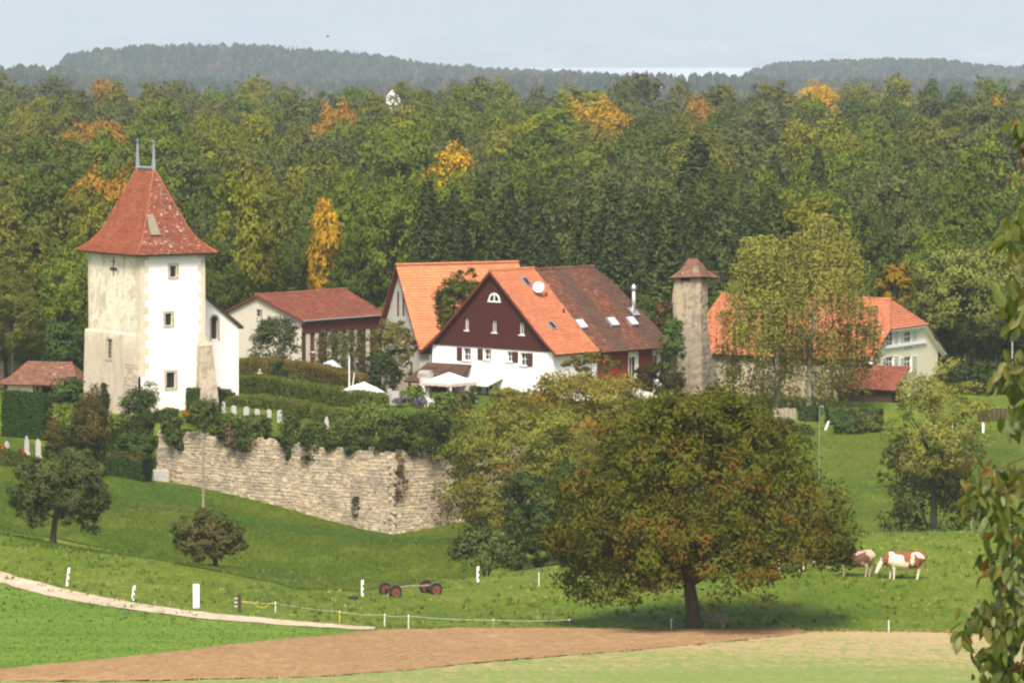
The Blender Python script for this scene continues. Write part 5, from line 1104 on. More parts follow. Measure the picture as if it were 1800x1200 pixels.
hedge('ivy_screen', 'tall dark ivy covered wall in front of the pavilion', [hp(10, 688, 351.5, 3.6), hp(45, 690, 350.5, 3.6), hp(84, 694, 349.5, 3.6)], 0.9, (0.03, 0.065, 0.014), 'leaf_plain', 300, 0.09, 5, 'ivy wall', 0.05)
hedge('clipped_hedge', 'clipped hedge with brown top beside the low concrete block', [hp(192, 800, 336, 1.5), hp(225, 797, 335.5, 1.7), hp(258, 803, 335, 1.5)], 1.6, (0.045, 0.075, 0.016), 'leaf_autumn', 260, 0.085, 6)
hedge('clipped_hedge', 'yellow green hedge at the left edge below the graves', [hp(-60, 785, 338, 1.8), hp(0, 792, 338, 1.8), hp(62, 806, 337, 1.4)], 1.4, (0.10, 0.125, 0.02), 'leaf', 240, 0.09, 7)
hedge('low_hedge', 'dark hedge along the lawn right of the lamp pole', [hp(1455, 716, 353, 1.2), hp(1500, 715, 353, 1.2), hp(1548, 718, 353, 1.2)], 1.1, (0.075, 0.12, 0.028), 'leaf_plain', 260, 0.085, 8, 'hedge', 0.3)
hedge('low_hedge', 'short olive hedge on the lawn edge between birches and lamp pole', [hp(1408, 716, 354.5, 1.1), hp(1436, 715, 354.3, 1.1)], 0.9, (0.05, 0.07, 0.02), 'leaf_plain', 260, 0.085, 9)
# spiral topiary
tp = PY(488, 668, 368.6); rg = np.random.default_rng(9); tz0 = g1(tp[0], 368.6); Ht = PY(488, 630, 368.6)[2] - tz0
tpt = thing('spiral_topiary', 'dark green clipped spiral topiary bush behind the hedge', 'topiary', (tp[0], 368.6, tz0))
n = 6500; t = rg.random(n); lobes = []
for k, (zf_, rf__, hf__) in enumerate(((0.22, 0.95, 0.2), (0.52, 0.80, 0.19), (0.80, 0.52, 0.16))): lobes += [(0.12 * cos(a + k) + rf__ * 0.45 * cos(a), rf__ * 0.45 * sin(a), Ht * zf_ + 0.12 * sin(a + k), rf__ * 0.52) for a in np.linspace(0, 2 * pi, 9)]
cd = crown_data(rg, lobes, n, 0.06, 0.2, (0, 0, Ht / 2), rand=0.45, fill=0.85, flat=0.75); c = link('foliage', mesh_np('foliage', cd[0], cd[1], M['leaf_plain'], False, cd[2]), tpt); c.color = (0.022, 0.062, 0.014, 1)
m = MB(); m.tube([(0, 0, -0.1), (0, 0, Ht * 0.9)], 0.07, 6); m.build('stem', M['bark'], tpt, local=True)
# gravestones
def grave_mesh(w, h, t, kind='round'):
    pts = [(-w / 2, 0), (w / 2, 0)]
    if kind == 'round': pts += [(w / 2 * cos(a), h - w / 2 + w / 2 * sin(a)) for a in np.linspace(0, pi, 11)]
    elif kind == 'point': pts += [(w * 0.42, h * 0.7), (w * 0.15, h), (-w * 0.15, h), (-w * 0.42, h * 0.7)]
    else: pts += [(w / 2, h * 0.8), (0, h), (-w / 2, h * 0.8)]
    n = len(pts); V = [(x, -t / 2, z) for x, z in pts] + [(x, t / 2, z) for x, z in pts]
    return V, [tuple(range(n)), tuple(range(2 * n - 1, n - 1, -1))] + [(i, n + i, n + (i + 1) % n, (i + 1) % n) for i in range(n)]
def grave(px, py_top, py_bot, w_px, Y, kind, label, matk='pale_stone', base=True, rz=0.25):
    p = PY(px, py_bot, Y); z0 = min(g1(p[0], Y), p[2]); h = PY(px, py_top, Y)[2] - z0; w = w_px / F_PX * Y
    t = thing('gravestone', label, 'gravestone', (p[0], Y, z0), rz, 'gravestones in the churchyard')
    V, Fc = grave_mesh(w, h, 0.16, kind); o = link('headstone', mesh_np('headstone', V, Fc, M[matk]), t)
    m = MB(); m.box((0, 0, 0.09), (w * 1.35, 0.34, 0.22)); m.build('plinth', M['grey_stone'], t, local=True)
    if base: m = MB(); m.box((0, -0.95, 0.10), (w * 1.25, 1.5, 0.16)); m.build('grave_slab', M['pale_stone'], t, local=True)
grave(411, 712, 734, 9, 346.5, 'round', 'leftmost round topped pale gravestone of the row before the hedge')
grave(433, 714, 737, 10, 346, 'round', 'second pale gravestone from the tower in the row before the hedge', base=False)
grave(452, 718, 738, 9, 345.5, 'round', 'third pale gravestone from the tower in the row before the hedge', base=False)
grave(473, 719, 741, 8, 345, 'round', 'fourth pale gravestone from the tower, just left of the tallest', base=False)
grave(492, 720, 750, 10, 342.5, 'round', 'tallest white round topped gravestone with pale slab at its foot')
grave(574, 732, 754, 8, 337.5, 'point', 'narrow pointed white gravestone beside pink flowers')
grave(393, 705, 728, 6, 348, 'round', 'slim grey gravestone partly hidden near the tower buttress', 'grey_stone', False)
grave(47, 766, 790, 9, 341.5, 'point', 'grey pointed gravestone beside red flowers in the lower graveyard', 'grey_stone', False)
grave(67, 770, 793, 9, 341.0, 'gable', 'pale gabled gravestone right of the red flowers in the lower graveyard', 'pale_stone', False)
grave(12, 774, 792, 8, 342, 'gable', 'mauve grey gravestone at the left edge of the lower graveyard', 'grey_stone', False)
def flowers(name, label, px, py, Y, w_px, h, col, leafc, seed, green=0.5):
    p = PY(px, py, Y); z0 = g1(p[0], Y); W = w_px / F_PX * Y; rg = np.random.default_rng(seed)
    t = thing(name, label, 'flowers', (p[0], Y, z0)); n = 700
    cl = ellipsoid_clumps(rg, 16, (W / 2, W / 2.4, h / 2), (0, 0, h / 2), 0.3, 0.5, -0.4, 0.4); cl[:, 2] = np.maximum(cl[:, 2], 0.12)
    a = crown_data(rg, cl, int(n * green) + 80, 0.06); c = link('foliage', mesh_np('foliage', a[0], a[1], M['leaf_plain'], False, a[2]), t); c.color = (*leafc, 1)
    cl2 = cl.copy(); cl2[:, 3] *= 1.08; a = crown_data(rg, cl2, n, 0.045, 0.5, aspect=0.9); c = link('blossom', mesh_np('blossom', a[0], a[1], M['petal'], False, a[2]), t); c.color = (*col, 1)
M['petal'] = leaf_mat('petal', (0.5, 0.2, 0.2), 0.02, 0.2)
flowers('flower_bed', 'orange flowers at the foot of the white tower', 330, 724, 345.3, 24, 0.7, (0.5, 0.14, 0.01), (0.05, 0.09, 0.02), 1)
flowers('flower_pot', 'pink red flowers in front of the narrow pointed gravestone', 570, 752, 336.8, 9, 0.5, (0.45, 0.03, 0.09), (0.05, 0.09, 0.02), 2)
flowers('flower_bed', 'bright red flowers among the graves at the left edge', 39, 786, 340.2, 16, 0.7, (0.42, 0.02, 0.025), (0.04, 0.08, 0.02), 3)
flowers('flower_bed', 'orange flowers at the very left edge of the lower graveyard', 3, 782, 341.2, 14, 0.8, (0.5, 0.15, 0.01), (0.04, 0.08, 0.02), 4)
flowers('flower_bush', 'lavender purple asters beside the grey stone block', 706, 708, 346.5, 34, 0.9, (0.22, 0.16, 0.32), (0.07, 0.10, 0.04), 5, 0.8)
flowers('flower_bush', 'lavender purple asters just left of the white garden chair', 737, 712, 346.3, 22, 0.9, (0.22, 0.16, 0.32), (0.07, 0.10, 0.04), 6, 0.8)
m = MB(); p = PY(282, 832, 338.0); o = m.box((p[0], 338.2, g1(p[0], 338) + 0.3), (1.2, 0.8, 1.0), 0.2).build('concrete_block', M['grey_stone']); tag(o, 'low grey concrete block at the left foot of the stone wall', 'block')
md = o.modifiers.new('bevel', 'BEVEL'); md.width = 0.04; md.segments = 2

# ------------------------------------------------------------------ garden furniture
def gd(px, Y): x = XPY(px, Y, 700); return np.array([x, Y, g1(x, Y)])
p = gd(790, 351.5); W2 = 1.52; ze_ = PY(790, 673, 350)[2] - p[2]; zp = PY(790, 654, 351.5)[2] - p[2]
gz_ = thing('gazebo', 'white fabric gazebo with pyramid canopy beside the farmhouse', 'gazebo', p, -0.72)
m = MB(); ring = [(-1, -1), (1, -1), (1, 1), (-1, 1)]
m.add([(x * W2, y * W2, ze_) for x, y in ring] + [(x * W2 * 0.45, y * W2 * 0.45, ze_ + (zp - ze_) * 0.52) for x, y in ring] + [(0, 0, zp)], [(0, 1, 5, 4), (1, 2, 6, 5), (2, 3, 7, 6), (3, 0, 4, 7), (4, 5, 8), (5, 6, 8), (6, 7, 8), (7, 4, 8)])
cn = m.build('canopy', M['white_cloth'], gz_, local=True)
M['beige_cloth'] = simple('beige_cloth', (0.55, 0.42, 0.36), 0.85, 0.1, 3)
m = MB()
for i in range(4):
    a, b_ = np.array(ring[i]) * W2, np.array(ring[(i + 1) % 4]) * W2; K = 9
    for k in range(K):
        q0_, q1_ = a + (b_ - a) * k / K, a + (b_ - a) * (k + 1) / K; dz = -0.24 - 0.03 * (k % 2)
        m.add([(*(q0_ * 1.005), ze_), (*(q1_ * 1.005), ze_), (*(q1_ * 1.012), ze_ + dz), (*(q0_ * 1.012), ze_ + dz)], [(0, 1, 2, 3)])
m.build('valance', M['beige_cloth'], gz_, local=True)
for x, y in ring:
    m = MB(); m.box((x * (W2 - 0.06), y * (W2 - 0.06), ze_ / 2 - 0.05), (0.05, 0.05, ze_ + 0.05)); m.build('post', M['white'], gz_, local=True)
    m = MB(); q = np.array([x, y]) * (W2 - 0.1); m.tube([(*q, ze_ - 0.1), (*(q * 0.97), ze_ * 0.6), (*(q * 0.99), 0.1)], [0.12, 0.07, 0.10], 7); m.build('tied_curtain', M['white_cloth'], gz_, local=True)
def parasol(name, label, px, py_top, Y, r, drop, matk, tilt=0.0, rz=0.0):
    p = gd(px, Y); h = PY(px, py_top, Y)[2] - p[2]; t = thing(name, label, 'parasol', p, rz)
    V = [(0, 0, h)] + [(q * r * cos(a), q * r * sin(a), h - drop * q ** 1.2 + tilt * q * r * cos(a)) for q in (0.5, 1.0) for a in np.linspace(0, 2 * pi, 8, endpoint=False)]
    link('canopy', mesh_np('canopy', V, [(0, 1 + i, 1 + (i + 1) % 8) for i in range(8)] + [(1 + i, 9 + i, 9 + (i + 1) % 8, 1 + (i + 1) % 8) for i in range(8)], M[matk]), t)
    m = MB(); m.tube([(0, 0, -0.1), (0, 0, h)], 0.025, 6); m.build('pole', M['white'], t, local=True)
    for i in range(8):
        a = 2 * pi * i / 8; m = MB(); m.tube([(0, 0, h - 0.05), (r * cos(a), r * sin(a), h - drop + tilt * r * cos(a) - 0.03)], 0.012, 4); m.build('rib', M['wood'], t, local=True)
parasol('parasol', 'wide white sunshade top showing over the hedge beside the white mast', 640, 671, 351.5, 1.9, 0.85, 'white_cloth', -0.06)
M['blue_cloth'] = simple('blue_grey_cloth', (0.42, 0.47, 0.52), 0.8, 0.08, 3)
parasol('parasol', 'pale blue grey parasol peeping over the brown hedge', 585, 632, 375, 0.85, 0.5, 'blue_cloth', -0.22)
p = gd(614, 357.0); ms = thing('mast', 'white mast with thin crossarm rising behind the hedges', 'mast', p)
m = MB(); m.tube([(0, 0, -0.1), (0.0, 0, PY(614, 625, 357)[2] - p[2])], [0.07, 0.045], 8); m.build('pole', M['white'], ms, local=True)
za_ = PY(614, 654.5, 357)[2] - p[2]; m = MB(); m.tube([(-0.2, 0, za_), (0.85, 0, za_ - 0.02)], 0.018, 5); m.build('crossarm', M['wood'], ms, local=True)
m = MB(); m.tube([(0.05, 0.2, -0.1), (0.40, 0.2, za_ - 0.05)], 0.045, 6); m.build('strut', M['white'], ms, local=True)
m = MB(); m.tube([(-0.2, 0, za_), (-0.05, 0, za_ + 1.2)], 0.006, 4); m.tube([(0.82, 0, za_), (0.8, 0, 0.5)], 0.006, 4); m.build('stay_wire', M['zinc'], ms, local=True)
# barbecue pillar
p = gd(748, 352.0); hb = PY(748, 651, 352)[2] - p[2]; bq = thing('barbecue_chimney', 'pale stone barbecue chimney with flared cap beside the gazebo', 'chimney', p, -0.3)
m = MB(); m.hexa([(-0.42, -0.4, -0.1), (0.42, -0.4, -0.1), (0.42, 0.4, -0.1), (-0.42, 0.4, -0.1), (-0.36, -0.34, hb - 0.5), (0.36, -0.34, hb - 0.5), (0.36, 0.34, hb - 0.5), (-0.36, 0.34, hb - 0.5)]); m.build('shaft', M['pale_stone'], bq, local=True)
m = MB(); m.hexa([(-0.36, -0.34, hb - 0.5), (0.36, -0.34, hb - 0.5), (0.36, 0.34, hb - 0.5), (-0.36, 0.34, hb - 0.5), (-0.5, -0.46, hb - 0.2), (0.5, -0.46, hb - 0.2), (0.5, 0.46, hb - 0.2), (-0.5, 0.46, hb - 0.2)]); m.box((0, 0, hb - 0.1), (0.86, 0.8, 0.2)); m.box((-0.46, 0, hb - 0.36), (0.16, 0.7, 0.34)); m.box((0.46, 0, hb - 0.36), (0.16, 0.7, 0.34)); m.build('cap', M['pale_stone'], bq, local=True)
p = gd(693, 348.5); m = MB(); zt_ = PY(693, 688, 348.5)[2]; m.box((p[0], p[1], (p[2] + zt_) / 2), (0.9, 0.6, zt_ - p[2] + 0.1), -0.2); m.box((p[0] - 0.35, p[1], zt_ + 0.1), (0.28, 0.5, 0.24), -0.2); o = m.build('stone_block', M['grey_stone']); tag(o, 'grey stepped stone block at the end of the hedge', 'block')
p = gd(724, 356.0); wt = thing('water_butt', 'blue grey water butt with white hose behind the barbecue chimney', 'barrel', p)
V, Fc = lathe([(0.32, 0), (0.36, 0.5), (0.34, 1.1), (0.3, 1.15)], 14); link('barrel', mesh_np('barrel', V, Fc, M['blue_cloth'], True), wt); m = MB(); m.tube([(0.45 * cos(a) - 0.0, -0.38, 0.45 + 0.32 * sin(a)) for a in np.linspace(0.2, 3.4, 10)], 0.045, 6); m.build('hose', M['white'], wt, local=True)
# plastic garden chair
p = gd(755, 347.5); ch_ = thing('garden_chair', 'white plastic reclining garden chair on the grass beside asters', 'chair', p + np.array([0, 0, 0.05]), 0.5)
m = MB(); m.hexa([(-0.25, -0.25, 0.40), (0.27, -0.25, 0.44), (0.27, 0.25, 0.44), (-0.25, 0.25, 0.40), (-0.25, -0.25, 0.44), (0.27, -0.25, 0.48), (0.27, 0.25, 0.48), (-0.25, 0.25, 0.44)]); m.build('seat', M['white'], ch_, local=True)
for k in range(5):
    y = -0.2 + k * 0.1; m = MB(); m.hexa([(-0.27, y - 0.04, 0.42), (-0.23, y - 0.04, 0.42), (-0.23, y + 0.04, 0.42), (-0.27, y + 0.04, 0.42), (-0.58, y - 0.04, 1.0), (-0.54, y - 0.04, 1.0), (-0.54, y + 0.04, 1.0), (-0.58, y + 0.04, 1.0)]); m.build('back_slat', M['white'], ch_, local=True)
for x, y, q in ((-0.2, -0.25, -0.12), (-0.2, 0.25, -0.12), (0.22, -0.25, 0.14), (0.22, 0.25, 0.14)):
    m = MB(); m.tube([(x, y, 0.42), (x + q, y, -0.06)], 0.028, 6); m.build('leg', M['white'], ch_, local=True)
for y in (-0.29, 0.29):
    m = MB(); m.box((-0.05, y, 0.64), (0.5, 0.06, 0.035)); m.tube([(0.18, y, 0.64), (0.22, y, 0.44)], 0.022, 5); m.build('armrest', M['white'], ch_, local=True)
# birdhouse on a post in front of the barn
p = gd(552, 377); bh = thing('birdhouse', 'small reddish birdhouse on a wooden post above the brown hedge', 'birdhouse', p); zt_ = PY(552, 617, 377)[2] - p[2]
m = MB(); m.box((0.12, 0, zt_ / 2), (0.08, 0.08, zt_ + 0.2)); m.build('post', M['wood'], bh, local=True)
m = MB(); m.box((-0.02, -0.1, zt_ - 0.28), (0.3, 0.28, 0.34)); m.build('box', M['brown_wood'], bh, local=True); m = MB(); m.hexa([(-0.22, -0.3, zt_ - 0.12), (0.18, -0.3, zt_ - 0.12), (0.18, 0.1, zt_ - 0.06), (-0.22, 0.1, zt_ - 0.06), (-0.22, -0.3, zt_ - 0.08), (0.18, -0.3, zt_ - 0.08), (0.18, 0.1, zt_ - 0.02), (-0.22, 0.1, zt_ - 0.02)]); m.build('lid', M['pale_stone'], bh, local=True)

# ------------------------------------------------------------------ posts, poles, fence in the meadow
def marker(px, py_top, py_bot, label, lean=0.0, w=0.13, Y=None, marks=True):
    p = GP(px, py_bot) if Y is None else GY(px, Y); h = (py_bot - py_top) / F_PX * p[1]
    t = thing('marker_post', label, 'post', p, 0.15, 'white marker posts in the meadow')
    m = MB(); m.hexa([(-w / 2, -0.05, -0.15), (w / 2, -0.05, -0.15), (w / 2, 0.05, -0.15), (-w / 2, 0.05, -0.15), (-w / 2 + lean, -0.05, h - 0.04), (w / 2 + lean, -0.05, h), (w / 2 + lean, 0.05, h), (-w / 2 + lean, 0.05, h - 0.04)]); m.build('post', M['white'], t, local=True)
    if marks:
        for f_ in (0.28, 0.62):
            x = lean * f_ + w * 0.26; m = MB(); m.box((x, -0.052, h * f_), (w * 0.5, 0.02, 0.14)); m.build('reflector', M['iron'], t, local=True)
marker(117, 998, 1031, 'white marker post with dark patches, leftmost on the track verge', 0.14)
marker(232, 1029, 1056, 'slightly leaning white marker post between leftmost post and white double board', 0.12)
marker(637, 1018, 1047, 'white marker post just left of the old cart axles', 0.0)
marker(840, 994, 1022, 'white marker post standing alone right of the old cart', 0.0)
marker(1449, 740, 757, 'white post leaning right on the slope below the birches', 0.33, 0.16, marks=False)
marker(1675, 744, 760, 'faint white post behind the ivy clad tree', 0.0, 0.12, marks=True)
marker(1728, 742, 762, 'white post in the grass right of the ivy clad tree', 0.0, 0.16, marks=False)
marker(1776, 748, 765, 'white post near the right edge behind hanging leaves', 0.0, 0.15, marks=False)
p = GP(345, 1074); db = thing('board_sign', 'pair of tall white upright boards on a stake beside the track', 'sign', p, 0.1); h = (1074 - 1028) / F_PX * p[1]
for x in (-0.085, 0.085):
    m = MB(); m.box((x, 0, h / 2 + 0.1), (0.145, 0.04, h - 0.1)); m.build('board', M['white'], db, local=True)
m = MB(); m.tube([(0.05, 0.05, -0.45), (0.05, 0.05, h * 0.8)], 0.03, 6); m.build('stake', M['wood'], db, local=True)
p = GP(421, 1076); wp = thing('fence_post', 'short dark wooden fence post beside the gravel track', 'post', p); m = MB(); m.box((0, 0, 0.42), (0.17, 0.15, 1.0)); m.build('post', M['dark_wood'], wp, local=True)
for z in (0.3, 0.5, 0.7):
    m = MB(); m.tube([(-0.09, 0, z), (-0.24, -0.02, z + 0.01)], 0.02, 5); m.build('insulator', M['white'], wp, local=True)
M['yellow'] = simple('yellow_tape', (0.7, 0.5, 0.02), 0.5, 0.1, 5); M['blue_post'] = simple('blue_post', (0.06, 0.09, 0.12), 0.5, 0.1, 5)
FP = []
for i, (px, pt, pb, mk_, lab) in enumerate(((484, 1057, 1076, 'white', 'thin white electric fence stake nearest the dark wooden post'), (597, 1073, 1094, 'yellow', 'thin yellow electric fence stake at the end of the track'), (676, 1078, 1102, 'white', 'white electric fence stake, left one of a close pair'), (718, 1080, 1105, 'white', 'white electric fence stake, right one of a close pair'),
        (867, 1087, 1106, 'pale_stone', 'faint grey fence stake at the ploughed edge left of the tree'), (1001, 1087, 1108, 'blue_post', 'dark blue fence stake left of the big tree'), (1181, 1087, 1109, 'white', 'leaning white fence stake beside the big tree trunk'), (1562, 1090, 1112, 'white', 'thin white fence stake below the cows'), (947, 1006, 1031, 'white', 'thin white stake standing in the meadow left of the big tree'), (1741, 1096, 1112, 'white', 'short white stake behind the hanging leaves'))):
    p = GP(px, pb); h = (pb - pt) / F_PX * p[1]; t = thing('fence_stake', lab, 'fence stake', p, 0.0, 'electric fence stakes')
    m = MB(); m.tube([(0, 0, -0.15), (-0.05 if px == 1181 else 0.01, 0, h)], 0.024 if mk_ != 'pale_stone' else 0.015, 6); m.build('stake', M[mk_], t, local=True); m = MB(); m.box((0, -0.03, h - 0.05), (0.05, 0.05, 0.06)); m.build('insulator', M['white'], t, local=True)
    if i < 6: FP.append(p + np.array([0, 0, h - 0.06]))
W0 = [np.array(GP(421, 1076)) + (0, 0, 0.55)] + FP; m = MB()
pts = []
for a, b_ in zip(W0[:-1], W0[1:]):
    for k in range(8): u = k / 8; pts.append(a + (b_ - a) * u - np.array([0, 0, 0.22 * u * (1 - u)]))
m.tube(pts + [W0[-1]], 0.005, 4); tag(m.build('fence_wire', M['white']), 'thin white electric fence wire strung along the ploughed field edge', 'wire')
m = MB(); a = W0[0] + (0.1, 0, 0.0); q = [a + np.array([0.28 * i, 0, -0.02 * i - 0.22 * (i in (3, 4))]) for i in range(7)]; m.tube(q, 0.013, 5); tag(m.build('yellow_tape', M['yellow']), 'slack yellow barrier tape drooping beside the dark wooden post', 'tape')
# poles
def pole(px, py_top, Y, r, label, matk='wood', head=None):
    p = GY(px, Y); h = PY(px, py_top, Y)[2] - p[2]; t = thing('utility_pole', label, 'pole', p); m = MB(); m.tube([(0, 0, -0.3), (0, 0, h)], [r, r * 0.75], 8); m.build('pole', M[matk], t, local=True)
    m = MB()
    if head: m.tube([(0, 0, h), (0.05, -0.1, h + 0.08), (0.22, -0.3, h + 0.1)], [0.05, 0.05, 0.09], 6)
    else: m.tube([(0, 0, h), (0, 0, h + 0.05)], [r * 1.1, r * 0.5], 8)
    m.build('lamp_head' if head else 'cap', M['steel' if head else 'zinc'], t, local=True)
pole(357, 764, 300, 0.10, 'slim grey wooden pole standing in front of the stone wall', 'wood')
pole(1440, 716, 322, 0.03, 'thin grey lamp pole on the slope below the birches', 'zinc', True)
pole(1778, 601, 366, 0.07, 'thin pale pole against dark trees near the right edge', 'pale_stone')
# old cart: two axles with wheels and a beam
p0 = GP(686, 1047) - np.array([0, 0, 0.07]); p1_ = GP(754, 1041); cart = thing('cart_frame', 'old farm cart chassis of two wheeled axles joined by a pole in the grass', 'cart', p0, 0.45)
M['rust'] = simple('rusty_red', (0.15, 0.055, 0.035), 0.8, 0.35, 8); Lc = 2.35
m = MB(); m.tube([(-0.1, 0, 0.46), (Lc * 0.5, 0.03, 0.50), (Lc, 0, 0.47)], 0.05, 6); m.build('beam', M['wood'], cart, local=True)
m = MB(); m.tube([(0.0, -0.1, 0.42), (-0.55, -0.75, 0.06)], 0.04, 6); m.build('drawbar', M['wood'], cart, local=True)
for x in (0, Lc):
    m = MB(); m.box((x, 0, 0.36), (0.16, 1.25, 0.14)); m.box((x, 0, 0.46), (0.24, 0.6, 0.1)); m.build('axle', M['rust'], cart, local=True)
    for y in (-0.66, 0.66):
        r = 0.36; prof_ = [(r - 0.11, -0.07), (r - 0.03, -0.09), (r, -0.05), (r, 0.05), (r - 0.03, 0.09), (r - 0.11, 0.07)]
        V = [(x + q * cos(a), y + w, r - 0.02 + q * sin(a)) for q, w in prof_ for a in np.linspace(0, 2 * pi, 20, endpoint=False)]
        Fc = [(i * 20 + j, i * 20 + (j + 1) % 20, ((i + 1) % 6) * 20 + (j + 1) % 20, ((i + 1) % 6) * 20 + j) for i in range(6) for j in range(20)]
        w = link('wheel', mesh_np('wheel', V, Fc, M['rubber'], True), cart); V2 = [(x + q * cos(a), y + o_, r - 0.02 + q * sin(a)) for q, o_ in ((0.05, -0.10), (0.07, -0.04), (r - 0.11, -0.05), (r - 0.11, 0.05), (0.07, 0.04), (0.05, 0.10)) for a in np.linspace(0, 2 * pi, 16, endpoint=False)]
        link('rim', mesh_np('rim', V2, [(i * 16 + j, i * 16 + (j + 1) % 16, (i + 1) * 16 + (j + 1) % 16, (i + 1) * 16 + j) for i in range(5) for j in range(16)] + [tuple(range(16)), tuple(range(80, 96))], M['rust']), w)
p = GP(621, 1053); tr = thing('old_tyre', 'small dark tyre lying in the grass left of the cart', 'tyre', p); V = []
for a in np.linspace(0, 2 * pi, 18, endpoint=False): V += [((0.2 + 0.09 * cos(b_)) * cos(a), (0.2 + 0.09 * cos(b_)) * sin(a), 0.08 + 0.08 * sin(b_)) for b_ in np.linspace(0, 2 * pi, 8, endpoint=False)]
link('tread', mesh_np('tread', V, [(i * 8 + j, i * 8 + (j + 1) % 8, ((i + 1) % 18) * 8 + (j + 1) % 8, ((i + 1) % 18) * 8 + j) for i in range(18) for j in range(8)], M['rubber'], True), tr)
# bench
p = GP(1257, 1105); bn = thing('park_bench', 'weathered wooden bench at the foot of the big tree', 'bench', p + np.array([0, 0, 0.0]), -0.42)
for k in range(3): m = MB(); m.box((0, -0.14 + k * 0.14, 0.40), (1.15, 0.12, 0.05)); m.build('seat_plank', M['wood'], bn, local=True)
m = MB(); m.hexa([(-0.57, 0.22, 0.50), (0.57, 0.22, 0.50), (0.57, 0.25, 0.50), (-0.57, 0.25, 0.50), (-0.57, 0.29, 0.70), (0.57, 0.29, 0.70), (0.57, 0.32, 0.70), (-0.57, 0.32, 0.70)]); m.build('backrest', M['wood'], bn, local=True)
for x in (-0.42, 0.42):
    m = MB(); m.box((x, 0, 0.16), (0.09, 0.36, 0.44)); m.tube([(x, 0.22, 0.3), (x, 0.31, 0.68)], 0.03, 5); m.build('leg', M['wood'], bn, local=True)
# fence rails and low stone edge by the lawn on the right
p = gd(1218, 356); fr_ = thing('rail_fence', 'short grey rail fence beside the chimney tower', 'fence', p)
for x in (0, 1.0, 2.0): m = MB(); m.box((x, 0, 0.35), (0.07, 0.07, 0.9)); m.build('post', M['grey_stone'], fr_, local=True)
for z in (0.35, 0.7): m = MB(); m.box((1.0, -0.06, z), (2.1, 0.03, 0.06)); m.build('rail', M['grey_stone'], fr_, local=True)
for (xa, xb, lab) in ((1272, 1345, 'low mossy stone edging left of the birches'), (1345, 1400, 'low brown stone edging under the birches')):
    lw = thing('low_wall', lab, 'wall', gd((xa + xb) / 2, 355)); n_ = 8
    for k in range(n_):
        q = gd(xa + (xb - xa) * (k + 0.5) / n_, 355); m = MB(); zz = PY(xa, 714 if xa < 1300 else 718, 355)[2]; m.box((q[0], 355 + 0.05 * (k % 2), (q[2] + zz) / 2 - 0.1), ((xb - xa) / n_ / F_PX * 355 - 0.02, 0.45, max(0.5, zz - q[2] + 0.15) + 0.08 * (k % 3))); m.build('stone', M['stack_stone'], lw)
tf = thing('timber_fence', 'dark brown board fence at the right edge behind white posts', 'fence', gd(1770, 356))
for k in range(16):
    q = gd(1722 + k * 7.5, 356); m = MB(); m.box((q[0], 356, q[2] + 0.45), (0.29, 0.05, 1.1 + 0.06 * (k % 3))); m.build('board', M['dark_wood'], tf)
# bird
p = PY(576, 65, 560); bd = thing('bird', 'small dark bird gliding in the hazy sky', 'bird', p, 0.4)
m = MB(); m.tube([(-0.22, 0, 0), (-0.08, 0, 0), (0.1, 0, 0), (0.24, 0, 0.01)], [0.015, 0.06, 0.05, 0.01], 7)
m.add([(0.06, 0, 0.03), (-0.08, 0, 0.03), (-0.1, 0.30, 0.16), (-0.02, 0.33, 0.17), (-0.14, 0.62, 0.10)], [(0, 1, 2, 3), (3, 2, 4)]); m.add([(0.06, 0, 0.03), (-0.08, 0, 0.03), (-0.1, -0.30, 0.16), (-0.02, -0.33, 0.17), (-0.14, -0.62, 0.10)], [(3, 2, 1, 0), (4, 2, 3)])
m.add([(-0.2, 0, 0), (-0.42, 0.09, 0), (-0.42, -0.09, 0)], [(0, 1, 2)]); m.build('body', M['iron'], bd, local=True)
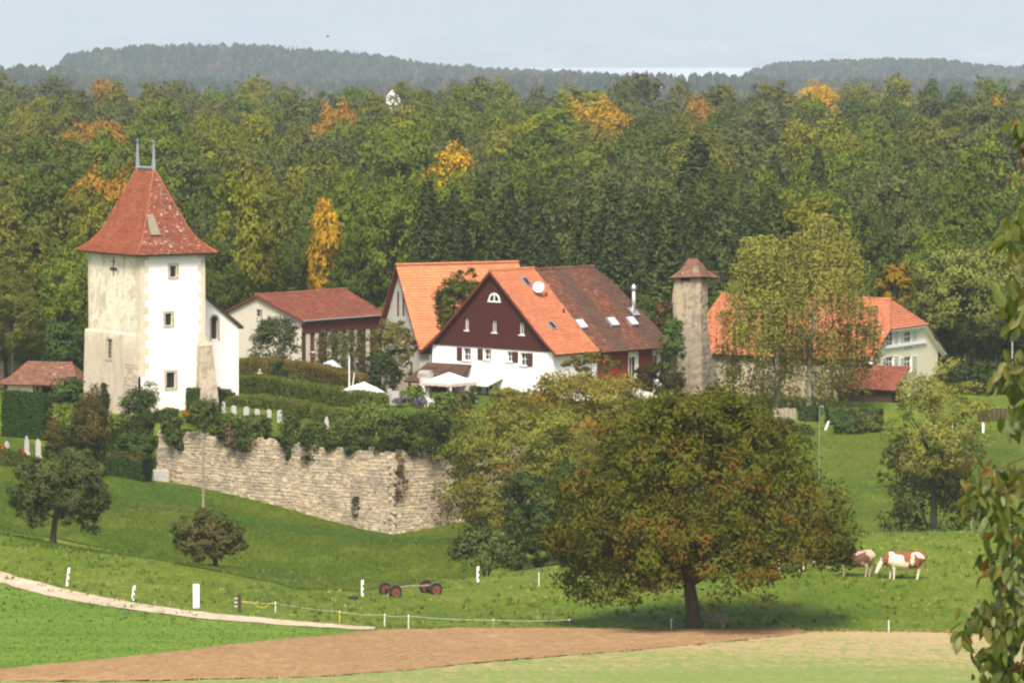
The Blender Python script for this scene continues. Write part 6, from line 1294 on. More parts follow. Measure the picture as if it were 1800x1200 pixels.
# parked cars half hidden
def car(px, Y, rz, label, body):
    p = gd(px, Y); t = thing('parked_car', label, 'car', p, rz)
    S = [(-2.1, 0.35, 0.75, 0.80), (-1.95, 0.28, 0.88, 0.84), (-1.0, 0.25, 0.95, 0.86), (1.4, 0.25, 1.0, 0.86), (2.0, 0.28, 0.95, 0.82), (2.1, 0.4, 0.85, 0.76)]
    V = [(x, sy * w, z) for x, z0_, z1_, w in S for sy, z in ((-1, z0_), (1, z0_), (1, z1_), (-1, z1_))]; k = len(S)
    Fc = [(i * 4 + j, i * 4 + (j + 1) % 4, (i + 1) * 4 + (j + 1) % 4, (i + 1) * 4 + j) for i in range(k - 1) for j in range(4)] + [(0, 1, 2, 3), (4 * k - 1, 4 * k - 2, 4 * k - 3, 4 * k - 4)]
    link('body', mesh_np('body', V, Fc, M[body]), t)
    m = MB(); m.hexa([(-1.1, -0.8, 0.96), (1.7, -0.8, 0.99), (1.7, 0.8, 0.99), (-1.1, 0.8, 0.96), (-0.45, -0.62, 1.42), (1.25, -0.62, 1.42), (1.25, 0.62, 1.42), (-0.45, 0.62, 1.42)]); m.build('window_band', M['glass'], t, local=True)
    m = MB(); m.box((0.4, 0, 1.44), (1.75, 1.22, 0.05)); m.build('roof', M[body], t, local=True)
    for x in (-1.35, 1.3):
        for y in (-0.8, 0.8):
            V = [(x + q * cos(a), y + o_, 0.31 + q * sin(a)) for q, o_ in ((0.18, -0.1), (0.31, -0.1), (0.31, 0.1), (0.18, 0.1)) for a in np.linspace(0, 2 * pi, 14, endpoint=False)]
            w = link('wheel', mesh_np('wheel', V, [(i * 14 + j, i * 14 + (j + 1) % 14, (i + 1) * 14 + (j + 1) % 14, (i + 1) * 14 + j) for i in range(3) for j in range(14)] + [tuple(range(14)), tuple(range(42, 56))], M['rubber']), t)
    for y in (-0.6, 0.6): m = MB(); m.box((-2.08, y, 0.68), (0.06, 0.26, 0.12)); m.build('headlight', M['steel'], t, local=True)
M['car_dark'] = simple('car_paint_dark', (0.025, 0.027, 0.032), 0.25, 0.05, 2); M['car_grey'] = simple('car_paint_black', (0.02, 0.02, 0.02), 0.25, 0.05, 2)
car(133, 376, 0.5, 'dark grey car parked between the pavilion and the tower', 'car_dark')
car(385, 366, 1.25, 'black car nose peeping out beside the tower buttress', 'car_grey')

# ------------------------------------------------------------------ big walnut in the meadow
def near_limbs(rg, cl, k): return [cl[i, :3] for i in rg.choice(len(cl), k, replace=False)]
rg = np.random.default_rng(21); base = GP(1223, 1106); base[2] -= 0.05
cl = []
while len(cl) < 290:
    z = rg.uniform(2.2, 10.6); R_ = 7.6 * sqrt(max(0, 1 - ((z - 4.3) / 6.7) ** 2)) if z > 4.3 else 7.6 * sqrt(max(0.0, 1 - ((4.3 - z) / 4.3) ** 2))
    a = rg.uniform(0, 2 * pi); f = rg.uniform(0.62, 0.97) if z < 5 else rg.uniform(0.3, 0.97)
    r = rg.uniform(0.65, 1.25); x, y = f * (R_ - r * 0.6) * cos(a), f * (R_ - r * 0.6) * sin(a)
    if 3.7 < x < 5.4 and 2.4 < z < 4.6: continue
    if z < (3.4 if abs(x) < 2.0 else 2.6 if x > 0 else 2.1): continue
    x += 0.15; 
    if x > 0: z -= 0.05 * x
    else: z -= 0.02 * x
    cl.append((x, y * 0.95, z, r))
for _ in range(46): cl.append((rg.uniform(-3.4, 3.2), rg.uniform(-5.6, -1.5), rg.uniform(3.5, 6.0), rg.uniform(0.7, 1.15)))
cl = np.array(cl)
cd = crown_data(rg, cl, 86000, 0.112, 0.2, (0, 0, 4.5), 0.45, 0.35, 0.5, 0.75)
wood = limbs(rg, (-0.05, 0, 0), (-0.45, 0.1, 2.9), 0.36, [c for c in near_limbs(rg, cl, 40) if c[2] > 4.6])
tree_thing('walnut_tree', 'big broad olive brown walnut tree in the meadow over the bench', base, cd, wood, 'leaf_walnut', (0.098, 0.112, 0.013), 'bark_walnut')

# ------------------------------------------------------------------ tree mass in the hollow right of the wall
def tree_px(name, label, px, py_top, py_bot, Y, rx_px, leafm, color, n, size, seed, clumps=60, base_px=None, trunk_r=0.2, barkm='bark', shape=1.0, taper=0.0, rmin=0.17, rmax=0.3, low=-0.75, nl=10, flat=1.0, shell=0.5, droop=0.0, aspect=0.5, group=None, ry=1.0, rand=0.7, zbase=None):
    rg = np.random.default_rng(seed); top = PY(px, py_top, Y); bot = PY(px, py_bot, Y); bx = XPY(base_px or px, Y, py_bot); zb = g1(bx, Y) if zbase is None else zbase
    base = np.array([bx, Y, zb]); cx = top[0] - bx; cz0, cz1 = bot[2] - zb, top[2] - zb; W = rx_px / F_PX * Y
    cl = ellipsoid_clumps(rg, clumps, (W, W * ry, (cz1 - cz0) / 2), (cx, 0, (cz0 + cz1) / 2), rmin, rmax, low, shell, taper)
    cd = crown_data(rg, cl, n, size, 0.3, None, aspect, droop, 0.45, rand, flat)
    wood = limbs(rg, (0, 0, 0), (cx * 0.5, 0, cz0 + (cz1 - cz0) * 0.35), trunk_r, near_limbs(rg, cl, min(nl, len(cl))))
    return tree_thing(name, label, base, cd, wood, leafm, color, barkm, group)
SU = 'leaf_sumac'
tree_px('sumac_tree', 'spreading yellow green tree with feathery leaves against the right end of the stone wall', 912, 682, 985, 300, 146, SU, (0.18, 0.20, 0.038), 36000, 0.112, 31, 120, 960, 0.18, flat=0.6, rmin=0.2, rmax=0.36, low=-0.85)
tree_px('sumac_tree', 'golden olive tree in front of the farmhouse right corner', 1030, 634, 900, 318, 150, SU, (0.215, 0.20, 0.038), 36000, 0.112, 32, 110, 1040, 0.2, flat=0.6, rmin=0.2, rmax=0.36)
tree_px('sumac_tree', 'dense dark green tree low in the hollow behind the walnut left side', 985, 800, 1000, 288, 120, 'leaf', (0.06, 0.095, 0.024), 30000, 0.105, 33, 80, 990, 0.16, flat=0.8, low=-0.9)
tree_px('sumac_tree', 'rounded yellow olive tree top between the farmhouse and the walnut', 1165, 682, 880, 320, 105, SU, (0.17, 0.165, 0.032), 24000, 0.108, 34, 70, 1160, 0.16, flat=0.7)
tree_px('sumac_tree', 'yellow olive feathery tree top directly below the farmhouse awning', 930, 664, 800, 334, 86, SU, (0.175, 0.18, 0.036), 20000, 0.11, 39, 60, 930, 0.14, flat=0.6, rmin=0.2, rmax=0.36)
bush('shrub', 'low grey green scrub at the foot of the feathery tree', 855, 935, 1003, 130, 283, (0.07, 0.10, 0.03), 'leaf_plain', 6500, 0.10, 35, clumps=40)
tree_px('plum_tree', 'dark purple brown shrub tree beside the red boarded wall', 1158, 634, 705, 350, 46, 'leaf_autumn', (0.055, 0.05, 0.022), 7000, 0.1, 36, 45, 1158, 0.12)
tree_px('climbing_vine', 'yellow brown vine foliage over the farmhouse right corner', 1040, 612, 665, 352, 62, SU, (0.15, 0.13, 0.03), 5000, 0.1, 37, 36, 1040, 0.07, flat=0.6)
# ------------------------------------------------------------------ right-hand trees
tree_px('ash_tree', 'loose yellow green tree with forked ivy clad trunk on the right slope', 1648, 620, 900, 288, 104, 'leaf', (0.25, 0.255, 0.06), 20000, 0.088, 41, 84, 1640, 0.24, 'twig', rmin=0.14, rmax=0.27, nl=22, shell=0.3, low=-0.98)
bush('shrub', 'olive scrub around the ivy clad trunk', 1640, 830, 938, 190, 291, (0.085, 0.095, 0.025), 'leaf', 7000, 0.11, 42, clumps=55)
bush('shrub', 'pale olive branches drooping left of the ivy clad trunk', 1585, 770, 900, 90, 292, (0.10, 0.11, 0.028), 'leaf', 2600, 0.11, 43, clumps=26)
def birch(px, py_top, py_bot, rx, base_px, seed, label, color):
    Y = 361.0; rg = np.random.default_rng(seed); bx = XPY(base_px, Y, 715); zb = g1(bx, Y); base = np.array([bx, Y, zb]); cx = XPY(px, Y, 550) - bx
    z0, z1 = PY(px, py_bot, Y)[2] - zb, PY(px, py_top, Y)[2] - zb; W = rx / F_PX * Y; cl = []
    for _ in range(150):
        f = rg.random() ** 0.8; z = z0 + (z1 - z0) * f; R_ = W * (0.75 + 0.25 * f / 0.3 if f < 0.3 else max(0.06, (1 - (f - 0.3) / 0.74)) ** 0.5); a = rg.uniform(0, 6.28); q = R_ * sqrt(rg.random())
        cl.append((cx + q * cos(a), q * sin(a), z, rg.uniform(0.55, 1.0)))
    cl = np.array(cl); n = 38000; i = rg.integers(len(cl), size=n); k = rg.integers(11, size=n); sub = rg.normal(0, 0.6, (len(cl), 11, 2))
    P = cl[i, :3].copy(); P[:, :2] += sub[i, k] * cl[i, 3:4] + rg.normal(0, 0.07, (n, 2)); P[:, 2] += cl[i, 3] * 0.4 - rg.random(n) ** 1.3 * 3.2 * cl[i, 3]      # leaves strung on hanging twigs
    V, Fq = leaf_quads(rg, P, unit(rg.normal(size=(n, 3)) + np.array([0, -0.3, 0.4])), 0.097 * rg.uniform(0.7, 1.3, n), 0.55)
    ct = rg.normal(0.5, 0.14, len(cl)); cd = (V, Fq, {'tone': np.clip(ct[i] + rg.normal(0, 0.15, n), 0, 1), 'warmth': np.clip(rg.random(len(cl))[i] * 0.7 + rg.random(n) * 0.3, 0, 1), '_n': unit(unit(P - np.array([cx, 0, (z0 + z1) / 2])) + rg.normal(size=(n, 3)) * 0.35 + np.array([0, -0.3, 0.6]))})
    wood = MB(); sp = np.array([(0, 0, -0.3), (0.03, 0, z1 * 0.25), (cx * 0.4, 0, z1 * 0.5), (cx * 0.8, 0, z1 * 0.75), (cx, 0, z1 * 0.96)]); wood.tube(sp, [0.30, 0.20, 0.15, 0.09, 0.03], 9)
    for j in rg.choice(len(cl), 16, replace=False):
        t = cl[j, :3]; s = np.array([np.interp(max(0.5, t[2] - 2.0), sp[:, 2], sp[:, 0]), 0, max(0.5, t[2] - 2.0)]); wood.tube([s, (s + t) / 2 + (0, 0, 0.4), t + (0, 0, 0.3)], [0.06, 0.04, 0.012], 5)
    tree_thing('birch_tree', label, base, cd, wood, 'leaf', color, 'bark_birch', None)
birch(1340, 418, 695, 86, 1366, 51, 'left weeping birch with pale olive drooping twigs on the lawn', (0.25, 0.265, 0.058))
birch(1446, 380, 690, 104, 1422, 52, 'right and taller weeping birch, golden olive, on the lawn', (0.27, 0.265, 0.058))
tree_px('lime_tree', 'big rounded green tree behind the house with chevron shutters', 1715, 418, 660, 402, 128, 'leaf_plain', (0.15, 0.175, 0.04), 30000, 0.155, 53, 90, 1715, 0.35, low=-0.6)
tree_px('lime_tree', 'dark green tree filling the right edge beyond the lawn', 1830, 500, 735, 388, 90, 'leaf_plain', (0.04, 0.062, 0.018), 22000, 0.13, 54, 60, 1830, 0.3)
bush('shrub', 'dark undergrowth behind the lawn at the right edge', 1720, 640, 740, 160, 385, (0.03, 0.048, 0.014), 'leaf_plain', 7000, 0.15, 55, clumps=40)
tree_px('maple_tree', 'small bright yellow tree right of the birches', 1572, 455, 570, 412, 36, 'leaf', (0.28, 0.19, 0.02), 4500, 0.17, 56, 30, 1572, 0.12)
bush('shrub', 'green bush between the farmhouse and the chimney tower', 1180, 560, 690, 56, 366.5, (0.065, 0.115, 0.024), 'leaf_plain', 5200, 0.11, 57, clumps=36)
bush('shrub', 'reddish brown bush left of the chimney tower', 1168, 530, 600, 40, 378, (0.12, 0.075, 0.04), 'leaf_autumn', 2200, 0.11, 58, clumps=20)
# ------------------------------------------------------------------ trees round the buildings
tree_px('pear_tree', 'rounded green tree between the orange roof and the farmhouse gable', 818, 472, 620, 371.5, 62, 'leaf', (0.085, 0.10, 0.022), 15000, 0.11, 61, 75, 812, 0.15, low=-0.9, taper=0.2)
bush('shrub', 'round dark grey green bush in front of the barn gable', 487, 565, 650, 96, 383, (0.055, 0.072, 0.03), 'leaf_plain', 9000, 0.10, 62, clumps=50)
bush('shrub', 'grey green bush along the barn side', 606, 588, 668, 110, 378, (0.07, 0.085, 0.03), 'leaf_plain', 6500, 0.10, 63, clumps=40)
tree_px('willow_bush', 'yellow green willow bush in front of the orange roofed house', 690, 556, 680, 371, 46, 'leaf', (0.16, 0.15, 0.035), 7000, 0.105, 64, 50, 690, 0.08, low=-0.9)
bush('shrub', 'dark green round bush right of the white mast', 672, 622, 692, 64, 359, (0.04, 0.062, 0.02), 'leaf_plain', 6000, 0.1, 65, clumps=40)
bush('box_ball', 'small dark clipped bush right of the gazebo', 833, 679, 706, 17, 350.5, (0.025, 0.055, 0.014), 'leaf_plain', 1800, 0.06, 66, clumps=24, rand=0.4)
bush('shrub', 'bright green garden shrub left of the barbecue chimney', 729, 680, 706, 34, 347.5, (0.10, 0.15, 0.03), 'leaf_plain', 2600, 0.09, 67, clumps=24)
bush('shrub', 'light green garden shrub right of the white garden chair', 783, 692, 735, 48, 345, (0.10, 0.145, 0.032), 'leaf_plain', 3600, 0.09, 68, clumps=30)
bush('shrub', 'brown seed heads among green garden shrubs by the wall top', 815, 690, 742, 42, 343.5, (0.11, 0.10, 0.04), 'leaf_autumn', 2800, 0.085, 69, clumps=26)
bush('shrub', 'tall feathery light green plants at the end of the hedge', 640, 708, 775, 62, 334, (0.10, 0.14, 0.03), 'leaf_plain', 5000, 0.09, 70, clumps=36)
# plants spilling over the wall top
wallb = [(312, 752, 782, 44, 0.040, 'dark ivy bush spilling over the wall left of the slim pole'), (360, 700, 752, 60, 0.05, 'leafy green bush on the wall top above the slim pole'), (300, 715, 755, 36, 0.045, 'dark bush at the tower foot on the wall left end'),
    (447, 728, 786, 66, 0.055, 'green ivy bush hanging over the wall below the gravestones'), (402, 726, 764, 44, 0.06, 'olive shrub on the wall just left of the hanging ivy bush'), (515, 715, 800, 48, 0.045, 'upright dark bush right of the tallest gravestone'), (556, 742, 806, 50, 0.042, 'dark ivy hanging over the wall below the pointed gravestone'), (598, 735, 794, 44, 0.06, 'mixed green shrub on the wall right of the pointed gravestone'),
    (630, 738, 792, 46, 0.05, 'dark green shrub on the wall left of the light green one'), (668, 712, 790, 70, 0.085, 'light green shrub on the wall above its right corner'), (735, 728, 800, 92, 0.036, 'big dark ivy mass over the wall corner'), (700, 722, 780, 60, 0.06, 'mid green shrub between light green shrub and dark ivy mass'), (790, 738, 796, 70, 0.036, 'dark ivy on the wall right of the corner'), (760, 716, 760, 60, 0.07, 'fresh green shrub above the dark ivy mass')]
for i, (px, a, b_, w, g_, lab) in enumerate(wallb):
    Yw = float(np.interp(XPY(px, 332), [e[0] for e in EDGE], [e[1] for e in EDGE])) + 0.1
    bush('wall_bush', lab, px, a + 4, b_ + 5, w * 1.12, Yw + 0.15, (g_ * 1.25, g_ * 1.85, g_ * 0.42), 'leaf_plain', 7500, 0.08, 80 + i, (1, 0.45, 1), 44, group='bushes on the retaining wall', stems=False)
for i, (px, a, b_, w, lab) in enumerate(((703, 790, 880, 30, 'dry brown creeper hanging on the wall corner'), (405, 745, 792, 22, 'withered brown creeper near the top of the wall'), (775, 860, 925, 60, 'bare reddish brush at the right foot of the wall'), (628, 872, 908, 22, 'small weed growing at the foot of the wall'))):
    Yw = float(np.interp(XPY(px, 326), [e[0] for e in EDGE], [e[1] for e in EDGE])) - 0.35
    bush('creeper', lab, px, a, b_, w, Yw, (0.13, 0.085, 0.06) if i != 3 else (0.07, 0.08, 0.03), 'leaf_plain', 1300, 0.07, 95 + i, (1, 0.15, 1), 24, 'plant', rand=1.0, stems=False)
# left of the tower
bush('shrub', 'tall mid green bushes right of the ivy covered wall', 122, 668, 800, 90, 348, (0.05, 0.085, 0.02), 'leaf_plain', 9500, 0.11, 101, clumps=55)
tree_px('thuja_tree', 'brownish olive conical conifer before the weathered tower face', 165, 672, 815, 342.5, 42, 'leaf_autumn', (0.075, 0.078, 0.022), 11000, 0.085, 102, 85, 165, 0.1, taper=0.55, low=-0.98, rmin=0.25, rmax=0.42)
tree_px('cypress_tree', 'slim dark columnar cypress at the weathered tower face', 184, 671, 735, 345.5, 8, 'leaf_plain', (0.025, 0.05, 0.014), 3500, 0.07, 103, 34, 184, 0.05, low=-0.98, rmin=0.6, rmax=0.95)
tree_px('thuja_tree', 'small rust tipped conical shrub left of the brown conifer', 95, 732, 808, 341.5, 22, 'leaf_autumn', (0.085, 0.085, 0.022), 4500, 0.08, 104, 46, 95, 0.06, taper=0.5, low=-0.98, rmin=0.3, rmax=0.5)
bush('shrub', 'dark green bush mass at the foot of the tower', 245, 690, 800, 96, 345, (0.035, 0.06, 0.018), 'leaf_plain', 9500, 0.1, 105, clumps=60)
bush('shrub', 'wispy pale shoots against the white tower wall', 262, 672, 722, 44, 345.3, (0.11, 0.13, 0.05), 'leaf_plain', 900, 0.07, 106, clumps=22)
bush('shrub', 'mid green bush between the brown conifer and the wall end', 240, 762, 815, 80, 340.5, (0.045, 0.08, 0.018), 'leaf_plain', 5000, 0.1, 107, clumps=36)
bush('shrub', 'green leafy bush behind the pavilion', 108, 572, 648, 86, 384, (0.05, 0.085, 0.022), 'leaf_plain', 7000, 0.12, 108, clumps=44)
tree_px('apple_tree', 'dark dense apple tree on the meadow crest at the left', 106, 786, 945, 262, 97, 'leaf_plain', (0.065, 0.085, 0.028), 32000, 0.072, 111, 140, 92, 0.19, low=-0.8, rmin=0.12, rmax=0.26, shell=0.4)
tree_px('apple_tree', 'small dark apple tree below the stone wall', 370, 893, 992, 251, 74, 'leaf_plain', (0.085, 0.085, 0.03), 23000, 0.066, 112, 130, 380, 0.15, low=-0.9, rmin=0.12, rmax=0.28, shell=0.35)

# ------------------------------------------------------------------ forest
rg = np.random.default_rng(77); protos = []; tapers = []
for k in range(7):                                 # broadleaf crowns, unit height 20 m
    r2 = np.random.default_rng(200 + k); tp_ = 0.38 * k / 6; W = r2.uniform(4.2, 6.0); Hc = r2.uniform(6.6, 9.2)
    cl = ellipsoid_clumps(r2, 78, (W, W, Hc), (0, 0, 20 - Hc), r2.uniform(0.14, 0.22), r2.uniform(0.30, 0.44), -0.9, r2.uniform(0.4, 0.6), tp_)
    cd = crown_data(r2, cl, 11500, 0.215, 0.3, None, 0.55, 0.0, 0.5, 0.7)
    wd = limbs(r2, (0, 0, 0), (0, 0, 9), 0.3, near_limbs(r2, cl, 9))
    tapers.append(tp_); protos.append((mesh_np('crown', cd[0], cd[1], M['leaf'], False, cd[2]), mesh_np('trunk', wd.V, wd.F, M['bark'], True)))
spruces = []
for k in range(3):
    r2 = np.random.default_rng(300 + k); parts = []; n = 15000; f = r2.random(n) ** 0.75; z = 2.5 + 18.5 * (1 - f); R0 = ((21 - z) / 18.5) ** 0.62 * 3.7 + 0.15
    lay = np.floor(z / 0.75); a = r2.uniform(0, 6.28, n); arm = np.floor(a / (6.28 / 13)) ; ra = (arm + 0.5 + 0.32 * r2.normal(size=n)) * 6.28 / 13 + lay * 1.7
    q = R0 * np.sqrt(r2.random(n)) * (0.75 + 0.4 * np.sin(arm * 2.3 + lay * 1.9)); P = np.stack([q * np.cos(ra), q * np.sin(ra), lay * 0.75 + 0.35 - 0.42 * q + r2.normal(0, 0.30, n)], 1)
    V, Fq = leaf_quads(r2, P, unit(np.stack([np.cos(ra) * 0.4, np.sin(ra) * 0.4, np.ones(n)], 1) + r2.normal(size=(n, 3)) * 0.5), 0.26 * r2.uniform(0.7, 1.3, n), 0.35)
    w = MB(); w.tube([(0, 0, -0.3), (0, 0, 10), (0, 0, 20.6)], [0.28, 0.18, 0.03], 8)
    spruces.append((mesh_np('crown', V, Fq, M['needle'], False, {'tone': np.clip(r2.normal(0.45, 0.2, n), 0, 1), 'warmth': r2.random(n), '_n': unit(np.stack([np.cos(ra), np.sin(ra), 0.7 + 0 * ra], 1) + r2.normal(size=(n, 3)) * 0.3)}), mesh_np('trunk', w.V, w.F, M['bark'], True)))
TINT = {'dark green': ((0.081, 0.120, 0.017), (0.106, 0.151, 0.021)), 'mid green': ((0.125, 0.182, 0.019), (0.170, 0.224, 0.024)), 'grey green': ((0.110, 0.138, 0.040), (0.140, 0.161, 0.048)), 'yellow green': ((0.188, 0.205, 0.020), (0.244, 0.250, 0.026)),
    'olive': ((0.140, 0.155, 0.024), (0.180, 0.185, 0.030)), 'golden': ((0.486, 0.309, 0.021), (0.590, 0.378, 0.024)), 'orange': ((0.375, 0.207, 0.029), (0.438, 0.250, 0.033)), 'rusty brown': ((0.280, 0.176, 0.052), (0.339, 0.204, 0.056)), 'dark': ((0.048, 0.073, 0.020), (0.065, 0.093, 0.022))}
FOREST = []
def forest_tree(px, py_top, Y, width_px, tint, kind='leafy', label=None):
    x = XPY(px, Y, 300); zb = g1(x, Y); h = PY(px, py_top, Y)[2] - zb; me = protos[rg.integers(7) if not label else rg.integers(3)] if kind == 'leafy' else spruces[rg.integers(3)]
    lo_, hi_ = np.array(TINT[tint][0]), np.array(TINT[tint][1]); FOREST.append(dict(px=px, py=py_top, loc=(x, Y, zb), sz=h / 20.3, sx=width_px / F_PX * Y / (10.2 if kind == 'leafy' else 7.4), tint=tint, kind=kind, col=lo_ + (hi_ - lo_) * rg.random(), me=me, rz=rg.uniform(0, 6.28), label=label))
# trees one can pick out
for a in ((425, 285, 418, 140, 'yellow green', 'leafy', 'tall fresh green tree just right of the tower roof'), (572, 316, 426, 74, 'golden', 'leafy', 'golden yellow autumn tree behind the barn roof'), (548, 350, 430, 90, 'dark green', 'leafy', None), (685, 318, 424, 150, 'mid green', 'leafy', 'broad rounded green tree behind the orange roof ridge left end'), (620, 300, 434, 110, 'mid green', 'leafy', None),
        (50, 385, 404, 140, 'olive', 'leafy', 'olive yellow tree left of the tower eaves'), (-20, 430, 398, 130, 'olive', 'leafy', None), (120, 420, 400, 110, 'mid green', 'leafy', None), (170, 330, 430, 120, 'yellow green', 'leafy', None), (20, 480, 392, 110, 'olive', 'leafy', 'brownish olive tree at the left edge above the pavilion'), (480, 400, 424, 110, 'dark green', 'leafy', None), (385, 420, 414, 90, 'dark green', 'leafy', None), (620, 400, 420, 100, 'dark green', 'leafy', None),
        (1600, 330, 440, 150, 'grey green', 'leafy', 'pale grey green rounded tree above the big tree on the right'), (1500, 420, 430, 90, 'dark green', 'leafy', None), (1640, 395, 420, 110, 'mid green', 'leafy', None), (1790, 380, 425, 130, 'mid green', 'leafy', None)): forest_tree(*a)
for i, (px, py) in enumerate(((752, 335), (800, 350), (846, 328), (893, 345), (938, 352), (985, 338), (1030, 355), (1076, 342), (1122, 350), (1168, 360), (1212, 345), (1262, 352), (1310, 362), (1355, 350), (1400, 370), (1465, 385), (700, 385), (1525, 400), (775, 390), (960, 400), (1190, 398))):
    forest_tree(px, py - 8, 414 + 14 * (i % 3), rg.uniform(115, 150), 'dark', 'spruce')
for px in np.arange(-40, 1880, 62):               # shrubby wood edge
    forest_tree(px + rg.uniform(-15, 15), rg.uniform(485, 560), rg.uniform(399, 409) if not (380 < px < 720) else rg.uniform(410, 416), rg.uniform(85, 120), ['dark green', 'mid green', 'olive'][rg.integers(3)], 'leafy')
# the rest in rows that rise towards the skyline
topy = np.interp
for r_, (Y, yt) in enumerate(((440, 322), (466, 298), (496, 276), (532, 254), (576, 234), (628, 214), (690, 190), (765, 169), (850, 151), (940, 134))):
    wid = np.interp(Y, [440, 940], [158, 92]); x = -60 - rg.uniform(0, wid)
    while x < 1900:
        w = wid * rg.choice([0.65, 0.85, 1.0, 1.25]) * rg.uniform(0.9, 1.1); x += w * 0.40
        yy = yt + rg.normal(0, 12) * (0.7 if r_ > 8 else 1) - (w - wid) * 0.12 + (10 if 300 < x < 380 and r_ > 7 else 0) + (-6 if x > 1650 else 0) + (26 if 650 < x < 735 and r_ > 7 else 0)
        u = rg.random(); left = x < 720
        if r_ >= 5: tint = ('orange' if u < 0.075 else 'golden' if u < 0.11 else 'olive' if u < 0.38 else 'yellow green' if u < 0.58 else 'rusty brown' if u < 0.60 else 'grey green' if u < 0.72 else 'mid green') if x < 1080 else ('golden' if u < 0.05 else 'orange' if u < 0.08 else 'olive' if u < 0.22 else 'yellow green' if u < 0.34 else 'grey green' if u < 0.55 else 'dark green' if u < 0.75 else 'mid green')
        else: tint = ('orange' if u < 0.03 else 'golden' if u < 0.05 else 'olive' if u < 0.22 else 'yellow green' if u < 0.33 else 'grey green' if u < 0.6 else 'mid green' if u < 0.85 else 'dark green') if x < 1150 else ('golden' if u < 0.04 else 'rusty brown' if u < 0.06 else 'yellow green' if u < 0.12 else 'olive' if u < 0.20 else 'grey green' if u < 0.38 else 'mid green' if u < 0.7 else 'dark green')
        kind = 'leafy'
        if rg.random() < 0.04 and r_ < 6: kind, tint = 'spruce', 'dark'; yy += 10
        forest_tree(x, yy, Y + rg.uniform(-10, 10), w * 1.12, tint, kind)
        x += w * 0.40
COLS = [(150, 'left of the tower'), (390, 'above the tower'), (520, 'right of the finials'), (690, 'above the barn'), (910, 'above the orange roof'), (1080, 'above the farmhouse'), (1290, 'above the chimney tower'), (1530, 'above the birches'), (9999, 'above the right house')]
ROWS = [(190, 'on the skyline'), (250, 'in the upper wood'), (320, 'in the middle wood'), (450, 'at the wood front'), (9999, 'along the wood edge')]
ORD = ['first', 'second', 'third', 'fourth', 'fifth', 'sixth', 'seventh', 'eighth', 'ninth', 'tenth', 'eleventh', 'twelfth']
keys = {}
for f in sorted(FOREST, key=lambda f: f['px']):
    c_ = next(s for l_, s in COLS if f['px'] < l_); r_ = next(s for l_, s in ROWS if f['py'] < l_); k = (f"{f['tint']} {'spruce' if f['kind'] == 'spruce' else 'tree'}", f"{r_} {c_}")
    f['key'] = k; keys.setdefault(k, []).append(f)
for k, fs in keys.items():
    for i, f in enumerate(fs):
        lab = f['label'] or (f'{k[0]} {k[1]}' if len(fs) == 1 else f'{ORD[min(i, 11)]} {k[0]} from left {k[1]}')
        t = thing('spruce_tree' if f['kind'] == 'spruce' else 'forest_tree', lab, 'tree', f['loc'], f['rz'], 'trees of the wood behind the village')
        t.scale = (f['sx'], f['sx'], f['sz'])
        c = link('crown', f['me'][0], t); c.color = (*f['col'], 1); link('trunk', f['me'][1], t)

# scrub along the top of the right-hand slope
for (px, a, b_, w, c_, lab) in ((1335, 716, 762, 60, (0.065, 0.10, 0.03), 'grey green scrub below the left birch'), (1375, 736, 768, 50, (0.05, 0.085, 0.022), 'dark low scrub left of the lamp pole'), (1412, 748, 772, 40, (0.06, 0.095, 0.022), 'small round scrub just left of the lamp pole foot'), (1488, 742, 766, 62, (0.05, 0.08, 0.022), 'dark low scrub right of the white leaning post'),
        (1530, 728, 760, 50, (0.085, 0.105, 0.03), 'olive scrub between dark scrub and the ivy clad tree'), (1270, 704, 745, 70, (0.11, 0.125, 0.035), 'yellow green scrub at the end of the rail fence')):
    bush('shrub', lab, px, a, b_, w, float(np.interp(b_, [740, 775], [352, 346])), c_, 'leaf_plain', 4200, 0.085, int(px), clumps=40)

# ------------------------------------------------------------------ cows
def fused(name, tubes, voxel, mat, parent, extra=None):
    """tubes of (points, radii) fused into one continuous body"""
    m = MB()
    for pts, rad in tubes:
        m.tube(pts, rad, 12)
        for e in (0, -1):                         # rounded ends
            r = np.broadcast_to(rad, (len(pts),))[e]; c = np.array(pts[e]); V, Fc = lathe([(r * cos(a), r * sin(a)) for a in np.linspace(-1.5, 1.5, 7)], 10); m.add([tuple(np.array(v) + c) for v in V], Fc)
    tmp = bpy.data.objects.new('tmp_body', mesh_np('tmp_body', m.V, m.F)); COL.objects.link(tmp)
    md = tmp.modifiers.new('r', 'REMESH'); md.mode = 'VOXEL'; md.voxel_size = voxel; sm = tmp.modifiers.new('s', 'SMOOTH'); sm.iterations = 4; sm.factor = 0.5
    dg = bpy.context.evaluated_depsgraph_get(); me = bpy.data.meshes.new_from_object(tmp.evaluated_get(dg)); bpy.data.objects.remove(tmp)
    me.name = name; me.materials.clear(); me.materials.append(mat); me.polygons.foreach_set('use_smooth', np.ones(len(me.polygons), bool))
    return link(name, me, parent)
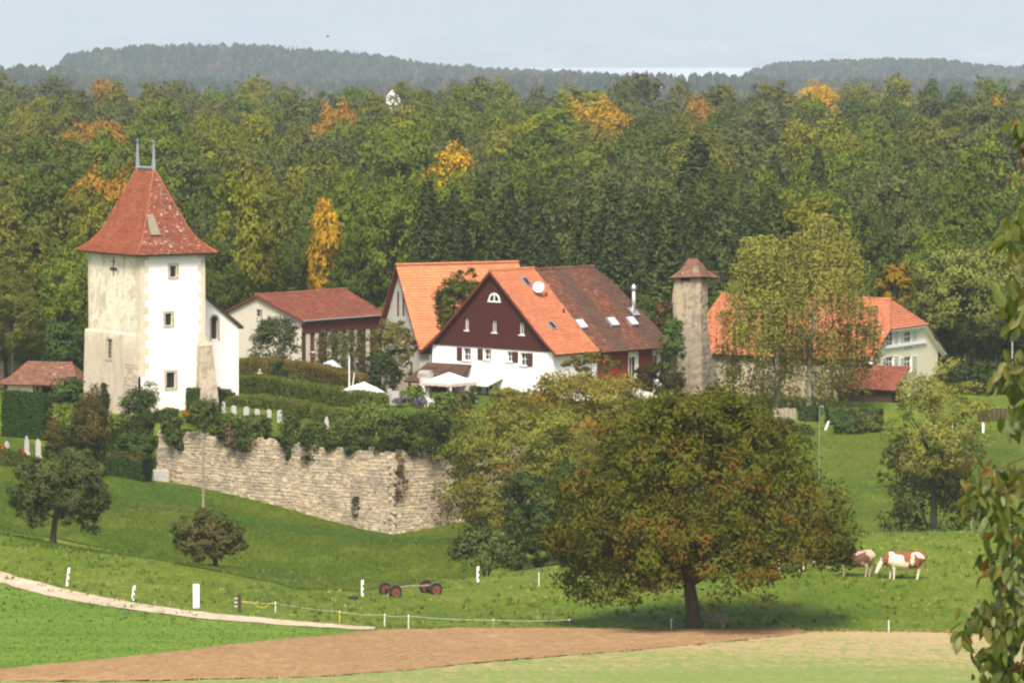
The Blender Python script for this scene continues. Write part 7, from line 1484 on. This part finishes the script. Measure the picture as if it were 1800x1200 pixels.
def cow_mat(name, seed, white_bias, c_white=(0.72, 0.62, 0.48), c_red=(0.20, 0.055, 0.022)):
    m, nt, n, l, b = new_mat(name); co = objco(nt)
    mp = nt.nodes.new('ShaderNodeMapping'); l.new(co, mp.inputs[0]); mp.inputs['Location'].default_value = (seed, seed * 0.7, 0)
    f = noise(nt, 1.35, 2, 0.45, mp.outputs[0], 0.6); sp = nt.nodes.new('ShaderNodeSeparateXYZ'); l.new(co, sp.inputs[0])
    # white face, lower legs and belly as on the breed
    leg = step(nt, sp.outputs[2], 0.62, 0.40); face = step(nt, sp.outputs[0], -1.02, -1.16)
    v = math_(nt, 'ADD', f, math_(nt, 'MULTIPLY', leg, 0.5)); v = math_(nt, 'ADD', v, math_(nt, 'MULTIPLY', face, 0.5))
    c = mix(nt, step(nt, v, white_bias - 0.02, white_bias + 0.02), c_red, c_white); c = mix(nt, math_(nt, 'MULTIPLY', noise(nt, 14, 3, 0.6, co), 0.3), c, (0.25, 0.16, 0.09))
    l.new(c, b.inputs['Base Color']); b.inputs['Roughness'].default_value = 0.8; b.inputs['Specular IOR Level'].default_value = 0.2; return m
def cow(px, py, Y, rz, label, seed, bias, grazing=True, scale=1.0, **kw):
    """built facing -x, feet on z = 0"""
    p = GY(px, Y) if Y else GP(px, py); t = thing('cow', label, 'cow', p, rz, 'red and white cows in the meadow')
    hz_ = 0.55 if grazing else 1.15
    T_ = [([(-0.72, 0, 0.96), (-0.45, 0, 0.92), (0.0, 0, 0.86), (0.40, 0, 0.91), (0.78, 0, 1.02), (0.92, 0, 1.06)], [0.29, 0.40, 0.45, 0.42, 0.32, 0.19]),
          ([(-0.45, 0, 1.18), (0.2, 0, 1.16), (0.8, 0, 1.22)], [0.16, 0.17, 0.16]),
          ([(-0.62, 0, 1.06), (-0.86, 0, 0.95 if grazing else 1.12), (-1.08, 0, 0.78 if grazing else 1.22)], [0.28, 0.20, 0.145]),
          ([(-1.06, 0, hz_ + 0.25), (-1.18, 0, hz_ + 0.06), (-1.28, 0, hz_ - 0.13)], [0.145, 0.125, 0.095]),
          ([(-1.28, 0, hz_ - 0.12), (-1.32, 0, hz_ - 0.20)], [0.095, 0.085]), ([(-0.6, 0, 0.80), (-0.76, 0, 0.72)], [0.2, 0.12])]
    for y in (-0.17, 0.17):
        o_ = 0.05 if y < 0 else -0.06
        T_ += [([(-0.55 + o_, y, 0.92), (-0.57 + o_, y * 1.05, 0.62), (-0.55 + o_, y, 0.36), (-0.56 + o_, y, 0.08)], [0.155, 0.095, 0.062, 0.05]), ([(-0.56 + o_, y, 0.09), (-0.58 + o_, y, 0.03)], [0.055, 0.06])]
        T_ += [([(0.66 - o_, y, 1.05), (0.62 - o_, y * 1.15, 0.74), (0.74 - o_, y * 1.05, 0.48), (0.70 - o_, y, 0.28), (0.68 - o_, y, 0.08)], [0.22, 0.165, 0.078, 0.058, 0.05]), ([(0.68 - o_, y, 0.09), (0.65 - o_, y, 0.03)], [0.055, 0.06])]
    T_ += [([(0.42, 0, 0.62), (0.52, 0, 0.58)], [0.16, 0.13])]
    body = fused('body', T_, 0.035, cow_mat('cow_hide', seed, bias, **kw), t)
    m = MB(); m.tube([(0.93, 0, 1.18), (1.03, 0, 1.05), (1.03, 0, 0.7), (1.02, 0, 0.5)], [0.035, 0.028, 0.02, 0.05], 6); m.build('tail', body.data.materials[0], t, True, True)
    for y in (-1, 1):
        m = MB(); m.add([(-1.07, y * 0.12, hz_ + 0.28), (-1.03, y * 0.30, hz_ + 0.31), (-1.08, y * 0.36, hz_ + 0.25), (-1.11, y * 0.26, hz_ + 0.20), (-1.05, y * 0.25, hz_ + 0.23)], [(0, 1, 4), (1, 2, 4), (2, 3, 4), (3, 0, 4), (0, 3, 2, 1)]); m.build('ear', body.data.materials[0], t, False, True)
        m = MB(); m.tube([(-1.06, y * 0.08, hz_ + 0.36), (-1.07, y * 0.17, hz_ + 0.45), (-1.13, y * 0.18, hz_ + 0.52)], [0.03, 0.022, 0.008], 6); m.build('horn', M['pale_stone'], t, True, True)
        V, Fc = lathe([(0.001, -0.03), (0.025, -0.015), (0.025, 0.015), (0.001, 0.03)], 8, (-1.175, y * 0.112, hz_ + 0.14)); mk('eye', V, Fc, M['iron'], t, True, None, True)
    t.scale = (scale, scale, scale); return t
cow(1590, 1017, 231.5, 0.10, 'red and white cow grazing with white face and rump, rightmost in the meadow', 3.1, 0.55, True, 1.08)
cow(1503, 1017, 232.5, -0.35, 'pale cow with brown patches standing half behind the walnut branches', 7.7, 0.56, True, 1.04, c_white=(0.40, 0.32, 0.24), c_red=(0.10, 0.045, 0.03))
cow(1392, 1008, 236.0, 3.5, 'cow mostly hidden behind the walnut foliage, only its back showing', 5.2, 0.50)

# ------------------------------------------------------------------ person in the churchyard
p = gd(457, 370); pe = thing('person', 'person in a pale grey top standing behind the long hedge', 'person', p, 0.5)
M['skin'] = simple('skin', (0.45, 0.27, 0.19), 0.6, 0.08, 8); M['shirt'] = simple('pale_shirt', (0.45, 0.40, 0.40), 0.85, 0.1, 8); M['trouser'] = simple('dark_trousers', (0.05, 0.055, 0.07), 0.9, 0.15, 8); M['hair'] = simple('grey_hair', (0.35, 0.32, 0.29), 0.8, 0.2, 12)
T_ = [([(0, 0, 0.92), (0, 0, 1.15), (0, 0.01, 1.38), (0, 0, 1.46)], [0.145, 0.14, 0.155, 0.08]), ([(-0.14, 0, 1.40), (0.14, 0, 1.40)], [0.07, 0.07]), ([(0, 0, 1.45), (0, -0.01, 1.54)], [0.055, 0.052]), ([(0, -0.015, 1.58), (0, -0.01, 1.67)], [0.082, 0.088]), ([(0, -0.09, 1.615), (0, -0.115, 1.60)], [0.018, 0.014]), ([(-0.098, 0, 1.625), (0.098, 0, 1.625)], [0.016, 0.016])]
for sx in (-1, 1):
    T_ += [([(sx * 0.09, 0, 0.92), (sx * 0.10, -0.01, 0.5), (sx * 0.10, 0.01, 0.1)], [0.10, 0.065, 0.045]), ([(sx * 0.10, 0.03, 0.05), (sx * 0.11, -0.14, 0.035)], [0.045, 0.035])]
    T_ += [([(sx * 0.19, 0, 1.38), (sx * 0.24, 0.02, 1.12), (sx * 0.20, -0.14, 0.95)], [0.058, 0.046, 0.034]), ([(sx * 0.20, -0.15, 0.94), (sx * 0.19, -0.21, 0.90)], [0.034, 0.030])]
    for k in range(4): T_.append(([(sx * 0.19 + (k - 1.5) * 0.019, -0.21, 0.90), (sx * 0.19 + (k - 1.5) * 0.02, -0.255 + 0.006 * abs(k - 1.5), 0.875), (sx * 0.19 + (k - 1.5) * 0.02, -0.275, 0.845)], [0.0095, 0.009, 0.008]))
    T_.append(([(sx * 0.19 - sx * 0.03, -0.17, 0.925), (sx * 0.19 - sx * 0.055, -0.205, 0.90)], [0.012, 0.01]))
fused('body', T_, 0.012, M['skin'], pe)
S_ = [([(0, 0, 0.90), (0, 0, 1.15), (0, 0.01, 1.38)], [0.165, 0.158, 0.17]), ([(-0.16, 0, 1.39), (0.16, 0, 1.39)], [0.082, 0.082])] + [([(sx * 0.19, 0, 1.38), (sx * 0.24, 0.02, 1.12), (sx * 0.212, -0.1, 0.99)], [0.072, 0.06, 0.05]) for sx in (-1, 1)]
fused('shirt', S_, 0.018, M['shirt'], pe)
fused('trousers', [([(0, 0, 0.95), (0, 0, 0.86)], [0.16, 0.16])] + [([(sx * 0.09, 0, 0.90), (sx * 0.10, -0.01, 0.5), (sx * 0.10, 0.01, 0.1)], [0.115, 0.08, 0.065]) for sx in (-1, 1)], 0.018, M['trouser'], pe)
fused('hair', [([(0, 0.02, 1.66), (0, 0.015, 1.70)], [0.10, 0.09]), ([(0, 0.06, 1.58), (0, 0.05, 1.66)], [0.06, 0.075])], 0.014, M['hair'], pe)
for sx in (-1, 1): V, Fc = lathe([(0.001, -0.01), (0.01, 0), (0.001, 0.01)], 8, (sx * 0.034, -0.094, 1.635)); mk('eye', V, Fc, M['iron'], pe, True, None, True)
m = MB(); m.box((0, -0.096, 1.565), (0.045, 0.008, 0.01)); m.build('mouth', M['brown_wood'], pe, local=True)

# ------------------------------------------------------------------ leaves hanging into the frame from a near tree at the right
rg = np.random.default_rng(404); YN = 32.0
def near_leaf_mat(name, c0, c1):
    m, nt, n, l, b = new_mat(name); oi = nt.nodes.new('ShaderNodeObjectInfo'); co = objco(nt); f = noise(nt, 30, 4, 0.6, co)
    c = mix(nt, oi.outputs['Random'], c0, c1); c = mix(nt, math_(nt, 'MULTIPLY', step(nt, f, 0.55, 0.75), 0.5), c, tuple(x * 0.55 for x in c0))
    l.new(c, b.inputs['Base Color']); b.inputs['Roughness'].default_value = 0.45; tr = nt.nodes.new('ShaderNodeBsdfTranslucent'); l.new(c, tr.inputs[0]); mx = nt.nodes.new('ShaderNodeMixShader'); mx.inputs[0].default_value = 0.35
    l.new(b.outputs[0], mx.inputs[1]); l.new(tr.outputs[0], mx.inputs[2]); l.new(mx.outputs[0], n['Material Output'].inputs[0]); return m
NL = [near_leaf_mat('near_leaf_green', (0.06, 0.09, 0.013), (0.12, 0.16, 0.022)), near_leaf_mat('near_leaf_olive', (0.10, 0.115, 0.018), (0.17, 0.17, 0.028)), near_leaf_mat('near_leaf_rust', (0.12, 0.06, 0.015), (0.24, 0.14, 0.02))]
leafm = []
for mt in NL:
    for v in range(2):
        L_ = 0.062; pr = [(0, 0.004), (0.15, 0.20), (0.4, 0.31), (0.65, 0.27), (0.85, 0.14), (1, 0.005)]; V, Fc = [], []
        for t, w in pr:
            y = t * 2 * L_; bend = -0.35 * L_ * t * t * (1 + 0.5 * v); V += [(-w * 2 * L_ * 0.75, y, bend + w * 0.018), (0, y, bend - 0.004), (w * 2 * L_ * 0.75, y, bend + w * 0.018)]
        for i in range(len(pr) - 1): a = i * 3; Fc += [(a, a + 1, a + 4, a + 3), (a + 1, a + 2, a + 5, a + 4)]
        leafm.append(mesh_np('leaf', V, Fc, mt, True))
tx = PY(2050, 900, YN + 0.6); tzb = g1(tx[0], tx[1])
nt_ = thing('near_walnut_tree', 'dark leafy branches of a near tree hanging down along the right edge', 'tree', (tx[0], tx[1], tzb))
clusters = [(1790, 222, 22, 26, 2, 7), (1800, 250, 14, 30, 2, 4), (1785, 410, 26, 34, 0, 14), (1775, 510, 26, 40, 1, 16), (1790, 560, 20, 30, 0, 10), (1782, 650, 34, 36, 1, 20), (1792, 715, 26, 46, 0, 20), (1760, 830, 48, 28, 1, 22), (1745, 880, 50, 34, 0, 24), (1775, 940, 40, 40, 0, 28), (1760, 1000, 30, 26, 2, 14), (1785, 1030, 26, 44, 0, 24), (1740, 1075, 34, 26, 0, 16), (1705, 1095, 18, 16, 2, 4), (1690, 1118, 10, 16, 0, 4), (1775, 1105, 34, 36, 0, 26), (1750, 1150, 34, 24, 0, 20), (1785, 1175, 26, 26, 2, 16), (1765, 1195, 26, 20, 0, 10)]
m = MB(); limb_top = np.array(PY(1990, 150, YN + 0.4)); m.tube([np.array([tx[0], tx[1], tzb - 0.3]), np.array([tx[0], tx[1], tzb + 2.5]), np.array(PY(2040, 500, YN + 0.5)), limb_top], [0.24, 0.18, 0.13, 0.06], 10); m.build('trunk', M['bark_walnut'], nt_)
nl = 0; deep = {}
for ci, (cx_, cy_, rx, ry, col, n_) in enumerate(clusters):
    c0 = np.array(PY(cx_, cy_, YN)); root = np.array(PY(1900, cy_ - 60, YN + 0.3)); src = np.array(PY(2030, cy_ - 40, YN + 0.5)); br = MB()
    br.tube([src, root, (root + c0) / 2 + (0, 0, 0.03), c0 - (rx * 0.6 / F_PX * YN, 0, 0.01)], [0.028, 0.014, 0.008, 0.003], 6); bo = br.build('branch', M['bark_walnut'], nt_)
    o0 = ORG[nt_.name][0]
    for k in range(int(n_ * 3.2)):
        far_ = k >= n_ * 0.98 or nl >= 300
        q = np.array(PY(cx_ + rg.normal(0, 0.55) * rx, cy_ + rg.normal(0, 0.55) * ry, YN + rg.uniform(-0.4, 0.1) + (0.5 if far_ else 0)))
        u = rg.random(); ck = col if u < (0.28 if col == 2 else 0.6) else (0 if u < 0.85 else 1) if col == 2 else (1 if u < 0.97 else 2) if col == 0 else (0 if u < 0.9 else 2)
        eul = (rg.uniform(-1.9, -0.5), rg.normal(0, 0.5), rg.uniform(0, 6.28)); s = rg.uniform(0.7, 1.2); me = leafm[ck * 2 + rg.integers(2)]
        if far_:                                   # leaves deeper in the branch, joined
            from mathutils import Matrix, Euler
            Mx = np.array(Euler(eul).to_matrix()) * s; co = np.empty(len(me.vertices) * 3); me.vertices.foreach_get('co', co)
            deep.setdefault(ck, []).append(co.reshape(-1, 3) @ Mx.T + q)
        else:
            o = bpy.data.objects.new('leaf', me); COL.objects.link(o); o.parent = bo; o.location = q - o0; o.rotation_euler = eul; o.scale = (s, s, s); nl += 1
for ck, Vl in deep.items():
    q_ = np.array([p[:] for p in [tuple(pl.vertices) for pl in leafm[0].polygons]]); nv = len(leafm[0].vertices)
    o = mk('inner_leaves', np.concatenate(Vl), (np.arange(len(Vl))[:, None, None] * nv + q_[None]).reshape(-1, 4), NL[ck], nt_, True); o['kind'] = 'stuff'

# ------------------------------------------------------------------ grass tufts
def tufts(name, label, region, n, hmin, hmax, col, seed, blades=3, wfac=0.22):
    """region: list of (px, Y) quads as (px0, px1, Y0, Y1)"""
    rg = np.random.default_rng(seed); Ys, Xs = [], []
    for (a, b_, y0, y1, f) in region:
        k = int(n * f); y = rg.uniform(y0, y1, k) + rg.normal(0, (y1 - y0) * 0.06, k); px = rg.uniform(a, b_, k) + rg.normal(0, 45, k); Ys.append(y); Xs.append((px - 900) / F_PX * y * 1.005)
    x = np.concatenate(Xs); y = np.concatenate(Ys); cl = np.sin(x * 0.55 + 1.7 * np.sin(y * 0.21)) * np.sin(y * 0.35 + x * 0.13) + rg.normal(0, 0.5, len(x)); keep = (cl > -0.1) & ((y < np.interp(x, [e[0] for e in EDGE], [e[1] for e in EDGE]) - 0.9) | (x > 25)) & (y > 212); x, y = x[keep], y[keep]; N_ = len(x)
    z = gz(x, y); B_ = blades; x = np.repeat(x, B_) + rg.normal(0, 0.07, N_ * B_); y = np.repeat(y, B_) + rg.normal(0, 0.07, N_ * B_); z = np.repeat(z, B_); k = N_ * B_
    h = rg.uniform(hmin, hmax, k); a = rg.uniform(0, pi, k); w = h * wfac; lx, ly = rg.normal(0, 0.35, k) * h, rg.normal(0, 0.35, k) * h
    V = np.stack([np.stack([x - w * np.cos(a), y - w * np.sin(a), z - 0.02], 1), np.stack([x + w * np.cos(a), y + w * np.sin(a), z - 0.02], 1), np.stack([x + lx, y + ly, z + h], 1)], 1).reshape(-1, 3)
    o = mk(name, V, np.arange(3 * k).reshape(k, 3), M['leaf_plain'], None, False, {'tone': np.clip(rg.normal(0.55, 0.2, k), 0, 1), 'warmth': rg.random(k) * 0.9}, local=True); o.color = (*col, 1); tag(o, label, 'grass', None, 'stuff')
tufts('meadow_grass', 'short tufted green meadow grass in front of the wall', [(-60, 700, 236, 330, 0.45), (600, 1860, 213, 255, 0.4), (1250, 1860, 292, 352, 0.15)], 80000, 0.03, 0.09, (0.145, 0.18, 0.022), 1, 2)
tufts('meadow_weeds', 'scattered darker weed tufts in the meadow', [(-60, 1860, 214, 262, 0.6), (-60, 760, 262, 325, 0.25), (1250, 1860, 290, 350, 0.15)], 3600, 0.1, 0.26, (0.085, 0.13, 0.025), 5, 7)
tufts('dry_grass', 'scattered pale dry grass tufts in the meadow', [(-60, 1860, 213, 262, 0.6), (-60, 760, 262, 325, 0.4)], 2400, 0.06, 0.18, (0.30, 0.28, 0.10), 6, 5)
tufts('track_grass', 'grass along the edges of the gravel track and ploughed field', [(-60, 640, 225, 243, 0.4), (640, 1700, 211.5, 214, 0.6)], 9000, 0.05, 0.14, (0.12, 0.17, 0.035), 2)
tufts('hollow_grass', 'longer dark green grass in the hollow below the stone wall', [(-60, 720, 258, 325, 1.0)], 70000, 0.08, 0.2, (0.055, 0.105, 0.015), 4, 2)
tufts('rank_grass', 'rank dark green weeds along the foot of the stone wall', [(400, 800, 309, 322, 0.6), (200, 420, 320, 333, 0.4)], 16000, 0.08, 0.22, (0.075, 0.14, 0.025), 3)
# sprouts, clods and field grass
def line(pts): A = np.array(pts); i = np.argsort(A[:, 0]); return lambda x: np.interp(x, A[i, 0], A[i, 1])
f_bt, f_bb, f_rd, f_fd = line(br_top), line(br_bot), line(road_dn), line(field_dn)
def scatter(n, seed, y0, y1, keep):
    rg = np.random.default_rng(seed); y = rg.uniform(y0, y1, n); px = rg.uniform(-60, 1860, n); x = (px - 900) / F_PX * y * 1.005; k = keep(x, y); return rg, x[k], y[k]
def blades(name, label, rg, x, y, h0, h1, col, wf, mat_='leaf_plain'):
    k = len(x); z = gz(x, y) + 0.05; h = rg.uniform(h0, h1, k); a = rg.uniform(0, pi, k); w = h * wf; lx, ly = rg.normal(0, 0.4, k) * h, rg.normal(0, 0.4, k) * h
    V = np.stack([np.stack([x - w * np.cos(a), y - w * np.sin(a), z], 1), np.stack([x + w * np.cos(a), y + w * np.sin(a), z], 1), np.stack([x + lx, y + ly, z + h], 1)], 1).reshape(-1, 3)
    o = mk(name, V, np.arange(3 * k).reshape(k, 3), M[mat_], None, False, {'tone': np.clip(rg.normal(0.5, 0.22, k), 0, 1), 'warmth': rg.random(k) * 0.9, '_n': unit(rg.normal(size=(k, 3)) * 0.5 + np.array([0, -0.3, 1.0]))}, local=True); o.color = (*col, 1); tag(o, label, 'grass', None, 'stuff')
rg, x, y = scatter(60000, 12, 178, 240, lambda x, y: (x < XPY(655, 210)) & (y < f_rd(x) - 0.15) & (y > f_fd(x) + 0.1))
blades('field_grass', 'lush green blades of the field below the gravel track', rg, x, y, 0.025, 0.07, (0.165, 0.25, 0.036), 0.35)
rg, x, y = scatter(9000, 13, 172, 214, lambda x, y: np.abs(y - f_bb(x)) < 0.6)
blades('headland_weeds', 'ragged weeds along the lower edge of the ploughed strip', rg, x, y, 0.04, 0.13, (0.26, 0.30, 0.09), 0.4)
rg, x, y = scatter(40000, 14, 172, 214, lambda x, y: (y > f_bb(x) + 0.1) & (y < f_bt(x) - 0.1))
k = len(x); z = gz(x, y) + 0.075; r = rg.uniform(0.015, 0.06, k) * rg.choice([0.6, 1, 1.5], k); D = np.array([(1, 0, -0.3), (-0.5, 0.87, -0.3), (-0.5, -0.87, -0.3), (0, 0, 0.9)])
V = np.stack([x, y, z], 1)[:, None] + (D[None] * rg.uniform(0.6, 1.3, (k, 4, 3))) * r[:, None, None]; Ft = (np.arange(k)[:, None, None] * 4 + np.array([(0, 1, 3), (1, 2, 3), (2, 0, 3)])[None]).reshape(-1, 3)
tag(mk('earth_clods', V.reshape(-1, 3), Ft, M['plough'], None, False, local=True), 'small brown clods on the ploughed strip', 'soil', None, 'stuff')
